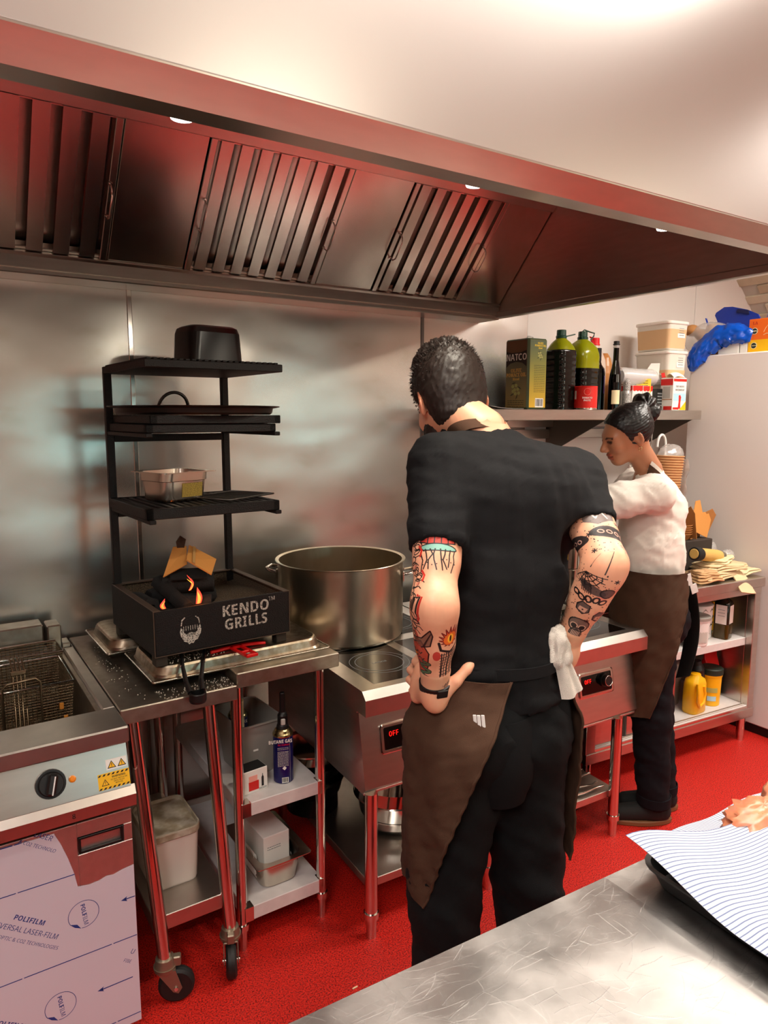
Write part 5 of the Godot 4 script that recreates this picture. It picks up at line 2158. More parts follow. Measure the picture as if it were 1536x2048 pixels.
	put(st, "yellow_corner", mats.yellow, t)
	panel(t, "red_patch", mats.can_red, ff * at(V(-0.03, 0.010, 0.0002)), 0.05, 0.012)
	st = S()
	sheet(st, func(u, v): return V(0.01 + 0.10 * u, 0.172 + 0.022 * sin(v * 2.2) + 0.01 * sin(u * PI), -0.005 - 0.04 * v), 8, 5, 0.0012)
	put(st, "open_flap", mats.paper, t)
	st = S()
	cbox(st, V(0.004, 0.192, -0.055), V(0.03, 0.026, 0.0015), 0.0, Transform3D(Basis.from_euler(Vector3(0, -0.7, 0.2)), Vector3.ZERO))
	put(st, "torn_flap", mats.can_red, t)
	# three stacked tubs
	for i in 3:
		t = thing("storage_tub", ["lidded plastic tub at the bottom of the stack", "lidded plastic tub in the middle of the stack", "lidded plastic tub at the top of the stack"][i], "tub", V([3.515, 3.49, 3.487][i], sy + [0.0, 0.166, 0.3225][i], [0.215, 0.235, 0.235][i]), -0.03, "stacked plastic tubs")
		var tw := 0.165
		var td := 0.225
		var th := 0.150
		st = S()
		loft(st, [rrect(tw - 0.022, td - 0.022, 0.02, 0.0), rrect(tw - 0.014, td - 0.014, 0.024, 0.008), rrect(tw, td, 0.026, th - 0.012)], true, true)
		put(st, "tub_body", mats.tub_plastic, t)
		st = S()
		loft(st, [rrect(tw + 0.006, td + 0.006, 0.026, th - 0.014), rrect(tw + 0.012, td + 0.012, 0.028, th - 0.010), rrect(tw + 0.012, td + 0.012, 0.028, th - 0.001), rrect(tw + 0.004, td + 0.004, 0.024, th + 0.003)], true, true)
		put(st, "tub_lid", mats.lid_white, t)
		st = S()
		loft(st, [rrect(tw - 0.0135, td - 0.0135, 0.0245, 0.009), rrect(tw - 0.002, td - 0.002, 0.0265, [0.085, 0.05, 0.11][i])], false, false)
		put(st, "contents", mats.tub_contents, t)
		panel(t, "date_label", mats.paper, at(V(0.02, 0.095, td / 2 - 0.0028), 0, -0.04), 0.062, 0.06)
		lines(t, "label_print", mats.print_grey, at(V(0.02, 0.115, td / 2 - 0.0012), 0, -0.04), 0.04, 4, 0.012, 0.003)
	build_fridge_goods()


func circle_on(r: float, c: Vector3, cr: float, turn: float) -> Array:
	# a circle drawn on a standing cylinder
	var out := []
	for k in 24:
		var a := TAU * k / 24
		var th := turn + cos(a) * cr / r
		out.append(V(sin(th) * r, c.y + sin(a) * cr, cos(th) * r))
	return out


func crumple(st: SurfaceTool, c: Vector3, size: Vector3, amp: float, freq: float, sd: int, nu := 22, nv := 14) -> void:
	# a crumpled closed bag
	var nz := FastNoiseLite.new()
	nz.noise_type = FastNoiseLite.TYPE_CELLULAR
	nz.frequency = freq
	nz.seed = sd
	var rs := []
	for j in nv + 1:
		var v := PI * (float(j) / nv - 0.5)
		var rr := PackedVector3Array()
		for i in nu:
			var a := TAU * i / nu
			var dv := V(cos(v) * cos(a), sin(v), -cos(v) * sin(a))
			rr.append(c + dv * size * (1.0 + amp * nz.get_noise_3dv(dv * 10.0)))
		rs.append(rr)
	loft(st, rs, false, false, true)


func build_fridge_goods() -> void:
	var fy := 2.0305
	# blue bag hanging over the fridge corner
	var t := thing("blue_plastic_bag", "crumpled shiny blue plastic bag hanging over the fridge corner", "bag", V(3.70, fy, 0.45))
	var st := S()
	var nz := FastNoiseLite.new()
	nz.frequency = 16.0
	nz.seed = 6
	var fold := FastNoiseLite.new()
	fold.noise_type = FastNoiseLite.TYPE_CELLULAR
	fold.frequency = 26.0
	fold.seed = 9
	# a flattened tube that runs along the fridge edge from far up to near, sagging over the side
	var rs := []
	var path := [[V(0.02, 0.085, 0.17), 0.04, 0.055], [V(0.01, 0.095, 0.13), 0.055, 0.07], [V(0.0, 0.105, 0.06), 0.065, 0.078], [V(-0.015, 0.085, -0.01), 0.065, 0.080], [V(-0.04, 0.035, -0.07), 0.055, 0.075], [V(-0.055, -0.02, -0.105), 0.042, 0.062], [V(-0.058, -0.06, -0.118), 0.030, 0.045], [V(-0.058, -0.085, -0.122), 0.008, 0.016]]
	for s in (path.size() - 1) * 6 + 1:
		var f := s / 6.0
		var i0 := mini(int(f), path.size() - 2)
		var u := f - i0
		var c: Vector3 = path[i0][0].lerp(path[i0 + 1][0], u)
		var ra: float = lerpf(path[i0][1], path[i0 + 1][1], u)
		var rb: float = lerpf(path[i0][2], path[i0 + 1][2], u)
		var dir: Vector3 = (path[i0 + 1][0] - path[i0][0]).normalized()
		var side := Vector3(1, 0, 0)
		side = (side - dir * side.dot(dir)).normalized()
		var upv := dir.cross(side)
		var rr := PackedVector3Array()
		for k in 40:
			var a := TAU * k / 40
			var v := side * cos(a) * ra - upv * sin(a) * rb
			var p := c + v * (1.0 + 0.55 * fold.get_noise_3dv(c + v) + 0.2 * nz.get_noise_3dv(c + v))
			rr.append(p)
		rs.append(rr)
	loft(st, rs, true, true, true)
	put(st, "bag_film", mats.blue_film, t)
	# dark blue folded board box standing on edge
	t = thing("blue_crate_lid", "dark blue folded plastic tray standing on the fridge", "tray", V(3.80, fy, 0.42), 0.0)
	st = S()
	var side_x := Transform3D(Basis(Vector3(0, 0, 1), Vector3.UP, Vector3(-1, 0, 0)), V(0.02, 0, 0))
	prism(st, PackedVector2Array([Vector2(-0.06, 0.0), Vector2(0.19, 0.0), Vector2(0.185, 0.16), Vector2(0.15, 0.215), Vector2(0.09, 0.245), Vector2(0.0, 0.272), Vector2(-0.05, 0.276), Vector2(-0.095, 0.25), Vector2(-0.10, 0.235), Vector2(-0.08, 0.20)]), -0.006, 0.006, side_x * at(Vector3.ZERO, 0, -0.12))
	put(st, "back_board", mats.blue_board, t)
	st = S()
	prism(st, PackedVector2Array([Vector2(0.03, 0.236), Vector2(0.105, 0.219), Vector2(0.10, 0.240), Vector2(0.035, 0.255)]), 0.006, 0.014, side_x * at(Vector3.ZERO, 0, -0.12))
	put(st, "hand_slot", mats.blue_dark, t)
	st = S()
	cbox(st, V(-0.045, 0.13, 0.012), V(0.004, 0.27, 0.014), 0.001, side_x * at(Vector3.ZERO, 0, -0.12, 0.42))
	put(st, "fold_ridge", mats.blue_board, t)
	# bag of bread rolls behind the tubs
	t = thing("bread_bag", "clear bag of brown bread behind the plastic tubs", "bread", V(3.79, fy, 0.30))
	for k in 4:
		st = S()
		crumple(st, V(0.02 * k - 0.02, 0.155 - 0.03 * (k % 2), -0.10 + 0.055 * k + 0.03), V(0.05, 0.035, 0.045), 0.12, 0.3, 40 + k, 14, 9)
		put(st, "bread_roll", mats.bread, t)
	st = S()
	crumple(st, V(0.01, 0.10, 0.02), V(0.085, 0.10, 0.16), 0.12, 0.5, 3)
	put(st, "clear_bag", mats.clear_plastic, t)
	st = S()
	box(st, V(-0.06, 0.0, -0.02), V(0.06, 0.05, 0.12), 0.003)
	put(st, "bag_base", mats.bread, t)
	# white cartons between bag and orange box
	for i in 2:
		st = S()
		if i == 0:
			box(st, V(3.70, fy, 0.44), V(3.86, fy + 0.062, 0.558), 0.003)
		else:
			box(st, V(3.70, fy, 0.563), V(3.86, fy + 0.062, 0.605), 0.003)
		solo(st, "white_carton", mats.paper, ["wide low white carton on the fridge under the blue bag", "narrow low white carton on the fridge by the orange box"][i], "carton", "white cartons on the fridge")
	# orange and yellow box
	t = thing("orange_box", "orange and yellow printed cardboard box on the fridge", "box", V(3.70, fy, 0.607))
	st = S()
	box(st, V(0, 0, 0), V(0.22, 0.17, 0.28), 0.002)
	put(st, "body", mats.orange, t)
	var lf := Transform3D(Basis(Vector3(0, 0, 1), Vector3.UP, Vector3(-1, 0, 0)), V(-0.0004, 0, 0.14))
	panel(t, "yellow_band", mats.yellow, lf * at(V(0, 0.032, 0)), 0.276, 0.062)
	for p in [[-0.108, 0.108], [-0.108, 0.034]]:
		var poly := PackedVector2Array()
		var pin := PackedVector2Array()
		for k in 20:
			poly.append(Vector2(p[0], p[1]) + Vector2.from_angle(TAU * k / 20) * 0.017)
			pin.append(Vector2(p[0], p[1]) + Vector2.from_angle(TAU * k / 20) * 0.014)
		st = S()
		prism(st, poly, 0.0003, 0.0007, lf)
		put(st, "badge_rim", mats.label_cream, t)
		st = S()
		prism(st, pin, 0.0007, 0.0011, lf)
		put(st, "badge", mats.dark_green, t)
		lettering(t, "lettering", "100%" if p[1] > 0.1 else "LONDON", 0.0075 if p[1] > 0.1 else 0.005, mats.label_cream, lf * at(V(p[0], p[1], 0.001)), "bold")
	lettering(t, "lettering", "LA", 0.014, mats.red_print, lf * at(V(-0.107, 0.148, 0.0004)), "serif")
	st = S()
	tube(st, [lf * V(-0.06, 0.10, 0.0006), lf * V(-0.05, 0.12, 0.0006), lf * V(-0.04, 0.132, 0.0006), lf * V(-0.03, 0.12, 0.0006)], 0.0014, 4)
	tube(st, [lf * V(-0.06, 0.085, 0.0006), lf * V(-0.045, 0.092, 0.0006), lf * V(-0.03, 0.09, 0.0006)], 0.0014, 4)
	put(st, "printed_script", mats.label_cream, t)
	st = S()
	crumple(st, V(0.11, 0.185, 0.11), V(0.08, 0.05, 0.09), 0.3, 0.4, 12)
	put(st, "lilac_wrapping", mats.lilac, t)


# ---------------------------------------------------------------- goods on and in the bench

func bthing(n: String, label: String, category: String, x: float, y: float, z: float, turn := 0.0, group := "") -> Node3D:
	return thing(n, label, category, bench_at(x, y, z), BENCH_TURN + turn, group)


func folded_cloth(n: String, label: String, x: float, y: float, z: float, w: float, d: float, layers: int, turn: float, m: Material, sd: int) -> void:
	var t := bthing(n, label, "towel", x, y, z, turn, "folded cream tea towels")
	var nz := FastNoiseLite.new()
	nz.frequency = 7.0
	nz.seed = sd
	var th := 0.011
	for k in layers:
		var st := S()
		var rs := []
		var ys := [0.0, th * 0.35, th * 0.75, th]
		var ins := [0.006, 0.0, 0.0, 0.007]
		for j in 4:
			var rr := PackedVector3Array()
			for p in rrect(w - ins[j] * 2 - 0.012 * k, d - ins[j] * 2 - 0.01 * k, 0.012, 0.0, 3):
				var q: Vector3 = p
				# finer outline
				rr.append(q)
			var fine := PackedVector3Array()
			for i in rr.size():
				var a := rr[i]
				var b := rr[(i + 1) % rr.size()]
				var sub := 5 if (b - a).length() > 0.05 else 1
				for s in sub:
					var q := a.lerp(b, float(s) / sub)
					q.y = 0.010 + ys[j] + k * th * 0.93 + 0.012 * nz.get_noise_2d(q.x * 1.3, q.z * 1.3) + 0.004 * sin(q.x * 25.0 + k)
					q.x += 0.010 * nz.get_noise_2d(q.z * 2.0 + k * 3.0, 5.0)
					q.z += 0.012 * nz.get_noise_2d(q.x * 2.0 + k * 2.0, 9.0)
					fine.append(q)
			rs.append(fine)
		loft(st, rs, true, true, true)
		put(st, "fold", m, t)


func build_bench_goods() -> void:
	var by := 0.8805
	var st: SurfaceTool
	# tea towels in a heap
	folded_cloth("tea_towel", "cream tea towel folded flat at the bottom of the heap", 1.03, by, -0.11, 0.30, 0.17, 3, 0.1, mats.cloth_cream, 1)
	folded_cloth("tea_towel", "cream tea towel bundled beside the brown apron", 0.93, by, -0.07, 0.14, 0.13, 5, -0.35, mats.cloth_tan, 2)
	folded_cloth("tea_towel", "cream tea towel in the middle of the heap", 1.08, by + 0.034, -0.11, 0.24, 0.15, 3, -0.2, mats.cloth_cream, 3)
	folded_cloth("tea_towel", "yellowish tea towel topping the heap", 1.11, by + 0.068, -0.13, 0.17, 0.12, 2, 0.4, mats.cloth_pale, 4)
	folded_cloth("tea_towel", "pale tea towel folded flat at the bench end", 1.25, by, -0.13, 0.17, 0.18, 2, 0.05, mats.cloth_pale, 5)
	folded_cloth("tea_towel", "beige tea towel folded on top at the bench end", 1.235, by + 0.021, -0.16, 0.14, 0.13, 2, -0.08, mats.cloth_cream, 6)
	# loop of a towel hanging over the edge
	var t := bthing("hanging_towel", "corner of a cream towel hanging over the bench front", "towel", 1.16, by, 0.0)
	st = S()
	sheet(st, func(u, v): return V(-0.055 + 0.085 * u + 0.03 * v * (u - 0.3), 0.032 - 0.085 * pow(v, 1.2) - 0.02 * u * v, -0.07 + 0.095 * v + 0.012 * sin(u * PI) + 0.008 * sin(v * 5.0)), 10, 10, 0.007)
	put(st, "hanging_fold", mats.cloth_cream, t)
	# roll of cloth with black end
	t = bthing("paper_roll", "yellow cloth roll with black label on the towel heap", "roll", 1.03, by + 0.118, -0.12, 0.0)
	st = S()
	var rx := Transform3D(Basis.from_euler(Vector3(0, 0.12, -PI / 2 - 0.16)), Vector3.ZERO)
	lathe(st, [[0.022, -0.15], [0.030, -0.145], [0.032, -0.05], [0.031, 0.06], [0.028, 0.08]], 18, rx, true)
	put(st, "roll_body", mats.cloth_yellow, t)
	st = S()
	lathe(st, [[0.031, -0.148], [0.0335, -0.145], [0.0335, -0.10], [0.032, -0.097]], 18, rx)
	put(st, "black_label", mats.matt_black, t)
	st = S()
	crumple(st, rx * V(0, 0.105, 0), V(0.034, 0.030, 0.030), 0.35, 0.5, 8, 16, 10)
	put(st, "twisted_end", mats.twist_grey, t)
	# dark box the bowls and cups stand on
	t = bthing("dark_carton", "dark cardboard box behind the towels under the bowls", "box", 0.995, by, -0.31)
	st = S()
	box(st, V(-0.165, 0, -0.17), V(0.165, 0.18, 0.10), 0.004)
	put(st, "body", mats.dark_card, t)
	# kraft bowls
	var names := ["lowest", "second", "third", "fourth", "topmost"]
	for k in 5:
		t = bthing("kraft_bowl", "kraft paper bowl, %s of the short stack beside the open box" % names[k], "bowl", 0.985, by + 0.181 + 0.0115 * k, -0.275, 0.0, "short stack of kraft bowls")
		st = S()
		lathe(st, [[0.040, 0.0], [0.058, 0.030], [0.061, 0.0305], [0.062, 0.033], [0.060, 0.0345], [0.056, 0.032], [0.039, 0.003]], 26)
		put(st, "bowl", mats.kraft, t)
	# open kraft box
	t = bthing("kraft_box", "open kraft takeaway box with raised flaps", "box", 1.085, by + 0.181, -0.29, 0.35)
	st = S()
	var xf := Transform3D(Basis.from_euler(Vector3(-0.25, -0.25, -0.42)), V(0.0, 0.02, 0.05))
	prism(st, PackedVector2Array([Vector2(-0.085, 0.0), Vector2(0.055, 0.0), Vector2(0.075, 0.10), Vector2(0.082, 0.135), Vector2(0.06, 0.142), Vector2(0.035, 0.128), Vector2(0.02, 0.135), Vector2(0.0, 0.125), Vector2(-0.03, 0.185), Vector2(-0.065, 0.165), Vector2(-0.075, 0.09)]), -0.0012, 0.0012, xf)
	put(st, "front_flap", mats.kraft_bright, t)
	st = S()
	prism(st, PackedVector2Array([Vector2(-0.04, 0.0), Vector2(0.03, 0.0), Vector2(0.045, 0.06), Vector2(0.03, 0.15), Vector2(0.01, 0.165), Vector2(-0.02, 0.13)]), -0.0012, 0.0012, Transform3D(Basis.from_euler(Vector3(0, 1.15, 0)), V(-0.085, 0.01, 0.03)))
	put(st, "side_flap", mats.kraft, t)
	st = S()
	prism(st, PackedVector2Array([Vector2(-0.03, 0.0), Vector2(0.03, 0.0), Vector2(0.03, 0.10), Vector2(0.0, 0.125), Vector2(-0.03, 0.09)]), -0.0012, 0.0012, Transform3D(Basis.from_euler(Vector3(0, -1.0, -0.35)), V(0.095, 0.03, 0.03)))
	put(st, "side_flap", mats.kraft, t)
	st = S()
	box(st, V(-0.08, 0.0, -0.06), V(0.06, 0.05, 0.03), 0.002)
	put(st, "box_base", mats.kraft, t)
	# tall stack of nested kraft cups in a bag
	st = S()
	lathe(st, [[0.060, 0.0], [0.085, 0.055], [0.088, 0.0555], [0.0885, 0.058], [0.087, 0.060], [0.083, 0.057], [0.058, 0.003]], 30)
	st.generate_normals()
	st.index()
	var cup := st.commit()
	for k in 29:
		var o := put_mesh(cup, numbered("kraft_cup"), mats.kraft_cup, self)
		tag(o, "kraft paper cup nested in the tall bagged stack under the shelf", "cup", "tall stack of kraft cups")
		o.transform = Transform3D(Basis.from_euler(Vector3(0, 0, -0.045)).scaled(Vector3.ONE * (0.74 + 0.009 * k)), bench_at(1.0, by + 0.182 + 0.0132 * k, -0.41) + V(0.0006 * k, 0, 0))
	t = bthing("cup_bag", "clear plastic bag gathered over the kraft cup stack", "bag", 1.02, by + 0.61, -0.41)
	st = S()
	crumple(st, V(0.02, 0.0, 0), V(0.095, 0.075, 0.07), 0.4, 0.35, 5, 26, 16)
	put(st, "gathered_top", mats.clear_film, t)
	st = S()
	sheet(st, func(u, v): return V(0.105 - 0.025 * v + 0.010 * sin(v * 17.0 + u * 5.0), -0.02 - 0.32 * v, -0.05 + 0.10 * u + 0.008 * sin(u * 9.0)), 10, 22, 0.0008)
	put(st, "loose_side", mats.clear_film, t)
	# crumpled clear bags at the bench end
	for q in [[1.17, 0.115, -0.25, 0.075, 3, "crumpled clear plastic bag beside the kraft box"], [1.27, 0.075, -0.20, 0.06, 4, "small crumpled clear bag at the end of the bench"]]:
		t = bthing("clear_bag", q[5], "bag", q[0], by + q[1], q[2], 0.0, "crumpled clear bags")
		st = S()
		crumple(st, Vector3.ZERO, V(q[3], q[3] * 0.8, q[3] * 0.7), 0.5, 0.4, q[4], 26, 16)
		put(st, "film", mats.clear_film, t)
	# things hanging under the wall shelf
	for k in 4:
		t = thing("hanging_utensil", ["wire whisk hanging under the shelf beside the woman's hair", "steel ladle hanging second under the shelf", "steel skimmer hanging third under the shelf", "wire strainer hanging fourth under the shelf"][k], "utensil", V(3.14 + 0.055 * k, 1.62, 0.33), 0.0, "utensils hanging under the shelf")
		st = S()
		tube(st, [V(0, 0.058, 0), V(0.0, 0.05, 0.008), V(0, 0.03, 0.01), V(0, -0.10, 0.004), V(0, -0.17, 0.002)], 0.0035, 6)
		put(st, "handle", mats.bright_steel, t)
		st = S()
		if k % 3 == 0:
			for j in 6:
				var a := PI * j / 6
				var pts := []
				for i in 11:
					var u := i / 10.0
					var r := 0.026 * sin(u * PI)
					pts.append(V(cos(a) * r * signf(0.5 - u) if false else cos(a) * 0.028 * sin(u * TAU * 0.5) * (1 if u < 0.5 else 1), -0.17 - 0.11 * (1.0 - absf(2 * u - 1)), sin(a) * 0.028 * sin(u * PI) * (1.0 if u < 0.5 else -1.0)))
				tube(st, pts, 0.0011, 4)
			put(st, "wire_head", mats.bright_steel, t)
		else:
			lathe(st, [[0.006, -0.225], [0.024, -0.215], [0.033, -0.19], [0.035, -0.175], [0.033, -0.177], [0.022, -0.21]], 18)
			put(st, "bowl_head", mats.bright_steel, t)
	st = S()
	var loop := []
	for k in 16:
		var a := PI * 1.15 * k / 15 - 0.3
		loop.append(V(3.36 + 0.035 * cos(a), 1.545 + 0.055 * sin(a) - (0.085 if k == 0 else 0.0), 0.36))
	tube(st, loop, 0.007, 7)
	solo(st, "white_hose", mats.white, "white plastic hose looped under the shelf end", "hose")
	t = bthing("ribbed_tub", "pale ribbed plastic tub behind the woman's chin", "tub", 0.36, by, -0.45)
	st = S()
	var rr := []
	for k in 2:
		var ring_pts := PackedVector3Array()
		for i in 48:
			var a := TAU * i / 48
			var r := 0.085 + 0.003 * (i % 2) + 0.01 * k
			ring_pts.append(V(cos(a) * r, [0.0, 0.50][k], -sin(a) * r))
		rr.append(ring_pts)
	loft(st, rr, true, true)
	put(st, "tub_body", mats.paper_grey, t)
	# steel canisters on the bench seen under the man's arm
	for k in 2:
		t = thing("steel_canister", ["brushed steel canister standing lowest behind the arm", "steel canister with a yellow band stacked on another"][k], "canister", V(2.525, by + 0.001 + 0.113 * k, 0.49), 0.0, "stacked steel canisters")
		st = S()
		lathe(st, [[0.040, 0.0], [0.042, 0.002], [0.042, 0.106], [0.044, 0.108], [0.044, 0.1115], [0.041, 0.112]], 28)
		put(st, "body", mats.pan_steel, t)
		if k == 1:
			label_band(t, "yellow_band", 0.0422, 0.015, 0.095, -1.9, -0.95, mats.yellow)
	# middle shelf of the cabinet
	var my := 0.5565
	t = bthing("white_tub", "white plastic tub with printed label on the middle shelf", "tub", 0.925, my, -0.10)
	st = S()
	lathe(st, [[0.058, 0.0], [0.060, 0.004], [0.066, 0.125], [0.069, 0.127], [0.069, 0.133], [0.066, 0.134]], 32)
	put(st, "tub_body", mats.white, t)
	st = S()
	lathe(st, [[0.067, 0.132], [0.071, 0.133], [0.071, 0.146], [0.066, 0.149]], 32)
	put(st, "tub_lid", mats.lid_grey, t)
	label_band(t, "label", 0.0625, 0.02, 0.085, -1.5, 0.2, mats.paper_grey)
	t = bthing("pattern_bucket", "white bucket with green diamond pattern on the middle shelf", "bucket", 1.035, my, -0.20)
	st = S()
	lathe(st, [[0.085, 0.0], [0.088, 0.004], [0.090, 0.165], [0.093, 0.167], [0.093, 0.176], [0.086, 0.178]], 36)
	put(st, "bucket_body", mats.white, t)
	for r in 4:
		for c in 12:
			st = S()
			var a0 := TAU * c / 12 + (0.26 if r % 2 else 0.0)
			var yy := 0.022 + 0.040 * r
			var pts := []
			for q in [[0.0, 0.036], [0.40, 0.0], [0.0, -0.036], [-0.40, 0.0]]:
				var a: float = a0 + q[0] * 0.55
				pts.append(V(sin(a) * 0.0915, yy + q[1] * 0.5, cos(a) * 0.0915))
			tube(st, pts, 0.0022, 4, true)
			put(st, "printed_diamond", mats.deep_green, t)
	t = bthing("dark_lid_tub", "grey tub with dark green lid behind the diamond bucket", "tub", 0.95, my, -0.40)
	st = S()
	lathe(st, [[0.10, 0.0], [0.11, 0.19], [0.112, 0.20]], 28)
	put(st, "tub_body", mats.lid_grey, t)
	st = S()
	lathe(st, [[0.115, 0.19], [0.115, 0.215], [0.10, 0.218]], 28)
	put(st, "tub_lid", mats.dark_green, t)
	t = bthing("square_bottle", "square glass oil bottle with two white labels", "bottle", 1.135, my, -0.10, 0.3)
	st = S()
	loft(st, [rrect(0.070, 0.070, 0.014, 0.0), rrect(0.076, 0.076, 0.015, 0.004), rrect(0.076, 0.076, 0.015, 0.078)], true, true)
	put(st, "oil", mats.oil_bottle_low, t)
	st = S()
	loft(st, [rrect(0.076, 0.076, 0.015, 0.0785), rrect(0.076, 0.076, 0.015, 0.185), rrect(0.066, 0.066, 0.02, 0.20), rrect(0.030, 0.030, 0.0145, 0.215), rrect(0.028, 0.028, 0.0135, 0.225)], true, true, true)
	put(st, "glass", mats.oil_bottle_glass, t)
	panel(t, "label", mats.paper, at(V(0.002, 0.130, 0.0385)), 0.05, 0.095)
	panel(t, "label", mats.paper, Transform3D(Basis(Vector3(0, 0, 1), Vector3.UP, Vector3(-1, 0, 0)), V(-0.0385, 0.130, 0.002)), 0.055, 0.10)
	lines(t, "label_print", mats.print_grey, Transform3D(Basis(Vector3(0, 0, 1), Vector3.UP, Vector3(-1, 0, 0)), V(-0.0392, 0.155, 0.002)), 0.035, 3, 0.016, 0.003)
	st = S()
	box(st, bench_at(1.155, my, -0.24), bench_at(1.195, my + 0.16, -0.20), 0.002)
	solo(st, "yellow_packet", mats.yellow, "yellow packet standing behind the square oil bottle", "packet")
	t = bthing("teal_tumbler", "small teal ribbed tumbler at the front of the middle shelf", "tumbler", 0.86, my, -0.075)
	st = S()
	var rg := []
	for k in 3:
		var pr := PackedVector3Array()
		for i in 28:
			var a := TAU * i / 28
			var r := 0.024 + 0.0018 * (i % 2) + 0.002 * k
			pr.append(V(cos(a) * r, [0.0, 0.02, 0.045][k], -sin(a) * r))
		rg.append(pr)
	loft(st, rg, true, true)
	put(st, "tumbler_body", mats.teal, t)
	# bottom shelf of the cabinet
	var ly := 0.1985
	t = bthing("yellow_jug", "yellow plastic jug with moulded handle on the bottom shelf", "jug", 0.935, ly, -0.09, 0.1)
	st = S()
	loft(st, [rrect(0.11, 0.075, 0.03, 0.0), rrect(0.12, 0.085, 0.034, 0.008), rrect(0.12, 0.085, 0.034, 0.10), rrect(0.117, 0.083, 0.034, 0.15), rrect(0.10, 0.075, 0.03, 0.172), rrect(0.055, 0.055, 0.026, 0.188), rrect(0.050, 0.050, 0.0245, 0.20)], true, true, true)
	put(st, "jug_body", mats.yellow_jug, t)
	st = S()
	tube(st, [V(-0.045, 0.165, 0.044), V(-0.050, 0.13, 0.052), V(-0.046, 0.075, 0.050), V(-0.02, 0.04, 0.044), V(0.015, 0.055, 0.0425), V(0.025, 0.10, 0.0425), V(0.01, 0.145, 0.0425)], 0.008, 8)
	put(st, "moulded_handle", mats.yellow_jug, t)
	t = bthing("grey_tub", "grey round tub behind the yellow jug", "tub", 0.91, ly, -0.26)
	st = S()
	lathe(st, [[0.075, 0.0], [0.085, 0.20], [0.088, 0.202], [0.088, 0.225], [0.08, 0.228]], 28)
	put(st, "tub_body", mats.lid_grey, t)
	t = bthing("sauce_bottle", "black sauce bottle with label leaning on the bottom shelf", "bottle", 1.025, ly, -0.13, 0.0)
	var lean := Transform3D(Basis.from_euler(Vector3(0, 0, 0.14)), V(0, 0.005, 0))
	st = S()
	lathe(st, [[0.026, 0.0], [0.028, 0.004], [0.029, 0.13], [0.034, 0.16], [0.036, 0.20], [0.024, 0.225], [0.02, 0.245]], 22, lean)
	put(st, "bottle_body", mats.black, t)
	st = S()
	for k in 7:
		cbox(st, V(0, 0.03 + 0.018 * k, 0.0285), V(0.016, 0.009, 0.0008), 0.0, lean * at(Vector3.ZERO, -0.6))
	put(st, "pale_lettering", mats.paper_grey, t)
	t = bthing("yellow_tub", "yellow tub with dark green lid on the bottom shelf", "tub", 1.095, ly, -0.12)
	st = S()
	lathe(st, [[0.045, 0.0], [0.047, 0.003], [0.052, 0.155], [0.055, 0.157], [0.055, 0.168], [0.05, 0.17]], 28)
	put(st, "tub_body", mats.yellow_jug, t)
	st = S()
	lathe(st, [[0.054, 0.166], [0.058, 0.168], [0.058, 0.195], [0.052, 0.2]], 28)
	put(st, "tub_lid", mats.dark_green, t)
	label_band(t, "label", 0.0495, 0.03, 0.055, -1.2, -0.3, mats.pale_blue)
	label_band(t, "label_print", 0.0505, 0.075, 0.10, -1.3, -0.2, mats.olive_print)
	t = bthing("bean_packet", "red and dark packet of beans at the cabinet end", "packet", 1.17, ly, -0.19, 0.1)
	st = S()
	loft(st, [rrect(0.10, 0.06, 0.012, 0.0), rrect(0.115, 0.085, 0.02, 0.02), rrect(0.118, 0.09, 0.025, 0.10), rrect(0.115, 0.06, 0.015, 0.15)], true, true, true)
	put(st, "packet_lower", mats.bean_brown, t)
	st = S()
	loft(st, [rrect(0.1155, 0.0605, 0.015, 0.149), rrect(0.112, 0.05, 0.012, 0.18), rrect(0.112, 0.012, 0.004, 0.225), rrect(0.112, 0.006, 0.002, 0.26)], true, true, true)
	put(st, "packet_upper", mats.packet_red, t)
	panel(t, "yellow_label", mats.yellow, at(V(-0.02, 0.075, 0.0455), -0.3), 0.05, 0.025)
	panel(t, "red_foot", mats.packet_red, at(V(0.0, 0.012, 0.041)), 0.095, 0.012)


# ---------------------------------------------------------------- goods under the tables and cookers

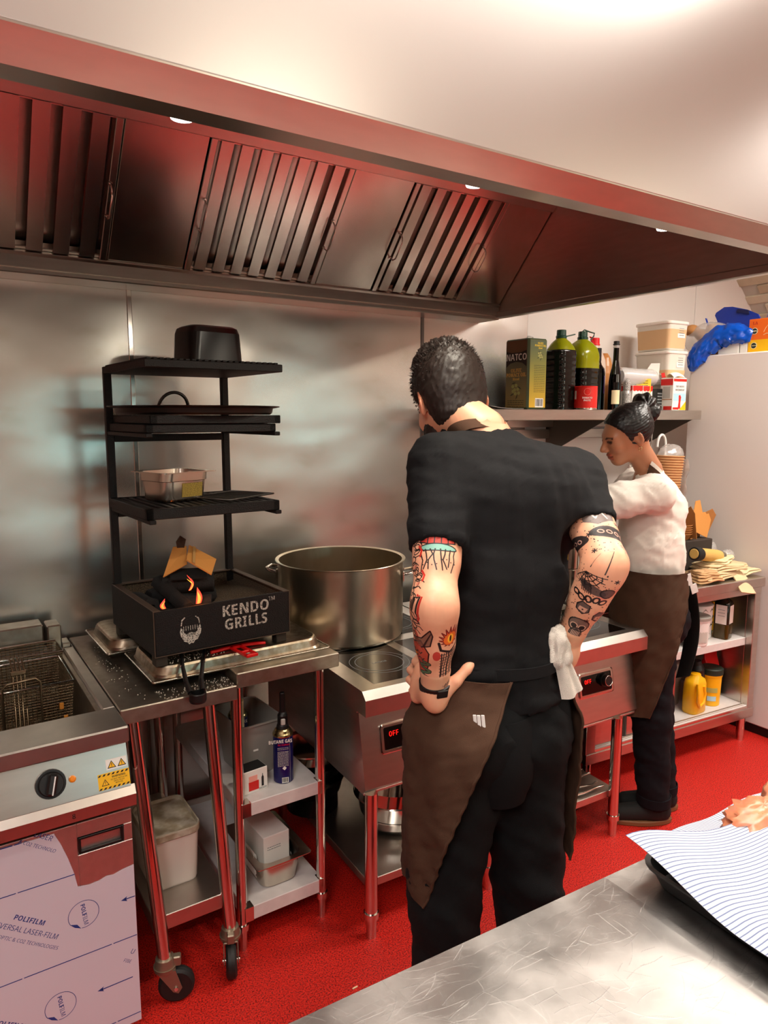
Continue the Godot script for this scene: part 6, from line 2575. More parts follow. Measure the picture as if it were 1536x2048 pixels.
func gas_can(label: String, p: Vector3, turn: float, capped: bool) -> void:
	var t := thing("gas_can", label, "gas can", p, turn, "butane gas cans")
	var r := 0.033
	var st := S()
	lathe(st, [[r - 0.002, 0.0], [r, 0.002], [r, 0.158], [r - 0.0005, 0.159]], 36)
	put(st, "can_body", mats.can_blue, t)
	st = S()
	lathe(st, [[r + 0.001, 0.1585], [r + 0.0015, 0.162], [r + 0.0005, 0.166], [r - 0.003, 0.170], [r - 0.006, 0.177], [r - 0.010, 0.181], [r - 0.016, 0.183]], 36)
	put(st, "can_shoulder", mats.gold_metal, t)
	lettering(t, "lettering", "BUTANE GAS", 0.0115, mats.paper, at(V(-0.012, 0.148, r + 0.0002)), "bold", 0.8)
	lettering(t, "lettering", "for cookers", 0.006, mats.cap_red, at(V(-0.002, 0.136, r + 0.0002)), "sans", 0.9)
	lines(t, "small_print", mats.paper_grey, at(V(-0.004, 0.125, r - 0.0002)), 0.036, 2, 0.005, 0.0014)
	lines(t, "small_print", mats.paper_grey, at(V(-0.004, 0.112, r - 0.0002)), 0.036, 13, 0.0041, 0.0016)
	st = S()
	prism(st, PackedVector2Array([Vector2(0, 0.048), Vector2(0.007, 0.055), Vector2(0, 0.062), Vector2(-0.007, 0.055)]), r - 0.0002, r + 0.0006)
	put(st, "hazard_diamond", mats.paper, t)
	bars(t, at(V(0.002, 0.013, r - 0.0003)), 0.019, 0.016)
	st = S()
	cbox(st, V(0, 0.08, r), V(0.0012, 0.155, 0.0006), 0.0, at(Vector3.ZERO, 0.62))
	put(st, "can_seam", mats.print_grey, t)
	st = S()
	if capped:
		lathe(st, [[0.017, 0.181], [0.0175, 0.184], [0.016, 0.215], [0.013, 0.218]], 22)
		put(st, "red_cap", mats.cap_red, t)
	else:
		lathe(st, [[0.020, 0.180], [0.021, 0.184], [0.019, 0.192], [0.017, 0.196], [0.0165, 0.225], [0.013, 0.232], [0.0095, 0.236], [0.0090, 0.30], [0.008, 0.302]], 22)
		put(st, "torch_head", mats.black, t)
		st = S()
		cbox(st, V(0, 0.207, 0.0165), V(0.015, 0.022, 0.006), 0.003)
		put(st, "trigger", mats.paper_grey, t)


func build_under_goods() -> void:
	var st: SurfaceTool
	# white bucket on the trolley shelf
	var t := thing("plastic_bucket", "cloudy white square bucket with dusty lid on the trolley", "bucket", V(0.578, 0.2485, 0.595), 0.0)
	st = S()
	loft(st, [rrect(0.140, 0.19, 0.024, 0.0), rrect(0.146, 0.196, 0.028, 0.006), rrect(0.160, 0.212, 0.030, 0.172)], true, true)
	put(st, "bucket_body", mats.bucket_white, t)
	st = S()
	loft(st, [rrect(0.165, 0.217, 0.032, 0.163), rrect(0.170, 0.222, 0.034, 0.166), rrect(0.170, 0.222, 0.034, 0.184), rrect(0.166, 0.218, 0.032, 0.188), rrect(0.158, 0.210, 0.030, 0.188), rrect(0.152, 0.204, 0.028, 0.178)], true, true)
	put(st, "bucket_lid", mats.bucket_lid, t)
	# brooms behind the trolley
	for k in 2:
		t = thing("broom", ["broom with pale handle leaning behind the trolley", "broom with reddish handle leaning behind the trolley"][k], "broom", V(0.55 + 0.065 * k, 0, 0.06), 0.0, "brooms behind the trolley")
		st = S()
		cyl(st, V(-0.03 + 0.01 * k, 0.09, 0.0), V(-0.065 + 0.04 * k, 0.84, -0.02), 0.011, 0.011, 10)
		put(st, "handle", [mats.dull_metal, mats.tube_steel][k], t)
		st = S()
		box(st, V(-0.055, 0.06, -0.025), V(0.02, 0.10, 0.025), 0.008)
		put(st, "head", mats.matt_black, t)
		st = S()
		for i in 6:
			for j in 3:
				cyl(st, V(-0.048 + i * 0.012, 0.062, -0.016 + j * 0.016), V(-0.052 + i * 0.0135, 0.0, -0.022 + j * 0.022), 0.004, 0.006, 5)
		put(st, "bristles", mats.matt_black, t)
	# middle shelf of the narrow table
	t = thing("grey_bin", "grey square plastic bin holding a spare gas can", "bin", V(0.885, 0.5005, 0.545), 0.06)
	st = S()
	loft(st, [rrect(0.115, 0.17, 0.02, 0.0), rrect(0.120, 0.175, 0.022, 0.004), rrect(0.155, 0.225, 0.028, 0.185), rrect(0.166, 0.236, 0.03, 0.187), rrect(0.166, 0.236, 0.03, 0.193), rrect(0.152, 0.222, 0.026, 0.192), rrect(0.117, 0.172, 0.02, 0.006)], true, true)
	put(st, "bin_body", mats.bin_grey, t)
	panel(t, "sticker", mats.paper, at(V(-0.02, 0.10, 0.1005), 0, -0.13), 0.018, 0.012)
	gas_can("blue gas can with torch head on the white shelf", V(0.943, 0.5005, 0.705), -0.32, false)
	gas_can("blue gas can with red cap inside the grey bin", V(0.868, 0.5075, 0.50), -0.2, true)
	st = S()
	lathe(st, [[0.020, 0.0], [0.022, 0.25], [0.018, 0.25], [0.018, 0.02]], 18, at(V(0.842, 0.5075, 0.57), 0, 0.05, 0.03))
	solo(st, "paper_tube", mats.label_cream, "cream paper tube standing in the grey bin", "tube")
	t = thing("charger_box", "white box of cream chargers with red fruit print", "box", V(0.843, 0.5005, 0.70), 0.10)
	st = S()
	box(st, V(-0.055, 0, -0.03), V(0.03, 0.076, 0.03), 0.0015)
	put(st, "body", mats.paper, t)
	panel(t, "dark_top", mats.matt_black, at(V(-0.0125, 0.0762, 0.0), 0, -PI / 2), 0.08, 0.055)
	panel(t, "fruit_print", mats.can_red, at(V(-0.02, 0.024, 0.0303)), 0.036, 0.03)
	panel(t, "cream_print", mats.pink_print, at(V(-0.022, 0.048, 0.0303)), 0.03, 0.02)
	st = S()
	prism(st, PackedVector2Array([Vector2(0.008, 0.014), Vector2(0.016, 0.014), Vector2(0.016, 0.044), Vector2(0.013, 0.05), Vector2(0.013, 0.056), Vector2(0.011, 0.056), Vector2(0.011, 0.05), Vector2(0.008, 0.044)]), 0.0300, 0.0307)
	put(st, "cartridge_print", mats.ink, t)
	lines(t, "small_print", mats.print_grey, at(V(0.012, 0.010, 0.0305)), 0.028, 2, 0.004, 0.002)
	lines(t, "small_print", mats.red_print, Transform3D(Basis(Vector3(0, 0, -1), Vector3.UP, Vector3(1, 0, 0)), V(0.0305, 0.062, 0.0)), 0.045, 5, 0.011, 0.003)
	# lower shelf: deep pan with boxes in it
	t = thing("deep_pan", "deep steel pan holding white boxes on the lower white shelf", "pan", V(0.915, 0.1475, 0.615), 0.0)
	st = S()
	loft(st, [rrect(0.120, 0.22, 0.03, 0.0), rrect(0.130, 0.235, 0.035, 0.006), rrect(0.146, 0.255, 0.035, 0.075), rrect(0.150, 0.260, 0.035, 0.078), rrect(0.152, 0.262, 0.035, 0.096), rrect(0.198, 0.305, 0.014, 0.0985), rrect(0.198, 0.305, 0.014, 0.101), rrect(0.148, 0.258, 0.034, 0.099), rrect(0.128, 0.233, 0.033, 0.008)], true, true)
	put(st, "pan_body", mats.pan_steel, t)
	t = thing("white_box", "white cardboard box lying in the deep pan", "box", V(0.912, 0.1565, 0.64), 0.05)
	st = S()
	box(st, V(-0.048, 0.0, -0.085), V(0.048, 0.155, 0.06), 0.002)
	put(st, "body", mats.paper, t)
	lines(t, "small_print", mats.print_grey, at(V(-0.01, 0.115, 0.0603)), 0.05, 2, 0.008, 0.0025)
	t = thing("plastic_pouch", "dark glossy pouch squeezed beside the white box", "pouch", V(0.978, 0.19, 0.62))
	st = S()
	crumple(st, Vector3.ZERO, V(0.014, 0.045, 0.08), 0.3, 0.4, 7, 16, 12)
	put(st, "pouch_film", mats.black_enamel, t)
	for k in 3:
		st = S()
		box(st, V(0.848 - 0.004 * k, 0.165 + 0.012 * k, 0.545), V(0.850 - 0.004 * k, 0.245 + 0.004 * k, 0.68), 0.0)
		solo(st, "paper_slip", mats.paper, ["white paper slip standing nearest the box in the pan", "white paper slip in the middle beside the box", "white paper slip outermost along the pan side"][k], "paper", "paper slips in the pan")
	# pans under the first range
	var ry := 0.1905
	t = thing("mixing_bowl", "large upturned steel mixing bowl stacked under the range", "bowl", V(1.395, ry + 0.135, 0.70))
	st = S()
	lathe(st, [[0.150, 0.0], [0.155, 0.002], [0.152, 0.006], [0.148, 0.05], [0.13, 0.10], [0.095, 0.142], [0.05, 0.158], [0.01, 0.161]], 44)
	put(st, "bowl", mats.bowl_steel, t)
	t = thing("saute_pan", "shallow steel pan under the upturned mixing bowl", "pan", V(1.395, ry + 0.070, 0.70))
	st = S()
	lathe(st, [[0.125, 0.0], [0.132, 0.004], [0.138, 0.060], [0.142, 0.064]], 40)
	put(st, "pan_body", mats.bright_steel, t)
	t = thing("steel_bowl", "rounded steel bowl at the bottom of the pan stack", "bowl", V(1.395, ry, 0.70))
	st = S()
	lathe(st, [[0.06, 0.0], [0.095, 0.012], [0.118, 0.035], [0.124, 0.062], [0.130, 0.066], [0.130, 0.0695]], 40)
	put(st, "bowl", mats.bright_steel, t)
	for k in 3:
		t = thing("frying_pan", ["black frying pan lowest in the stack beside the table leg", "black frying pan second in the stack beside the table leg", "steel pan on top of the stack beside the table leg"][k], "pan", V(1.195, ry + 0.072 + 0.062 * k, 0.42), 0.3 * k, "pans stacked under the range")
		st = S()
		lathe(st, [[0.10, 0.0], [0.11, 0.004], [0.122, 0.05], [0.126, 0.054], [0.126, 0.06], [0.119, 0.05], [0.105, 0.008]], 36)
		put(st, "pan_body", mats.pan_dark if k < 2 else mats.bowl_steel, t)
		st = S()
		tube(st, [V(0.118, 0.048, 0), V(0.16, 0.062, 0), V(0.27, 0.07, 0)], 0.008, 8)
		put(st, "handle", mats.black, t)
	st = S()
	lathe(st, [[0.09, 0.0], [0.10, 0.004], [0.10, 0.070], [0.09, 0.0715]], 30, at(V(1.195, ry, 0.42)))
	solo(st, "dark_pot", mats.pan_dark, "dark pot at the bottom under the frying pans", "pot")
	# steel utensils on the shelf of the second range
	for k in 5:
		t = thing("steel_tongs", ["steel tongs sticking out foremost from the range shelf", "steel tongs lying second on the range shelf", "steel tongs lying third on the range shelf", "steel tongs lying fourth on the range shelf", "steel tongs hindmost on the range shelf"][k], "tongs", V(2.06 + 0.012 * k, ry + 0.004 + 0.013 * k, 0.93 - 0.055 * k), -0.10 + 0.16 * k, "steel tongs on the range shelf")
		for s: float in [-1.0, 1.0]:
			st = S()
			tube(st, [V(-0.16, 0.012, s * 0.004), V(-0.05, 0.012, s * 0.018), V(0.08, 0.010, s * 0.022), V(0.15, 0.008, s * 0.012), V(0.185, 0.012, s * 0.018)], 0.006, 7, false, 0.004)
			put(st, "arm", mats.bright_steel, t)
	t = thing("black_crate", "black plastic crate at the back of the range shelf", "crate", V(2.08, ry, 0.50))
	st = S()
	box(st, V(-0.20, 0, -0.14), V(0.16, 0.16, 0.14), 0.006)
	put(st, "crate_body", mats.matt_black, t)
	t = thing("black_mat", "folded black rubber mat on the floor behind the range", "mat", V(2.30, 0.0, 0.80))
	st = S()
	box(st, V(-0.05, 0.0, -0.25), V(0.0, 0.11, 0.0), 0.006)
	put(st, "mat_fold", mats.rubber, t)


func build_scraps() -> void:
	# small bits of food and paper dropped on the red floor
	var spots := [[3.52, 0.985, 0.045, 0.02, "pale scrap of card on the floor by the bench leg"], [1.30, 1.12, 0.016, 0.006, "tiny yellow crumb on the floor by the man's trousers"], [0.98, 1.10, 0.018, 0.003, "thin straw scrap on the floor under the range"], [0.60, 1.03, 0.020, 0.004, "dark scrap on the floor near the caster"]]
	for s in spots:
		var st := S()
		cbox(st, V(s[0], 0.003, s[1]), V(s[2], 0.005, s[3]), 0.001)
		solo(st, "floor_scrap", mats.label_cream if s[2] != 0.020 else mats.matt_black, s[4], "scrap", "scraps on the floor")


# ---------------------------------------------------------------- the near prep table

func build_near_table() -> void:
	var turn := -0.049
	var o := V(0.35, 0, 1.971)
	var fr := Transform3D(Basis.from_euler(Vector3(0, turn, 0)), o)
	var t := thing("prep_table", "long steel prep table nearest the camera", "table", o, turn)
	var x0 := -1.6
	var x1 := 2.2
	var st := S()
	box(st, V(x0, 0.855, 0.0), V(x1, 0.90, 0.95), 0.004)
	put(st, "tabletop", mats.scratched, t)
	for p in [[x0 + 0.06, 0.09], [x1 - 0.06, 0.09], [x0 + 0.06, 0.89], [x1 - 0.06, 0.89]]:
		table_leg(t, V(p[0], 0.856, p[1]), V(p[0], 0, p[1]), 0.02)
	st = S()
	box(st, V(x0 + 0.05, 0.14, 0.07), V(x1 - 0.05, 0.16, 0.91), 0.002)
	put(st, "lower_shelf", mats.steel_top, t)
	for k in 5:
		st = S()
		box(st, V(lerpf(x0 + 0.09, x1 - 0.09, k / 5.0) + 0.004, 0.16, 0.05), V(lerpf(x0 + 0.09, x1 - 0.09, (k + 1) / 5.0) - 0.004, 0.85, 0.062), 0.002)
		put(st, "cupboard_door", mats.steel, t)
	st = S()
	box(st, V(-1.5, 0.0, 0.034), V(0.592, 0.004, 0.93), 0.0012)
	var sh := solo(st, "steel_worksheet", mats.scratched, "scratched steel sheet laid over the near worktop", "sheet")
	sh.transform = fr * at(V(0, 0.9003, 0))
	# black oven tray with paper and chicken
	var tr := fr * at(V(0.655, 0.9002, 0.055))
	t = thing("oven_tray", "black oven tray of raw chicken on the prep table", "tray", tr.origin, turn)
	st = S()
	loft(st, [rrect(0.56, 0.42, 0.03, 0.0, 5, 0.29, 0.22), rrect(0.575, 0.435, 0.034, 0.006, 5, 0.29, 0.22), rrect(0.60, 0.46, 0.036, 0.036, 5, 0.29, 0.22), rrect(0.614, 0.474, 0.04, 0.038, 5, 0.29, 0.22), rrect(0.616, 0.476, 0.04, 0.042, 5, 0.29, 0.22), rrect(0.60, 0.46, 0.036, 0.041, 5, 0.29, 0.22), rrect(0.565, 0.425, 0.03, 0.008, 5, 0.29, 0.22)], true, true)
	put(st, "tray_body", mats.black_tray, t)
	t = thing("lining_paper", "striped paper lining spread flat under the raw chicken", "paper", tr.origin, turn)
	st = S()
	sheet(st, func(u, v): return V(0.06 + 0.62 * u, 0.044 + 0.012 * sin(u * 7.0 + 1.0) * sin(v * 5.0) + 0.004 * sin(u * 19.0), -0.035 + 0.30 * v), 30, 16, 0.0008)
	put(st, "paper", mats.striped_b, t)
	t = thing("covering_paper", "white paper with fine blue stripes folded over the tray", "paper", tr.origin, turn)
	st = S()
	sheet(st, cover_paper, 44, 40, 0.0008)
	put(st, "paper", mats.striped_a, t)
	# raw chicken thighs
	var spots := [[0.24, 0.055, 0.05, 0.085, 0.055], [0.36, 0.06, 0.045, 0.09, 0.06], [0.30, 0.06, 0.13, 0.09, 0.06], [0.44, 0.055, 0.13, 0.09, 0.06]]
	for k in 4:
		var c = spots[k]
		t = thing("chicken_thigh", ["raw chicken thigh nearest the paper edge", "raw chicken thigh at the far side of the tray", "raw chicken thigh half under the striped paper", "raw chicken thigh at the inner end of the tray"][k], "chicken", tr * V(c[0], 0.0, c[2]), turn + 0.5 * k, "raw chicken thighs")
		st = S()
		var nz := FastNoiseLite.new()
		nz.frequency = 3.0
		nz.seed = 60 + k
		var rs := []
		for j in 19:
			var v := PI * (j / 18.0 - 0.5)
			var rr := PackedVector3Array()
			for i in 30:
				var a := TAU * i / 30
				var dv := V(cos(v) * cos(a), sin(v), -cos(v) * sin(a))
				var q := dv * V(c[3], 0.034, c[4]) * (1.0 + 0.28 * nz.get_noise_3dv(dv) + 0.06 * nz.get_noise_3dv(dv * 4.0))
				rr.append(q + V(0, c[1] + 0.012, 0))
			rs.append(rr)
		loft(st, rs, false, false, true)
		put(st, "meat", mats.chicken, t)
		st = S()
		for q in 3:
			tube(st, [V(-0.03 + 0.03 * q, c[1] + 0.0445 - 0.006 * absf(q - 1), 0.01), V(-0.02 + 0.03 * q, c[1] + 0.047 - 0.006 * absf(q - 1), 0.018), V(-0.008 + 0.03 * q, c[1] + 0.044 - 0.008 * absf(q - 1), 0.028)], 0.004, 6, false, 0.002)
		put(st, "fat_fold", mats.chicken_fat, t)


func cover_paper(u: float, v: float) -> Vector3:
	# left edge follows the tray rim and curls up at the far corner; the far edge rides over the chicken
	var x := -0.022 + 0.60 * u
	var z := 0.012 + 0.44 * v
	var far := 1.0 - v
	z += 0.085 * u * far - 0.045 * exp(-pow(u / 0.16, 2.0)) * far
	x += -0.012 * sin(far * PI * 0.9) * (1.0 - u)
	var y := 0.053 + 0.006 * u
	y += 0.030 * exp(-pow((u - 0.05) / 0.16, 2.0)) * smoothstep(0.55, 1.0, far)
	y += 0.040 * smoothstep(0.12, 0.5, u) * smoothstep(0.25, 0.95, far)
	y += 0.006 * sin(u * 9.0 - v * 4.0) * smoothstep(0.0, 0.2, u)
	y -= 0.014 * exp(-pow(u / 0.05, 2.0)) * smoothstep(0.1, 0.5, v)
	return V(x, y, z)


# ---------------------------------------------------------------- bodies: distance fields meshed as surface nets

class Field:
	var h: float
	var o: Vector3
	var nx: int
	var ny: int
	var nz: int
	var d: PackedFloat32Array

	func _init(lo: Vector3, hi: Vector3, cell: float) -> void:
		h = cell
		o = lo
		nx = int(ceil((hi.x - lo.x) / h)) + 1
		ny = int(ceil((hi.y - lo.y) / h)) + 1
		nz = int(ceil((hi.z - lo.z) / h)) + 1
		d = PackedFloat32Array()
		d.resize(nx * ny * nz)
		d.fill(1.0)

	func _span(lo: Vector3, hi: Vector3) -> Array:
		return [clampi(int((lo.x - o.x) / h), 0, nx - 1), clampi(int((hi.x - o.x) / h) + 1, 0, nx - 1), clampi(int((lo.y - o.y) / h), 0, ny - 1), clampi(int((hi.y - o.y) / h) + 1, 0, ny - 1), clampi(int((lo.z - o.z) / h), 0, nz - 1), clampi(int((hi.z - o.z) / h) + 1, 0, nz - 1)]

	func cap(a: Vector3, b: Vector3, ra: float, rb: float, k := 0.03) -> void:
		# tapered capsule, joined with a smooth minimum
		var m := maxf(ra, rb) + k + 2.5 * h
		var s := _span(a.min(b) - Vector3.ONE * m, a.max(b) + Vector3.ONE * m)
		var ab := b - a
		var inv := 1.0 / maxf(ab.length_squared(), 1e-9)
		for z in range(s[4], s[5] + 1):
			for y in range(s[2], s[3] + 1):
				var row := (z * ny + y) * nx
				var p := Vector3(o.x + s[0] * h, o.y + y * h, o.z + z * h) - a
				for x in range(s[0], s[1] + 1):
					var t := clampf(p.dot(ab) * inv, 0.0, 1.0)
					var e := (p - ab * t).length() - ra - (rb - ra) * t
					var c := d[row + x]
					var g := maxf(k - absf(c - e), 0.0)
					d[row + x] = minf(c, e) - g * g / k * 0.25
					p.x += h

	func ell(c: Vector3, b: Basis, r: Vector3, k := 0.02, cut := false) -> void:
		# ellipsoid with axes b; cut takes it away instead
		var m := maxf(r.x, maxf(r.y, r.z)) + k + 2.5 * h
		var s := _span(c - Vector3.ONE * m, c + Vector3.ONE * m)
		var iv := b.transposed()
		for z in range(s[4], s[5] + 1):
			for y in range(s[2], s[3] + 1):
				var row := (z * ny + y) * nx
				for x in range(s[0], s[1] + 1):
					var q := iv * (Vector3(o.x + x * h, o.y + y * h, o.z + z * h) - c)
					var k0 := (q / r).length()
					var k1 := (q / (r * r)).length()
					var e := k0 * (k0 - 1.0) / maxf(k1, 1e-6)
					var w := d[row + x]
					if cut:
						e = -e
						var g2 := maxf(k - absf(w - e), 0.0)
						d[row + x] = maxf(w, e) + g2 * g2 / k * 0.25
					else:
						var g := maxf(k - absf(w - e), 0.0)
						d[row + x] = minf(w, e) - g * g / k * 0.25

	func nets(acc: Dictionary) -> void:
		# one vertex in each crossed cell, one quad round each crossed edge
		var id := PackedInt32Array()
		id.resize(nx * ny * nz)
		id.fill(-1)
		var v: PackedVector3Array = acc.v
		var f: PackedInt32Array = acc.f
		var sx := 1
		var sy := nx
		var sz := nx * ny
		var lim := h * 2.0
		var off := [0, sx, sy, sx + sy, sz, sz + sx, sz + sy, sz + sx + sy]
		var pos := [Vector3(0, 0, 0), Vector3(1, 0, 0), Vector3(0, 1, 0), Vector3(1, 1, 0), Vector3(0, 0, 1), Vector3(1, 0, 1), Vector3(0, 1, 1), Vector3(1, 1, 1)]
		var ed := [[0, 1], [2, 3], [4, 5], [6, 7], [0, 2], [1, 3], [4, 6], [5, 7], [0, 4], [1, 5], [2, 6], [3, 7]]
		for z in nz - 1:
			for y in ny - 1:
				var row := (z * ny + y) * nx
				for x in nx - 1:
					var i := row + x
					if absf(d[i]) > lim:
						continue
					var inside := 0
					for k in 8:
						if d[i + off[k]] < 0.0:
							inside += 1
					if inside == 0 or inside == 8:
						continue
					var sum := Vector3.ZERO
					var n := 0
					for e in ed:
						var d0 := d[i + off[e[0]]]
						var d1 := d[i + off[e[1]]]
						if (d0 < 0.0) != (d1 < 0.0):
							sum += (pos[e[0]] as Vector3).lerp(pos[e[1]], d0 / (d0 - d1))
							n += 1
					id[i] = v.size()
					v.append(o + (Vector3(x, y, z) + sum / n) * h)
		for z in range(1, nz - 1):
			for y in range(1, ny - 1):
				var row := (z * ny + y) * nx
				for x in range(1, nx - 1):
					var i := row + x
					if id[i] < 0:
						continue
					var c := d[i] < 0.0
					if c != (d[i + sx] < 0.0):
						_quad(f, id[i - sy - sz], id[i - sz], id[i], id[i - sy], c)
					if c != (d[i + sy] < 0.0):
						_quad(f, id[i - sx - sz], id[i - sx], id[i], id[i - sz], c)
					if c != (d[i + sz] < 0.0):
						_quad(f, id[i - sx - sy], id[i - sy], id[i], id[i - sx], c)
		acc.v = v
		acc.f = f

	func _quad(f: PackedInt32Array, a: int, b: int, c: int, e: int, out: bool) -> void:
		if a < 0 or b < 0 or c < 0 or e < 0:
			return
		# Godot's front faces run clockwise
		if out:
			f.append_array(PackedInt32Array([a, c, b, a, e, c]))
		else:
			f.append_array(PackedInt32Array([a, b, c, a, c, e]))


func new_acc() -> Dictionary:
	return {"v": PackedVector3Array(), "f": PackedInt32Array()}


func normals_of(v: PackedVector3Array, f: PackedInt32Array) -> PackedVector3Array:
	var n := PackedVector3Array()
	n.resize(v.size())
	for i in range(0, f.size(), 3):
		var a := v[f[i]]
		var c := (v[f[i + 2]] - a).cross(v[f[i + 1]] - a)
		n[f[i]] += c
		n[f[i + 1]] += c
		n[f[i + 2]] += c
	for i in n.size():
		n[i] = n[i].normalized()
	return n


func add_surface(mesh: ArrayMesh, acc: Dictionary, m: Material, base: Vector3, bend = null, paint = null, unwrap = null) -> void:
	# bend(p, n) moves a vertex, paint(p, n) colours it (linear), unwrap(p) gives its uv
	var v: PackedVector3Array = acc.v
	var f: PackedInt32Array = acc.f
	var n := normals_of(v, f)
	if bend != null:
		for i in v.size():
			v[i] += bend.call(v[i], n[i])
		n = normals_of(v, f)
	var arr := []
	arr.resize(Mesh.ARRAY_MAX)
	if paint != null:
		var c := PackedColorArray()
		for i in v.size():
			c.append(paint.call(v[i], n[i]))
		arr[Mesh.ARRAY_COLOR] = c
	if unwrap != null:
		var uv := PackedVector2Array()
		for i in v.size():
			uv.append(unwrap.call(v[i]))
		arr[Mesh.ARRAY_TEX_UV] = uv
	for i in v.size():
		v[i] -= base
	arr[Mesh.ARRAY_VERTEX] = v
	arr[Mesh.ARRAY_NORMAL] = n
	arr[Mesh.ARRAY_INDEX] = f
	mesh.add_surface_from_arrays(Mesh.PRIMITIVE_TRIANGLES, arr)
	mesh.surface_set_material(mesh.get_surface_count() - 1, m)


func body_part(parent: Node, n: String, mesh: ArrayMesh) -> MeshInstance3D:
	var o := MeshInstance3D.new()
	o.name = n
	o.mesh = mesh
	parent.add_child(o, true)
	return o


func hand_field(fl: Field, wrist: Vector3, fore: Vector3, knuckles: Array, dirs: Array, thumb: Array, heel: Vector3) -> void:
	# palm from the wrist to the knuckles, then four fingers of three bones and a thumb
	fl.cap(fore, wrist, 0.034, 0.027, 0.02)
	for k in knuckles:
		fl.cap(wrist.lerp(heel, 0.4), k, 0.021, 0.0135, 0.018)
	fl.cap(wrist, heel, 0.024, 0.022, 0.018)
	fl.cap(knuckles[0], knuckles[3], 0.014, 0.012, 0.012)
	var ln := [0.040, 0.044, 0.041, 0.032]
	for i in 4:
		var p: Vector3 = knuckles[i]
		for j in 3:
			var dd: Vector3 = dirs[j]
			var q: Vector3 = p + dd * ln[i] * [1.0, 0.68, 0.5][j]
			fl.cap(p, q, 0.0098 - 0.0009 * j, 0.0092 - 0.001 * j, 0.003)
			p = q
	for j in thumb.size() - 1:
		fl.cap(thumb[j], thumb[j + 1], [0.017, 0.0125, 0.0108][mini(j, 2)], [0.013, 0.011, 0.0085][mini(j, 2)], 0.006)


func head_field(c: Vector3, b: Basis, s: float, neck: Vector3, nr: float, cell: float, fem := false) -> Field:
	# b: x to the person's right, y up, z backwards; c: middle of the head
	var fl := Field.new(c - Vector3.ONE * 0.17 * s - Vector3(0, 0.10, 0), c + Vector3.ONE * 0.17 * s, cell)
	fl.ell(c + b * (Vector3(0, 0.028, 0.012) * s), b, Vector3(0.074, 0.088, 0.094) * s, 0.02)
	fl.ell(c + b * (Vector3(0, -0.038, -0.030) * s), b, Vector3(0.056 if not fem else 0.052, 0.066, 0.060) * s, 0.04)
	fl.ell(c + b * (Vector3(0, -0.088, -0.058) * s), b, Vector3(0.026, 0.020, 0.022) * s, 0.03)
	fl.ell(c + b * (Vector3(0, 0.012, -0.070) * s), b, Vector3(0.052, 0.026, 0.022) * s, 0.025)
	for sd: float in [-1.0, 1.0]:
		fl.ell(c + b * (Vector3(sd * 0.036, -0.022, -0.066) * s), b, Vector3(0.024, 0.022, 0.020) * s, 0.02)
		fl.ell(c + b * (Vector3(sd * 0.031, 0.002, -0.098) * s), b, Vector3(0.016, 0.010, 0.012) * s, 0.012, true)
		fl.ell(c + b * (Vector3(sd * 0.031, 0.0, -0.082) * s), b, Vector3(0.013, 0.0095, 0.0095) * s, 0.004)
		# ear: rim, lobe, hollow
		var eb := b * Basis.from_euler(Vector3(-0.15, sd * 0.35, 0))
		var ec := c + b * (Vector3(sd * 0.075, -0.008, 0.016) * s)
		fl.ell(ec, eb, Vector3(0.007, 0.031, 0.018) * s, 0.006)
		fl.ell(ec + eb * (Vector3(sd * 0.006, 0.004, -0.002) * s), eb, Vector3(0.005, 0.019, 0.010) * s, 0.004, true)
		fl.ell(ec + eb * (Vector3(0, -0.026, -0.006) * s), eb, Vector3(0.006, 0.010, 0.008) * s, 0.006)
	# nose and lips
	fl.cap(c + b * (Vector3(0, 0.008, -0.088) * s), c + b * (Vector3(0, -0.028, -0.110) * s), 0.008 * s, 0.011 * s, 0.012)
	for sd: float in [-1.0, 1.0]:
		fl.ell(c + b * (Vector3(sd * 0.011, -0.033, -0.100) * s), b, Vector3(0.009, 0.008, 0.010) * s, 0.006)
	fl.ell(c + b * (Vector3(0, -0.056, -0.088) * s), b, Vector3(0.022, 0.0065, 0.009) * s, 0.006)
	fl.ell(c + b * (Vector3(0, -0.068, -0.085) * s), b, Vector3(0.019, 0.007, 0.009) * s, 0.006)
	fl.cap(c + b * (Vector3(0, -0.055, 0.030) * s), neck, nr, nr * 1.12, 0.03)
	return fl


func basis_facing(fwd: Vector3, roll := 0.0) -> Basis:
	var z := -fwd.normalized()
	var x := Vector3.UP.cross(z).normalized()
	return Basis(x, z.cross(x), z) * Basis.from_euler(Vector3(0, 0, roll))


func arm_uv(a: Vector3, e: Vector3, w: Vector3, ref: Vector3, stretch: float) -> Callable:
	# u goes round the arm (0.5 = ref), v from the shoulder to the wrist
	var l1 := (e - a).length()
	var l2 := (w - e).length()
	return func(p: Vector3) -> Vector2:
		var t1 := clampf((p - a).dot(e - a) / (l1 * l1), 0.0, 1.0)
		var t2 := clampf((p - e).dot(w - e) / (l2 * l2), 0.0, 1.0)
		var q1 := a.lerp(e, t1)
		var q2 := e.lerp(w, t2)
		var upper := (p - q1).length() < (p - q2).length()
		var ax := ((e - a) / l1) if upper else ((w - e) / l2)
		var q := q1 if upper else q2
		var r := (ref - ax * ref.dot(ax)).normalized()
		var sd := ax.cross(r)
		var dv := p - q
		var u := 0.5 - atan2(dv.dot(sd), dv.dot(r)) / TAU
		var v := (t1 * l1 if upper else l1 + t2 * l2) / (l1 + l2)
		return Vector2(u, minf(v * stretch, 0.998))


# ---- drawing tattoos into an image

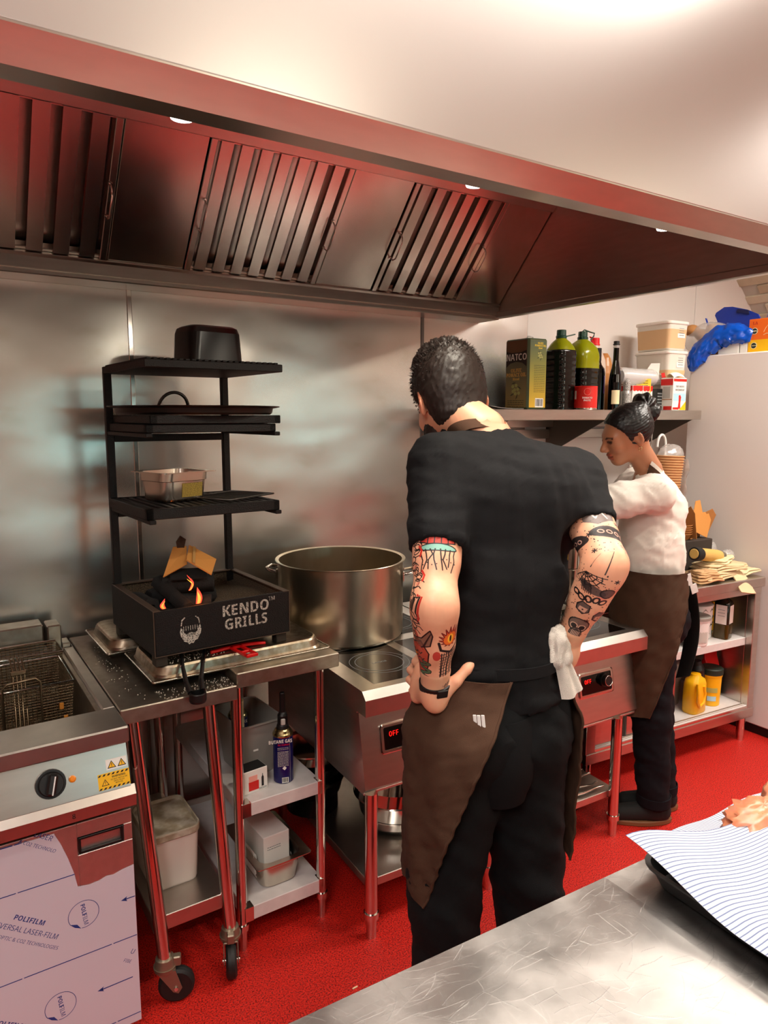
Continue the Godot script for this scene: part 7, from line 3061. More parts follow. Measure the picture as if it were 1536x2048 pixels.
func dot_at(im: Image, p: Vector2, r: float, c: Color) -> void:
	var w := im.get_width()
	var hh := im.get_height()
	for y in range(int(p.y - r - 1), int(p.y + r + 2)):
		for x in range(int(p.x - r - 1), int(p.x + r + 2)):
			if x < 0 or y < 0 or x >= w or y >= hh:
				continue
			var a := clampf(r + 0.5 - Vector2(x + 0.5 - p.x, y + 0.5 - p.y).length(), 0.0, 1.0) * c.a
			if a > 0.0:
				im.set_pixel(x, y, im.get_pixel(x, y).lerp(Color(c, 1.0), a))


func stroke(im: Image, pts: Array, w: float, c: Color) -> void:
	for i in pts.size() - 1:
		var a: Vector2 = pts[i]
		var b: Vector2 = pts[i + 1]
		var n := maxi(1, int((b - a).length() / maxf(0.6, w * 0.6)))
		for k in n + 1:
			dot_at(im, a.lerp(b, float(k) / n), w, c)


func fill(im: Image, pts: Array, c: Color) -> void:
	var poly := PackedVector2Array(pts)
	var lo := poly[0]
	var hi := poly[0]
	for p in poly:
		lo = lo.min(p)
		hi = hi.max(p)
	for y in range(int(lo.y), int(hi.y) + 1):
		for x in range(int(lo.x), int(hi.x) + 1):
			if x >= 0 and y >= 0 and x < im.get_width() and y < im.get_height() and Geometry2D.is_point_in_polygon(Vector2(x + 0.5, y + 0.5), poly):
				im.set_pixel(x, y, im.get_pixel(x, y).lerp(Color(c, 1.0), c.a))


func oval(c: Vector2, rx: float, ry: float, n := 18, turn := 0.0) -> Array:
	var out := []
	for k in n + 1:
		out.append(c + Vector2(cos(TAU * k / n) * rx, sin(TAU * k / n) * ry).rotated(turn))
	return out


func skin_image(base: Color) -> Image:
	var im := Image.create(512, 1024, false, Image.FORMAT_RGB8)
	var nz := FastNoiseLite.new()
	nz.frequency = 0.02
	nz.fractal_octaves = 4
	var small := Image.create(128, 256, false, Image.FORMAT_RGB8)
	for y in 256:
		for x in 128:
			var v := nz.get_noise_2d(x * 2.0, y * 2.0)
			small.set_pixel(x, y, Color(base.r + v * 0.03, base.g + v * 0.045, base.b + v * 0.045))
	small.resize(512, 1024, Image.INTERPOLATE_CUBIC)
	im.blit_rect(small, Rect2i(0, 0, 512, 1024), Vector2i.ZERO)
	return im


const INK := Color(0.07, 0.06, 0.07, 0.92)
const GREYINK := Color(0.20, 0.19, 0.20, 0.75)


func left_arm_ink(base: Color) -> ImageTexture:
	var im := skin_image(base)
	var red := Color(0.72, 0.16, 0.12, 0.85)
	var teal := Color(0.36, 0.66, 0.62, 0.8)
	var rng := RandomNumberGenerator.new()
	rng.seed = 5
	# sea creature with red cap and dripping arms below the sleeve
	var c := Vector2(258, 388)
	fill(im, [c + Vector2(-52, -36), c + Vector2(50, -40), c + Vector2(58, 8), c + Vector2(20, 18), c + Vector2(-30, 18), c + Vector2(-60, 6)], red)
	stroke(im, [c + Vector2(-52, -36), c + Vector2(-60, 6), c + Vector2(-30, 18), c + Vector2(20, 18), c + Vector2(58, 8), c + Vector2(50, -40)], 2.2, INK)
	fill(im, oval(c + Vector2(-2, 32), 66, 15), teal)
	stroke(im, oval(c + Vector2(-2, 32), 66, 15), 2.2, INK)
	for k in 8:
		var x := -56.0 + k * 16.0
		stroke(im, [c + Vector2(x, 40), c + Vector2(x + rng.randf_range(-9, 9), 62), c + Vector2(x + rng.randf_range(-9, 9), 84), c + Vector2(x + rng.randf_range(-12, 12), 104 + rng.randf_range(0, 22))], 2.0, INK)
		dot_at(im, c + Vector2(x + 6, 78 + rng.randf_range(0, 26)), 2.2, INK)
	for k in 4:
		stroke(im, [c + Vector2(-30 + k * 20, -34), c + Vector2(-34 + k * 22, 14)], 1.6, INK)
	# outline figure down the outer side
	var s := Vector2(172, 380)
	for k in 16:
		var p := s + Vector2(16 * sin(k * 1.3), k * 25.0)
		stroke(im, oval(p, 13 + 6 * sin(k * 2.1), 15, 12, k * 0.7), 2.0, INK)
		stroke(im, [p + Vector2(-22, 8), p + Vector2(-6, 20), p + Vector2(16, 18), p + Vector2(26, 30)], 1.8, INK)
		if k % 3 == 1:
			fill(im, oval(p + Vector2(10, 6), 9, 8), Color(0.80, 0.42, 0.36, 0.6))
		if k % 4 == 2:
			stroke(im, [p + Vector2(14, -20), p + Vector2(24, 0), p + Vector2(18, 22)], 4.0, red)
	# red scaly creature with a curved horn on the forearm
	fill(im, [Vector2(118, 790), Vector2(200, 745), Vector2(232, 800), Vector2(220, 880), Vector2(180, 940), Vector2(130, 900)], Color(0.66, 0.22, 0.15, 0.8))
	stroke(im, [Vector2(118, 790), Vector2(200, 745), Vector2(232, 800), Vector2(220, 880), Vector2(180, 940), Vector2(130, 900), Vector2(118, 790)], 2.6, INK)
	fill(im, [Vector2(150, 745), Vector2(205, 728), Vector2(240, 680), Vector2(248, 710), Vector2(238, 760), Vector2(200, 775)], Color(0.42, 0.30, 0.24, 0.8))
	stroke(im, [Vector2(150, 745), Vector2(205, 728), Vector2(240, 680), Vector2(248, 710), Vector2(238, 760), Vector2(200, 775)], 2.4, INK)
	for k in 9:
		stroke(im, [Vector2(205 + k * 4, 772 - k * 8), Vector2(218 + k * 3, 762 - k * 8)], 1.6, INK)
		stroke(im, [Vector2(130 + k * 8, 800 + (k % 3) * 30), Vector2(145 + k * 8, 812 + (k % 3) * 28), Vector2(160 + k * 7, 802 + (k % 3) * 30)], 2.0, INK)
	fill(im, oval(Vector2(165, 822), 12, 8), Color(0.95, 0.62, 0.15, 0.95))
	stroke(im, oval(Vector2(165, 822), 12, 8), 2.0, INK)
	var w := []
	for k in 40:
		w.append(Vector2(200 + 30 * sin(k * 0.55), 850 + k * 3.6))
	stroke(im, w, 8.0, INK)
	stroke(im, w, 5.0, Color(0.28, 0.42, 0.30, 1.0))
	# ball of flame over a dark ladder of lines
	var f := Vector2(318, 735)
	for k in 15:
		var a := TAU * k / 15
		fill(im, [f + Vector2.from_angle(a - 0.2) * 26, f + Vector2.from_angle(a + 0.2) * 26, f + Vector2(cos(a) * 46, sin(a) * 46 - 12)], Color(0.78, 0.24, 0.12, 0.9))
		stroke(im, [f + Vector2.from_angle(a - 0.2) * 28, f + Vector2(cos(a) * 48, sin(a) * 48 - 13), f + Vector2.from_angle(a + 0.2) * 28], 1.8, Color(0.45, 0.10, 0.08))
	fill(im, oval(f, 30, 30), Color(0.88, 0.40, 0.12, 0.95))
	fill(im, oval(f, 14, 22), Color(0.97, 0.72, 0.2, 0.95))
	fill(im, oval(f, 5, 16), INK)
	stroke(im, [f + Vector2(-48, 10), f + Vector2(-40, 46), f + Vector2(0, 66), f + Vector2(40, 46), f + Vector2(50, 8)], 5.0, INK)
	for k in 8:
		stroke(im, [Vector2(282 + k * 10, 800), Vector2(278 + k * 11 + rng.randf_range(-5, 5), 900), Vector2(272 + k * 12, 1000)], rng.randf_range(1.8, 3.6), INK)
	for k in 12:
		stroke(im, [Vector2(276, 806 + k * 16), Vector2(362, 802 + k * 16 + rng.randf_range(-5, 5))], 1.7, GREYINK)
	fill(im, oval(Vector2(262, 810), 16, 24), Color(0.70, 0.14, 0.12, 0.8))
	return ImageTexture.create_from_image(im)


func right_arm_ink(base: Color) -> ImageTexture:
	var im := skin_image(base)
	var rng := RandomNumberGenerator.new()
	rng.seed = 15
	for k in 420:
		var p := Vector2(rng.randf_range(60, 470), rng.randf_range(330, 1000))
		dot_at(im, p, rng.randf_range(1.8, 2.8), INK)
	for k in 10:
		fill(im, oval(Vector2(rng.randf_range(230, 440), rng.randf_range(360, 900)), 22, 14), Color(0.86, 0.36, 0.36, 0.35))
	for k in 15:
		var p := Vector2(rng.randf_range(90, 450), rng.randf_range(360, 960))
		for j in 3:
			var dv := Vector2.from_angle(PI * j / 3 + k) * 11
			stroke(im, [p - dv, p + dv], 2.2, INK)
	# dark patch, pick, two feathers
	fill(im, [Vector2(210, 300), Vector2(330, 310), Vector2(320, 390), Vector2(250, 420), Vector2(205, 380)], GREYINK)
	stroke(im, [Vector2(230, 330), Vector2(250, 380), Vector2(270, 335), Vector2(290, 385)], 3.0, Color(0.8, 0.75, 0.7))
	stroke(im, [Vector2(300, 455), Vector2(400, 430)], 8.0, GREYINK)
	stroke(im, [Vector2(385, 380), Vector2(408, 430), Vector2(400, 500)], 6.0, GREYINK)
	for q in [[Vector2(120, 440), 0.5], [Vector2(300, 470), 0.2]]:
		fill(im, oval(q[0], 92, 34, 20, q[1]), Color(0.10, 0.09, 0.10, 0.88))
		for k in 4:
			stroke(im, oval(q[0] + Vector2.from_angle(q[1]) * (-50.0 + k * 32.0), 12, 8, 10, q[1] + 0.4), 2.4, Color(0.80, 0.62, 0.55))
	# web and hands
	var wc := Vector2(170, 620)
	for k in 7:
		stroke(im, [wc, wc + Vector2.from_angle(-0.2 + k * 0.4) * 80], 2.0, INK)
	for r in [22.0, 42.0, 62.0]:
		var pts := []
		for k in 9:
			pts.append(wc + Vector2.from_angle(-0.25 + k * 0.3) * (r + 4 * (k % 2)))
		stroke(im, pts, 2.0, INK)
	fill(im, oval(Vector2(215, 690), 62, 24, 18, 0.2), GREYINK)
	for k in 6:
		stroke(im, [Vector2(165 + k * 8, 668), Vector2(180 + k * 8, 720)], 2.0, INK)
	fill(im, oval(Vector2(280, 690), 30, 28), Color(0.24, 0.22, 0.23, 0.8))
	stroke(im, oval(Vector2(280, 690), 30, 28), 3.0, INK)
	for k in 5:
		stroke(im, oval(Vector2(160 + k * 30, 750 + 8 * sin(k * 1.5)), 17, 12, 12, k * 0.6), 4.0, INK)
	# dice and a coin
	for q in [Vector2(215, 810), Vector2(300, 845)]:
		var pts := [q + Vector2(-28, -8), q + Vector2(-10, -34), q + Vector2(26, -24), q + Vector2(30, 14), q + Vector2(8, 34), q + Vector2(-24, 18), q + Vector2(-28, -8)]
		fill(im, pts, GREYINK)
		fill(im, [q + Vector2(-14, -4), q + Vector2(22, -4), q + Vector2(16, 26), q + Vector2(-16, 18)], Color(0.82, 0.62, 0.52, 0.95))
		stroke(im, pts, 2.6, INK)
		dot_at(im, q + Vector2(3, 10), 4, INK)
	stroke(im, oval(Vector2(390, 790), 16, 20), 3.0, INK)
	stroke(im, [Vector2(390, 780), Vector2(390, 800)], 2.5, INK)
	# skull
	var s := Vector2(235, 925)
	fill(im, oval(s, 56, 44), Color(0.30, 0.26, 0.25, 0.75))
	stroke(im, oval(s, 56, 44), 3.4, INK)
	for x in [-22.0, 24.0]:
		fill(im, oval(s + Vector2(x, 12), 16, 14), INK)
		stroke(im, oval(s + Vector2(x, 12), 19, 17), 2.4, Color(0.82, 0.66, 0.56))
	fill(im, oval(s + Vector2(2, 56), 30, 30), Color(0.16, 0.14, 0.14, 0.85))
	stroke(im, oval(s + Vector2(2, 56), 34, 36), 3.0, INK)
	for k in 6:
		stroke(im, [s + Vector2(-18 + k * 8, 40), s + Vector2(-18 + k * 8, 74)], 2.0, Color(0.8, 0.66, 0.58))
	for k in 14:
		stroke(im, [Vector2(100 + rng.randf_range(-20, 30), 860 + k * 10), Vector2(120 + rng.randf_range(-20, 30), 866 + k * 10)], 2.5, Color(0.30, 0.24, 0.10, 0.7))
	return ImageTexture.create_from_image(im)


func build_man() -> void:
	var base := V(1.10, 0, 1.55)
	var t := thing("person", "tattooed cook in black t-shirt seen from behind, hands on hips", "person", base)
	var fw := V(0.26, 0, -0.966)
	var rt := V(0.966, 0, 0.26)
	var lsh := V(0.985, 1.588, 1.480)
	var rsh := V(1.335, 1.548, 1.555)
	var lel := V(0.868, 1.317, 1.618)
	var lwr := V(0.912, 1.114, 1.566)
	var rel := V(1.258, 1.374, 1.730)
	var rwr := V(1.250, 1.163, 1.628)
	var head := V(1.110, 1.738, 1.355)
	var nape := V(1.113, 1.660, 1.470)
	var chest := V(1.150, 1.50, 1.525)
	var mid := V(1.122, 1.335, 1.552)
	var waist := V(1.100, 1.146, 1.552)
	var lhip := V(1.022, 0.97, 1.548)
	var rhip := V(1.180, 0.94, 1.570)
	var lkn := V(0.965, 0.60, 1.540)
	var rkn := V(1.192, 0.57, 1.585)
	var lan := V(0.975, 0.10, 1.55)
	var ran := V(1.205, 0.10, 1.595)
	var mesh := ArrayMesh.new()
	# head, neck and the trunk inside the clothes
	var hb := basis_facing(V(0.30, -0.50, -0.80), 0.06)
	var acc := new_acc()
	var fl := head_field(head, hb, 1.06, nape, 0.055, 0.005)
	fl.nets(acc)
	fl = Field.new(V(0.78, 0.0, 1.30), V(1.45, 1.68, 1.80), 0.022)
	fl.cap(nape, chest, 0.065, 0.10, 0.08)
	fl.cap(lsh, rsh, 0.055, 0.055, 0.05)
	fl.cap(chest, waist, 0.09, 0.06, 0.03)
	fl.cap(waist, lhip, 0.06, 0.065, 0.03)
	fl.cap(waist, rhip, 0.06, 0.065, 0.03)
	fl.cap(lhip, lkn, 0.065, 0.05, 0.02)
	fl.cap(rhip, rkn, 0.065, 0.05, 0.02)
	fl.cap(lkn, lan, 0.055, 0.04, 0.03)
	fl.cap(rkn, ran, 0.055, 0.04, 0.03)
	fl.nets(acc)
	# hands: left gripping the hip, thumb to the back; right the same under the towel
	fl = Field.new(V(0.85, 1.0, 1.40), V(1.04, 1.22, 1.66), 0.0035)
	hand_field(fl, V(0.910, 1.108, 1.566), lwr.lerp(lel, 0.2), [V(0.918, 1.136, 1.508), V(0.913, 1.112, 1.498), V(0.910, 1.090, 1.497), V(0.908, 1.070, 1.506)], [V(0.25, 0.05, -0.96), V(0.75, 0.0, -0.65), V(0.95, 0.05, -0.3)], [V(0.922, 1.100, 1.582), V(0.945, 1.128, 1.597), V(0.970, 1.152, 1.603), V(0.995, 1.168, 1.601)], V(0.908, 1.078, 1.572))
	fl.nets(acc)
	fl = Field.new(V(1.16, 1.04, 1.48), V(1.34, 1.26, 1.70), 0.0038)
	hand_field(fl, V(1.252, 1.160, 1.630), rwr.lerp(rel, 0.2), [V(1.250, 1.165, 1.560), V(1.252, 1.140, 1.552), V(1.250, 1.118, 1.552), V(1.246, 1.098, 1.560)], [V(-0.1, 0.0, -1.0), V(-0.65, 0.0, -0.7), V(-0.95, 0.0, -0.2)], [V(1.235, 1.160, 1.640), V(1.212, 1.170, 1.650), V(1.19, 1.18, 1.648), V(1.172, 1.185, 1.64)], V(1.245, 1.125, 1.635))
	fl.nets(acc)
	add_surface(mesh, acc, mats.skin_man, base, null, func(p: Vector3, _n: Vector3) -> Color:
		var q := hb.inverse() * (p - head)
		var c := Color(1, 1, 1)
		if q.length() < 0.2:
			if absf(q.x) > 0.07 and q.z > -0.03:
				c = Color(1.0, 0.82, 0.78)
			if q.z < -0.07 and q.y < -0.05 and q.y > -0.078 and absf(q.x) < 0.024:
				c = Color(0.85, 0.5, 0.45)
			for sd: float in [-1.0, 1.0]:
				if q.z < -0.08 and Vector2(q.x - sd * 0.033, q.y - 0.001).length() < 0.006:
					c = Color(0.1, 0.08, 0.06)
				if q.z < -0.07 and absf(q.y - 0.024) < 0.005 and absf(q.x - sd * 0.034) < 0.022:
					c = Color(0.12, 0.08, 0.06)
		return c)
	# arms with drawn tattoos
	for i in 2:
		var a: Vector3 = [lsh, rsh][i]
		var e: Vector3 = [lel, rel][i]
		var w: Vector3 = [lwr, rwr][i]
		acc = new_acc()
		fl = Field.new(a.min(e).min(w) - Vector3.ONE * 0.09, a.max(e).max(w) + Vector3.ONE * 0.09, 0.0065)
		fl.cap(a, e, 0.056, 0.044, 0.02)
		fl.cap(a.lerp(e, 0.35), a.lerp(e, 0.7) + (-fw) * 0.006, 0.050, 0.047, 0.02)
		fl.cap(e, w, 0.043, 0.0305, 0.03)
		fl.cap(e.lerp(w, 0.12), e.lerp(w, 0.45), 0.045, 0.041, 0.02)
		if i == 0:
			fl.ell(e + V(-0.006, -0.002, 0.016), Basis(), V(0.026, 0.030, 0.026), 0.03)
		fl.nets(acc)
		var ref: Vector3 = [V(-0.6, 0, 0.8), V(-0.5, 0, 0.86)][i]
		add_surface(mesh, acc, [mats.tattoo_left, mats.tattoo_right][i], base, null, null, arm_uv(a, e, w, ref, [1.0, 1.09][i]))
	body_part(t, "body", mesh)
	# hair, cropped at the nape, and beard
	var hz := FastNoiseLite.new()
	hz.frequency = 90.0
	hz.seed = 2
	acc = new_acc()
	fl = Field.new(head - Vector3.ONE * 0.16, head + Vector3.ONE * 0.17, 0.0045)
	fl.ell(head + hb * V(0, 0.036, 0.016), hb, V(0.088, 0.102, 0.107), 0.02)
	fl.ell(head + hb * V(0.0, 0.120, -0.010), hb, V(0.060, 0.030, 0.075), 0.04)
	fl.ell(head + hb * V(0.0, -0.040, 0.040), hb, V(0.076, 0.078, 0.066), 0.03)
	fl.ell(head + hb * V(0, -0.03, -0.115), hb, V(0.13, 0.115, 0.115), 0.012, true)
	fl.ell(head + hb * V(0, -0.205, 0.03), hb, V(0.30, 0.100, 0.30), 0.02, true)
	for sd: float in [-1.0, 1.0]:
		fl.ell(head + hb * V(sd * 0.088, -0.022, -0.004), hb, V(0.022, 0.040, 0.034), 0.008, true)
	fl.nets(acc)
	mesh = ArrayMesh.new()
	add_surface(mesh, acc, mats.hair_man, base, func(p: Vector3, n: Vector3) -> Vector3:
		var q := hb.inverse() * (p - head)
		var up := smoothstep(0.05, 0.13, q.y)
		var nap := smoothstep(-0.01, -0.06, q.y)
		return n * (hz.get_noise_3d(p.x, p.y * 0.5, p.z) * (0.003 + 0.012 * up) - 0.009 * nap) + hb.y * up * 0.006 * hz.get_noise_3d(p.x * 1.7, p.y, p.z * 1.7))
	body_part(t, "hair", mesh)
	# tufts standing on the crown
	var rng := RandomNumberGenerator.new()
	rng.seed = 31
	var st := S()
	for k in 1500:
		var dv := V(rng.randf_range(-1, 1), rng.randf_range(-0.15, 1.0), rng.randf_range(-0.8, 1.0)).normalized()
		var p := head + hb * (V(0, 0.036, 0.012) + dv * V(0.088, 0.110, 0.106))
		var g := (hb * (dv * 0.7 + V(rng.randf_range(-0.5, 0.5), 1.4 * dv.y - 0.7, 0.5 - dv.y))).normalized()
		var l := rng.randf_range(0.008, 0.022) * (0.45 + 0.55 * maxf(dv.y, 0.0))
		var s := g.cross(V(0.3, 0.5, 0.7)).normalized() * 0.0016
		flat(st)
		var s2 := g.cross(s).normalized() * 0.0016
		tri(st, p - s, p + s, p + g * l)
		tri(st, p + s, p + s2, p + g * l)
		tri(st, p + s2, p - s, p + g * l)
	var tf := put(st, "hair_tufts", mats.hair_man, t)
	tf.position = -base
	tf.set_meta("kind", "stuff")
	acc = new_acc()
	fl = Field.new(head - Vector3.ONE * 0.17, head + Vector3.ONE * 0.12, 0.0045)
	fl.ell(head + hb * V(0, -0.064, -0.040), hb, V(0.066, 0.066, 0.064), 0.02)
	fl.ell(head + hb * V(0, -0.110, -0.068), hb, V(0.038, 0.030, 0.034), 0.03)
	fl.ell(head + hb * V(0, -0.02, -0.125), hb, V(0.034, 0.050, 0.05), 0.01, true)
	fl.ell(head + hb * V(0, 0.055, -0.02), hb, V(0.15, 0.085, 0.15), 0.015, true)
	fl.ell(head + hb * V(0, -0.06, 0.075), hb, V(0.12, 0.12, 0.075), 0.015, true)
	fl.nets(acc)
	mesh = ArrayMesh.new()
	add_surface(mesh, acc, mats.hair_man, base, func(p: Vector3, n: Vector3) -> Vector3: return n * 0.004 * hz.get_noise_3dv(p))
	body_part(t, "beard", mesh)
	# t-shirt
	acc = new_acc()
	fl = Field.new(V(0.78, 0.98, 1.32), V(1.46, 1.72, 1.80), 0.0095)
	fl.cap(lsh + V(0.02, -0.004, 0), rsh + V(-0.02, -0.004, 0), 0.074, 0.072, 0.05)
	fl.cap(nape + V(0.012, -0.075, 0.012), chest + V(0, -0.02, 0), 0.092, 0.105, 0.07)
	fl.cap(chest - rt * 0.062, chest + rt * 0.062, 0.118, 0.118, 0.05)
	fl.cap(chest - rt * 0.062, mid - rt * 0.050, 0.116, 0.100, 0.05)
	fl.cap(chest + rt * 0.062, mid + rt * 0.042, 0.116, 0.100, 0.05)
	fl.cap(mid - rt * 0.050, waist - rt * 0.055, 0.100, 0.090, 0.05)
	fl.cap(mid + rt * 0.042, waist + rt * 0.040, 0.100, 0.088, 0.05)
	fl.cap(waist - rt * 0.055, waist - rt * 0.06 + V(0, -0.10, 0.0), 0.090, 0.105, 0.04)
	fl.cap(waist + rt * 0.040, waist + rt * 0.050 + V(0.0, -0.10, 0.0), 0.088, 0.108, 0.04)
	var ls := lsh.lerp(lel, 0.56)
	var rs := rsh.lerp(rel, 0.52)
	fl.cap(lsh, ls, 0.070, 0.064, 0.04)
	fl.cap(rsh, rs, 0.068, 0.062, 0.04)
	# straight hems: cut below the waist, at the sleeves and round the neck
	fl.ell(V(1.10, 0.52, 1.56), Basis.from_euler(Vector3(0, 0, 0.10)), V(0.9, 0.515, 0.9), 0.004, true)
	var lax := (lel - lsh).normalized()
	var rax := (rel - rsh).normalized()
	fl.ell(ls + lax * 0.082, basis_facing(lax), V(0.10, 0.10, 0.072), 0.004, true)
	fl.ell(rs + rax * 0.082, basis_facing(rax), V(0.10, 0.10, 0.072), 0.004, true)
	fl.ell(nape + V(-0.006, 0.058, -0.034), basis_facing(V(0.3, 0.35, -0.9)), V(0.078, 0.066, 0.080), 0.008, true)
	fl.nets(acc)
	var fz := FastNoiseLite.new()
	fz.frequency = 1.0
	fz.seed = 12
	fz.fractal_octaves = 3
	mesh = ArrayMesh.new()
	add_surface(mesh, acc, mats.tshirt, base, func(p: Vector3, n: Vector3) -> Vector3:
		# folds run down the back from the neck and shoulders, with short drag folds at the sleeves and waist
		var q := p - chest
		var u := q.dot(rt)
		var back := clampf(-n.dot(fw), 0.0, 1.0)
		var fan := (u + 0.02) / (0.75 - q.y * 0.7)
		var fold := 0.0
		for k in 6:
			var ph: float = fan * [21.0, 34.0, 47.0, 27.0, 58.0, 40.0][k] + k * 1.7 + q.y * [2.0, -3.0, 1.0, 4.0, -2.0, 3.0][k]
			fold += pow(maxf(0.0, sin(ph)), 6.0) * [1.0, 0.7, 0.6, 0.8, 0.35, 0.5][k] * (0.35 + 0.65 * fz.get_noise_2d(fan * 9.0 + k * 4.0, p.y * 3.5))
		var drag := fz.get_noise_3d(p.x * 9.0 + p.y * 14.0, p.y * 22.0, p.z * 9.0) * 0.006
		var side := 1.0 - back
		var low := smoothstep(1.24, 1.13, p.y)
		return n * (fold * 0.012 * back + drag * (0.45 + 0.8 * side + 0.8 * low)))
	body_part(t, "tshirt", mesh)
	# ribbed collar and sleeve hems
	st = S()
	var col := []
	var cb := basis_facing(V(0.3, 0.35, -0.9))
	for k in 28:
		var a := TAU * k / 28
		col.append(nape + V(0.0, 0.008, -0.012) + cb * V(cos(a) * 0.078, -0.012 + 0.012 * sin(a), sin(a) * 0.074))
	tube(st, col, 0.009, 7, true)
	put(st, "collar", mats.tshirt, t).position = -base
	# apron neck strap: a band round the back of the neck that drops to the front
	st = S()
	var root := head + hb * V(0, -0.058, 0.032)
	var nb := basis_facing(V(0.28, 0, -0.96))
	var up := (root - nape).normalized()
	sheet(st, func(u: float, v: float) -> Vector3:
		var a := lerpf(-0.5, PI + 0.5, u)
		var q := nape.lerp(root, 0.55) + nb.x * cos(a) * 0.079 + nb.z * sin(a) * 0.079
		return q + up * ((v - 0.5) * 0.032 + 0.052 * (sin(a) - 1.0)), 30, 3, 0.003)
	put(st, "neck_strap", mats.apron_brown, t).position = -base
	# trousers
	acc = new_acc()
	fl = Field.new(V(0.80, 0.03, 1.36), V(1.40, 1.14, 1.80), 0.0105)
	fl.cap(lhip + V(0, 0.08, 0), rhip + V(0, 0.09, 0), 0.088, 0.088, 0.05)
	fl.cap(lhip + V(-0.005, 0, 0.01), rhip + V(0.0, 0, 0.01), 0.098, 0.098, 0.05)
	fl.cap(lhip, lkn, 0.098, 0.084, 0.05)
	fl.cap(rhip, rkn, 0.098, 0.083, 0.05)
	fl.cap(lkn, lan, 0.084, 0.078, 0.03)
	fl.cap(rkn, ran, 0.083, 0.078, 0.03)
	fl.ell(V(1.10, -0.40, 1.56), Basis(), V(0.9, 0.47, 0.9), 0.004, true)
	fl.nets(acc)
	mesh = ArrayMesh.new()
	add_surface(mesh, acc, mats.trousers_black, base, func(p: Vector3, n: Vector3) -> Vector3:
		var g := fz.get_noise_3d(p.x * 5.0, p.y * 11.0 + p.x * 7.0, p.z * 5.0)
		var f := pow(maxf(0.0, sin(p.x * 30.0 + p.y * 9.0)), 4.0) * smoothstep(1.0, 0.7, p.y)
		return n * (g * 0.010 + f * 0.004))
	body_part(t, "trousers", mesh)
	# back pockets: stitched patches proud of the seat
	var pk := [[V(1.045, 0.925, 1.656), 0.135, 0.20, 0.30], [V(1.225, 0.955, 1.655), 0.10, 0.19, -0.32]]
	for q in pk:
		st = S()
		var pb := Basis.from_euler(Vector3(0.02, -q[3] * 0.9 - 0.12, 0.05))
		sheet(st, func(u: float, v: float) -> Vector3:
			var w: float = q[1] * (1.0 - 0.25 * smoothstep(0.7, 1.0, 1.0 - v) * absf(u - 0.5) * 2.0)
			return q[0] + pb * V((u - 0.5) * w, (v - 0.5) * q[2], 0.010 - 0.05 * pow((u - 0.5) * 2.0, 2.0) * 0.5 - 0.012 * pow((v - 0.5) * 2.0, 2.0)), 12, 12, 0.004)
		put(st, "back_pocket", mats.trousers_black, t).position = -base
	# apron: wraps the front and his left side
	st = S()
	var apron_fn := func(u: float, v: float) -> Vector3:
		var a0 := deg_to_rad(lerpf(-172.0, -112.0, pow(v, 0.9)))
		var a1 := deg_to_rad(lerpf(118.0, 100.0, v))
		var a := lerpf(a0, a1, u)
		var c := V(1.098, 0, 1.555).lerp(V(1.085, 0, 1.56), v)
		var sag := 0.05 * absf(cos(a)) * v
		var y := lerpf(1.128, 0.618, v) - sag
		var f := a / PI
		var b := lerpf(0.165, 0.218, smoothstep(0.0, 0.30, v)) - 0.010 * v
		var fr := lerpf(0.135, 0.205, smoothstep(0.0, 0.4, v))
		var rip := 0.006 * sin(a * 9.0 + v * 5.0) * v + 0.007 * fz.get_noise_2d(a * 3.0 + v * 4.0, v * 9.0)
		if cos(a) < 0.0:
			fr = lerpf(0.128, 0.178, smoothstep(0.0, 0.3, v))
		var hemp := 0.003 * sin(v * 90.0) * (1.0 - smoothstep(0.0, 0.05, u))
		return c + V(0, y, 0) + fw * cos(a) * (fr + rip) + rt * sin(a) * (b + rip + hemp)
	sheet(st, apron_fn, 72, 48, 0.0025)
	var ap := put(st, "apron", mats.apron_brown, t)
	ap.position = -base
	for e in 2:
		st = S()
		var hp := []
		for k in 40:
			hp.append(apron_fn.call(0.004 if e == 0 else 0.996, k / 39.0))
		tube(st, hp, 0.0036, 6)
		put(st, "apron_hem", mats.apron_brown, t).position = -base
	st = S()
	var tg: Vector3 = apron_fn.call(0.05, 0.14)
	var tn := (tg - V(1.098, tg.y, 1.555)).normalized()
	var tb := basis_facing(-tn)
	for k in 3:
		cbox(st, V(-0.010 + 0.009 * k, 0, 0.004 + 0.001 * (k % 2)), V(0.0075, 0.032, 0.002), 0.001, Transform3D(tb * Basis.from_euler(Vector3(0, 0, 0.12)), tg))
	put(st, "white_label", mats.white, t).position = -base
	# tie round the waist
	st = S()
	sheet(st, func(u: float, v: float) -> Vector3:
		var a := u * TAU * 0.995
		return V(1.100, 1.136 + (v - 0.5) * 0.026 + 0.004 * sin(a * 2.0), 1.553) + fw * cos(a) * 0.112 + rt * sin(a) * 0.157, 48, 2, 0.004)
	put(st, "waist_tie", mats.tshirt, t).position = -base
	# watch on the left wrist
	st = S()
	var wb := basis_facing((lwr - lel).normalized())
	var wc := lwr + (lwr - lel).normalized() * -0.004
	lathe(st, [[0.0325, -0.011], [0.0355, -0.010], [0.0355, 0.010], [0.0325, 0.011]], 28, Transform3D(wb * Basis.from_euler(Vector3(PI / 2, 0, 0)), wc), false, false, false)
	cbox(st, wb * V(0, 0, 0), V(0.001, 0.001, 0.001), 0.0, Transform3D(Basis(), wc))
	put(st, "watch_strap", mats.black, t).position = -base
	st = S()
	cbox(st, V(0, 0, 0.037), V(0.026, 0.020, 0.005), 0.002, Transform3D(basis_facing(V(0.2, 0.25, -1)), wc))
	put(st, "watch_buckle", mats.black, t).position = -base
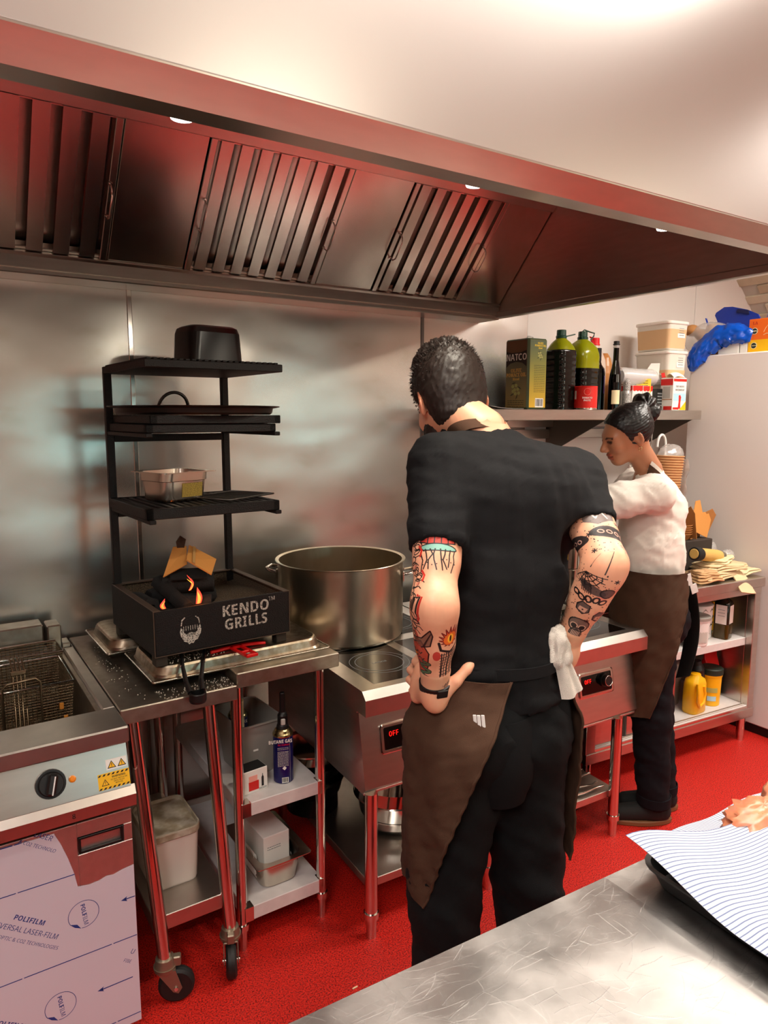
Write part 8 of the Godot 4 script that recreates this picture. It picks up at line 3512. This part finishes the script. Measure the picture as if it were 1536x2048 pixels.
	# shoes
	for q in [lan, ran]:
		acc = new_acc()
		fl = Field.new(q + V(-0.12, -0.12, -0.26), q + V(0.14, 0.06, 0.12), 0.011)
		fl.cap(q + V(0, -0.055, 0.03), q + fw * 0.13 + V(0, -0.065, 0), 0.042, 0.036, 0.02)
		fl.cap(q, q + V(0, -0.05, 0), 0.042, 0.042, 0.02)
		fl.nets(acc)
		mesh = ArrayMesh.new()
		add_surface(mesh, acc, mats.matt_black, base)
		body_part(t, "shoe", mesh)
	# white towel tucked in the tie at his right hip
	var tw := thing("white_towel", "white terry towel tucked at the tattooed cook's hip", "towel", V(1.20, 1.16, 1.645))
	acc = new_acc()
	fl = Field.new(V(1.10, 1.04, 1.55), V(1.30, 1.28, 1.75), 0.006)
	fl.cap(V(1.192, 1.198, 1.645), V(1.197, 1.150, 1.655), 0.031, 0.027, 0.02)
	fl.cap(V(1.183, 1.195, 1.628), V(1.190, 1.150, 1.640), 0.020, 0.020, 0.012)
	fl.cap(V(1.212, 1.190, 1.645), V(1.214, 1.150, 1.655), 0.018, 0.018, 0.012)
	fl.nets(acc)
	mesh = ArrayMesh.new()
	add_surface(mesh, acc, mats.terry, V(1.20, 1.16, 1.645), func(p: Vector3, n: Vector3) -> Vector3: return n * 0.010 * fz.get_noise_3d(p.x * 60.0, p.y * 12.0, p.z * 60.0))
	body_part(tw, "tucked_bunch", mesh)
	st = S()
	sheet(st, func(u: float, v: float) -> Vector3: return V(-0.012 + 0.012 * v + 0.058 * u * (0.5 + 0.5 * v), -0.02 - 0.085 * v + 0.014 * u, 0.012 + 0.016 * sin(u * PI) + 0.006 * sin(u * 8.0) + 0.012 * v), 14, 14, 0.007)
	put(st, "hanging_end", mats.terry, tw)


func build_woman() -> void:
	var base := V(2.55, 0, 0.96)
	var t := thing("person", "cook in white jacket and brown apron, hair in a bun", "person", base)
	var fw := V(-0.836, 0, -0.549)
	var rt := V(0.549, 0, -0.836)
	var head := V(2.410, 1.622, 0.872)
	var hb := basis_facing(V(-0.84, -0.30, -0.46), 0.10)
	var neck := V(2.510, 1.480, 0.912)
	var lsh := V(2.455, 1.395, 0.990)
	var rsh := V(2.630, 1.410, 0.760)
	var lel := V(2.250, 1.352, 0.880)
	var lwr := V(2.070, 1.245, 0.800)
	var rel := V(2.43, 1.23, 0.66)
	var rwr := V(2.25, 1.16, 0.64)
	var chest := V(2.555, 1.31, 0.893)
	var waist := V(2.545, 1.05, 0.910)
	var lhip := V(2.510, 0.86, 0.970)
	var rhip := V(2.590, 0.86, 0.885)
	var lkn := V(2.480, 0.46, 1.005)
	var rkn := V(2.575, 0.46, 0.950)
	var lan := V(2.490, 0.09, 1.030)
	var ran := V(2.600, 0.09, 0.985)
	var mesh := ArrayMesh.new()
	var acc := new_acc()
	var fl := head_field(head, hb, 1.0, neck, 0.047, 0.0046, true)
	fl.nets(acc)
	fl = Field.new(V(2.05, 0.0, 0.55), V(2.80, 1.50, 1.20), 0.022)
	fl.cap(neck, chest, 0.055, 0.08, 0.06)
	fl.cap(lsh, rsh, 0.05, 0.05, 0.05)
	fl.cap(chest, waist, 0.085, 0.075, 0.05)
	fl.cap(waist, lhip, 0.08, 0.08, 0.05)
	fl.cap(waist, rhip, 0.08, 0.08, 0.05)
	fl.cap(lhip, lkn, 0.06, 0.045, 0.03)
	fl.cap(rhip, rkn, 0.06, 0.045, 0.03)
	fl.cap(lkn, lan, 0.045, 0.035, 0.03)
	fl.cap(rkn, ran, 0.045, 0.035, 0.03)
	fl.cap(lsh, lel, 0.04, 0.034, 0.02)
	fl.cap(lel, lwr, 0.034, 0.026, 0.02)
	fl.cap(rsh, rel, 0.04, 0.034, 0.02)
	fl.cap(rel, rwr, 0.034, 0.026, 0.02)
	fl.nets(acc)
	for q in [[lwr, lel], [rwr, rel]]:
		var w: Vector3 = q[0]
		var dv: Vector3 = (q[0] - q[1]).normalized()
		var sd: Vector3 = dv.cross(Vector3.UP).normalized()
		fl = Field.new(w - Vector3.ONE * 0.16, w + Vector3.ONE * 0.16, 0.0045)
		var kn := []
		for k in 4:
			kn.append(w + dv * 0.075 + sd * (0.03 - 0.02 * k) + V(0, -0.006, 0))
		hand_field(fl, w, w - dv * 0.05, kn, [(dv + V(0, -0.5, 0)).normalized(), (dv * 0.5 + V(0, -0.8, 0)).normalized(), V(0, -1, 0)], [w + sd * 0.02 + dv * 0.02, w + sd * 0.042 + dv * 0.05, w + sd * 0.045 + dv * 0.075 + V(0, -0.01, 0), w + sd * 0.04 + dv * 0.095 + V(0, -0.03, 0)], w + dv * 0.02 - sd * 0.012)
		fl.nets(acc)
	add_surface(mesh, acc, mats.skin_woman, base, null, func(p: Vector3, _n: Vector3) -> Color:
		var q := hb.inverse() * (p - head)
		var c := Color(1, 1, 1)
		if q.length() < 0.2:
			if q.z < -0.075 and q.y < -0.048 and q.y > -0.076 and absf(q.x) < 0.022:
				c = Color(0.80, 0.42, 0.40) if absf(q.y + 0.062) > 0.0025 else Color(0.3, 0.12, 0.1)
			for sd: float in [-1.0, 1.0]:
				var e := Vector2(q.x - sd * 0.032, q.y - 0.0)
				if q.z < -0.06:
					if absf(e.x) < 0.015 and absf(e.y - 0.004 + e.x * e.x * 8.0) < 0.0032:
						c = Color(0.06, 0.04, 0.035)
					elif absf(e.x) < 0.013 and e.y < 0.004 and e.y > -0.004:
						c = Color(0.32, 0.22, 0.18)
					if absf(q.y - 0.021 + absf(e.x - sd * 0.004) * 0.25) < 0.0036 and absf(e.x) < 0.020:
						c = Color(0.10, 0.06, 0.045)
		return c)
	body_part(t, "body", mesh)
	# earring
	var st := S()
	var ec := head + hb * V(-0.083, -0.048, 0.008)
	var er := []
	for k in 14:
		er.append(ec + V(0, cos(TAU * k / 14) * 0.007, 0) + hb.z * sin(TAU * k / 14) * 0.007)
	tube(st, er, 0.0013, 5, true)
	put(st, "earring", mats.gold_metal, t).position = -base
	# swept-back hair and bun
	var hz := FastNoiseLite.new()
	hz.frequency = 1.0
	hz.seed = 7
	var tail := head + hb * V(0.0, 0.088, 0.080)
	acc = new_acc()
	fl = Field.new(head - Vector3.ONE * 0.16, head + Vector3.ONE * 0.20, 0.0045)
	fl.ell(head + hb * V(0, 0.030, 0.014), hb, V(0.081, 0.095, 0.101), 0.02)
	fl.ell(head + hb * V(0, -0.022, -0.122), hb, V(0.13, 0.102, 0.122), 0.008, true)
	fl.ell(head + hb * V(0, -0.150, 0.035), hb, V(0.15, 0.098, 0.15), 0.012, true)
	for sd: float in [-1.0, 1.0]:
		fl.ell(head + hb * V(sd * 0.090, -0.020, 0.004), hb, V(0.022, 0.034, 0.030), 0.006, true)
	fl.cap(head + hb * V(0, 0.075, 0.060), tail, 0.045, 0.030, 0.03)
	fl.nets(acc)
	mesh = ArrayMesh.new()
	add_surface(mesh, acc, mats.hair_woman, base, func(p: Vector3, n: Vector3) -> Vector3:
		# strands drawn back towards the bun
		var q := p - tail
		var dn := q.normalized()
		return n * (0.0009 * sin(atan2(dn.dot(hb.x), dn.dot(hb.y)) * 60.0 + 4.0 * hz.get_noise_3dv(p * 14.0)) + 0.002 * hz.get_noise_3dv(p * 60.0)))
	body_part(t, "hair", mesh)
	acc = new_acc()
	var bun := V(2.500, 1.742, 0.885)
	fl = Field.new(bun - Vector3.ONE * 0.09, bun + Vector3.ONE * 0.09, 0.0042)
	fl.ell(bun + V(-0.008, 0.012, 0.0), Basis(), V(0.046, 0.040, 0.044), 0.01)
	fl.ell(bun + V(0.018, -0.022, 0.008), Basis(), V(0.044, 0.040, 0.042), 0.008)
	fl.ell(bun + V(0.010, -0.040, 0.010), Basis(), V(0.034, 0.028, 0.034), 0.008)
	fl.cap(bun + V(0, -0.01, 0), tail, 0.028, 0.030, 0.02)
	fl.nets(acc)
	mesh = ArrayMesh.new()
	add_surface(mesh, acc, mats.hair_woman, base, func(p: Vector3, n: Vector3) -> Vector3:
		var q := p - bun
		return n * (0.004 * sin(q.length() * 260.0 + atan2(q.y, q.x + q.z) * 5.0) + 0.003 * hz.get_noise_3dv(p * 70.0)))
	body_part(t, "hair_bun", mesh)
	# jacket
	acc = new_acc()
	fl = Field.new(V(2.02, 0.98, 0.56), V(2.80, 1.56, 1.14), 0.010)
	fl.cap(lsh + V(0, -0.005, 0), rsh + V(0, -0.005, 0), 0.062, 0.062, 0.05)
	fl.cap(neck + V(0.012, -0.035, 0), chest + V(0.02, 0, 0.0), 0.060, 0.105, 0.05)
	fl.cap(chest + V(0.022, 0, 0.012), V(2.560, 1.12, 0.915), 0.122, 0.116, 0.05)
	fl.cap(chest + rt * 0.05, waist + rt * 0.04, 0.105, 0.110, 0.05)
	fl.cap(V(2.555, 1.14, 0.92), V(2.556, 1.045, 0.925), 0.118, 0.108, 0.04)
	fl.cap(lsh, lsh.lerp(lel, 0.6), 0.072, 0.068, 0.04)
	fl.cap(lsh.lerp(lel, 0.6), lel, 0.068, 0.055, 0.03)
	fl.cap(lel, lel.lerp(lwr, 0.75), 0.054, 0.042, 0.02)
	fl.cap(rsh, rel, 0.066, 0.052, 0.03)
	fl.cap(rel, rel.lerp(rwr, 0.75), 0.050, 0.042, 0.02)
	fl.ell(V(2.55, 0.50, 0.92), Basis.from_euler(Vector3(0.08, 0, -0.12)), V(0.9, 0.525, 0.9), 0.004, true)
	fl.ell(neck + V(-0.02, 0.05, -0.01), basis_facing(V(-0.6, 0.6, -0.4)), V(0.058, 0.062, 0.066), 0.008, true)
	fl.nets(acc)
	mesh = ArrayMesh.new()
	add_surface(mesh, acc, mats.jacket_white, base, func(p: Vector3, n: Vector3) -> Vector3:
		var g := hz.get_noise_3d(p.x * 7.0 + p.y * 5.0, p.y * 13.0, p.z * 7.0)
		var g2 := 1.0 - absf(hz.get_noise_3d(p.x * 5.0, p.y * 8.0 + p.x * 5.0, p.z * 5.0))
		var pleat := pow(maxf(0.0, sin((p - chest).dot(rt) * 60.0 + p.y * 12.0)), 3.0) * smoothstep(1.2, 1.08, p.y)
		return n * (g * 0.0045 + pow(g2, 5.0) * 0.007 - 0.003 + pleat * 0.004))
	body_part(t, "jacket", mesh)
	st = S()
	var cb := basis_facing(V(-0.6, 0.6, -0.4))
	sheet(st, func(u: float, v: float) -> Vector3:
		var a := lerpf(-0.3, PI + 0.3, u)
		return neck + V(-0.008, 0.012, 0) + cb * V(cos(a) * 0.060, (v - 0.5) * 0.036, sin(a) * 0.060 + (v - 0.5) * -0.01), 24, 3, 0.004)
	put(st, "jacket_collar", mats.jacket_white, t).position = -base
	st = S()
	sheet(st, func(u: float, v: float) -> Vector3:
		var a := lerpf(-0.5, PI + 0.5, u)
		return neck + V(0.002, -0.010, 0.0) + cb * V(cos(a) * 0.074, (v - 0.5) * 0.036 - 0.004, sin(a) * 0.070 + (v - 0.5) * -0.018), 24, 3, 0.004)
	put(st, "neck_strap", mats.apron_brown, t).position = -base
	# trousers
	acc = new_acc()
	fl = Field.new(V(2.34, 0.04, 0.76), V(2.78, 1.10, 1.16), 0.0105)
	fl.cap(waist + V(0.01, -0.02, 0), lhip, 0.10, 0.105, 0.05)
	fl.cap(waist + V(0.01, -0.02, 0), rhip, 0.10, 0.105, 0.05)
	fl.cap(lhip + V(0.040, 0.0, 0.025), rhip + V(0.045, 0, 0.03), 0.10, 0.10, 0.04)
	fl.cap(lhip, lkn, 0.100, 0.078, 0.04)
	fl.cap(rhip, rkn, 0.100, 0.078, 0.04)
	fl.cap(lkn, lan, 0.078, 0.066, 0.02)
	fl.cap(rkn, ran, 0.078, 0.066, 0.02)
	fl.ell(V(2.55, -0.40, 0.96), Basis(), V(0.9, 0.478, 0.9), 0.004, true)
	fl.nets(acc)
	mesh = ArrayMesh.new()
	add_surface(mesh, acc, mats.trousers_navy, base, func(p: Vector3, n: Vector3) -> Vector3: return n * 0.010 * hz.get_noise_3d(p.x * 7.0, p.y * 16.0 + p.x * 8.0, p.z * 7.0))
	body_part(t, "trousers", mesh)
	for q in [lan, ran]:
		st = S()
		lathe(st, [[0.066, -0.018], [0.069, -0.016], [0.0695, 0.022], [0.066, 0.024]], 26, at(q + V(0, 0.012, 0)), false, false, false)
		put(st, "trouser_cuff", mats.trousers_navy, t).position = -base
		# shoe and gum sole
		acc = new_acc()
		fl = Field.new(q + V(-0.30, -0.10, -0.24), q + V(0.14, 0.06, 0.16), 0.0085)
		fl.cap(q - fw * 0.03 + V(0, -0.040, 0), q + fw * 0.15 + V(0, -0.050, 0), 0.044, 0.036, 0.02)
		fl.cap(q, q + V(0, -0.03, 0), 0.046, 0.046, 0.02)
		fl.ell(q + V(0, -0.095, 0), Basis(), V(0.5, 0.022, 0.5), 0.003, true)
		fl.nets(acc)
		mesh = ArrayMesh.new()
		add_surface(mesh, acc, mats.matt_black, base)
		body_part(t, "shoe", mesh)
		st = S()
		var rs := []
		for y in [0.0, 0.004, 0.018, 0.022]:
			var rr := PackedVector3Array()
			var g := 0.003 if y == 0.0 or y == 0.022 else 0.0
			for k in 30:
				var a := TAU * k / 30
				var along := cos(a)
				var wd := 0.046 if along < 0.2 else 0.043
				rr.append(q + V(0, -0.09 + y, 0) + fw * (0.055 + along * (0.135 - g)) - rt * sin(a) * -(wd - g))
			rs.append(rr)
		loft(st, rs, true, true)
		put(st, "shoe_sole", mats.gum_sole, t).position = -base
	# apron round front and left side, dark lining showing behind
	st = S()
	var apron_fn := func(u: float, v: float) -> Vector3:
		var a0 := deg_to_rad(lerpf(-150.0, -66.0, pow(v, 0.85)))
		var a1 := deg_to_rad(lerpf(130.0, 115.0, v))
		var a := lerpf(a0, a1, u)
		var c := V(2.556, 0, 0.924).lerp(V(2.545, 0, 0.965), v)
		var y := lerpf(1.07, 0.50, v) - 0.03 * absf(cos(a)) * v
		var fr := lerpf(0.145, 0.178, smoothstep(0.0, 0.35, v))
		if cos(a) < 0.0:
			fr = lerpf(0.138, 0.150, v)
		var b := lerpf(0.150, 0.180, smoothstep(0.0, 0.3, v)) - 0.01 * v
		var rip := 0.005 * sin(a * 8.0 + v * 6.0) * v + 0.008 * hz.get_noise_2d(a * 4.0 + v * 5.0, v * 10.0)
		return c + V(0, y, 0) + fw * cos(a) * (fr + rip) + rt * sin(a) * (b + rip)
	sheet(st, apron_fn, 64, 40, 0.0025)
	put(st, "apron", mats.apron_brown, t).position = -base
	st = S()
	var hp := []
	for k in 40:
		hp.append(apron_fn.call(0.004, k / 39.0))
	tube(st, hp, 0.0036, 6)
	put(st, "apron_hem", mats.apron_brown, t).position = -base
	st = S()
	sheet(st, func(u: float, v: float) -> Vector3:
		var a := deg_to_rad(lerpf(-158.0, -205.0, u))
		return V(2.556, lerpf(1.0, 0.56, v) + 0.06 * (1.0 - u) * v, 0.93) - fw * -cos(a) * (0.160 + 0.030 * sin(v * PI)) + rt * sin(a) * 0.16, 10, 20, 0.003)
	put(st, "apron_tail", mats.matt_black, t).position = -base
	st = S()
	var tg: Vector3 = apron_fn.call(0.02, 0.05)
	cbox(st, V(0, 0, 0.004), V(0.026, 0.05, 0.003), 0.001, Transform3D(basis_facing(V(0.35, 0, -0.9)) * Basis.from_euler(Vector3(0, 0, 0.25)), tg))
	cbox(st, V(0.012, -0.045, 0.004), V(0.03, 0.04, 0.003), 0.001, Transform3D(basis_facing(V(0.35, 0, -0.9)) * Basis.from_euler(Vector3(0, 0, 0.35)), tg))
	put(st, "white_label", mats.white, t).position = -base
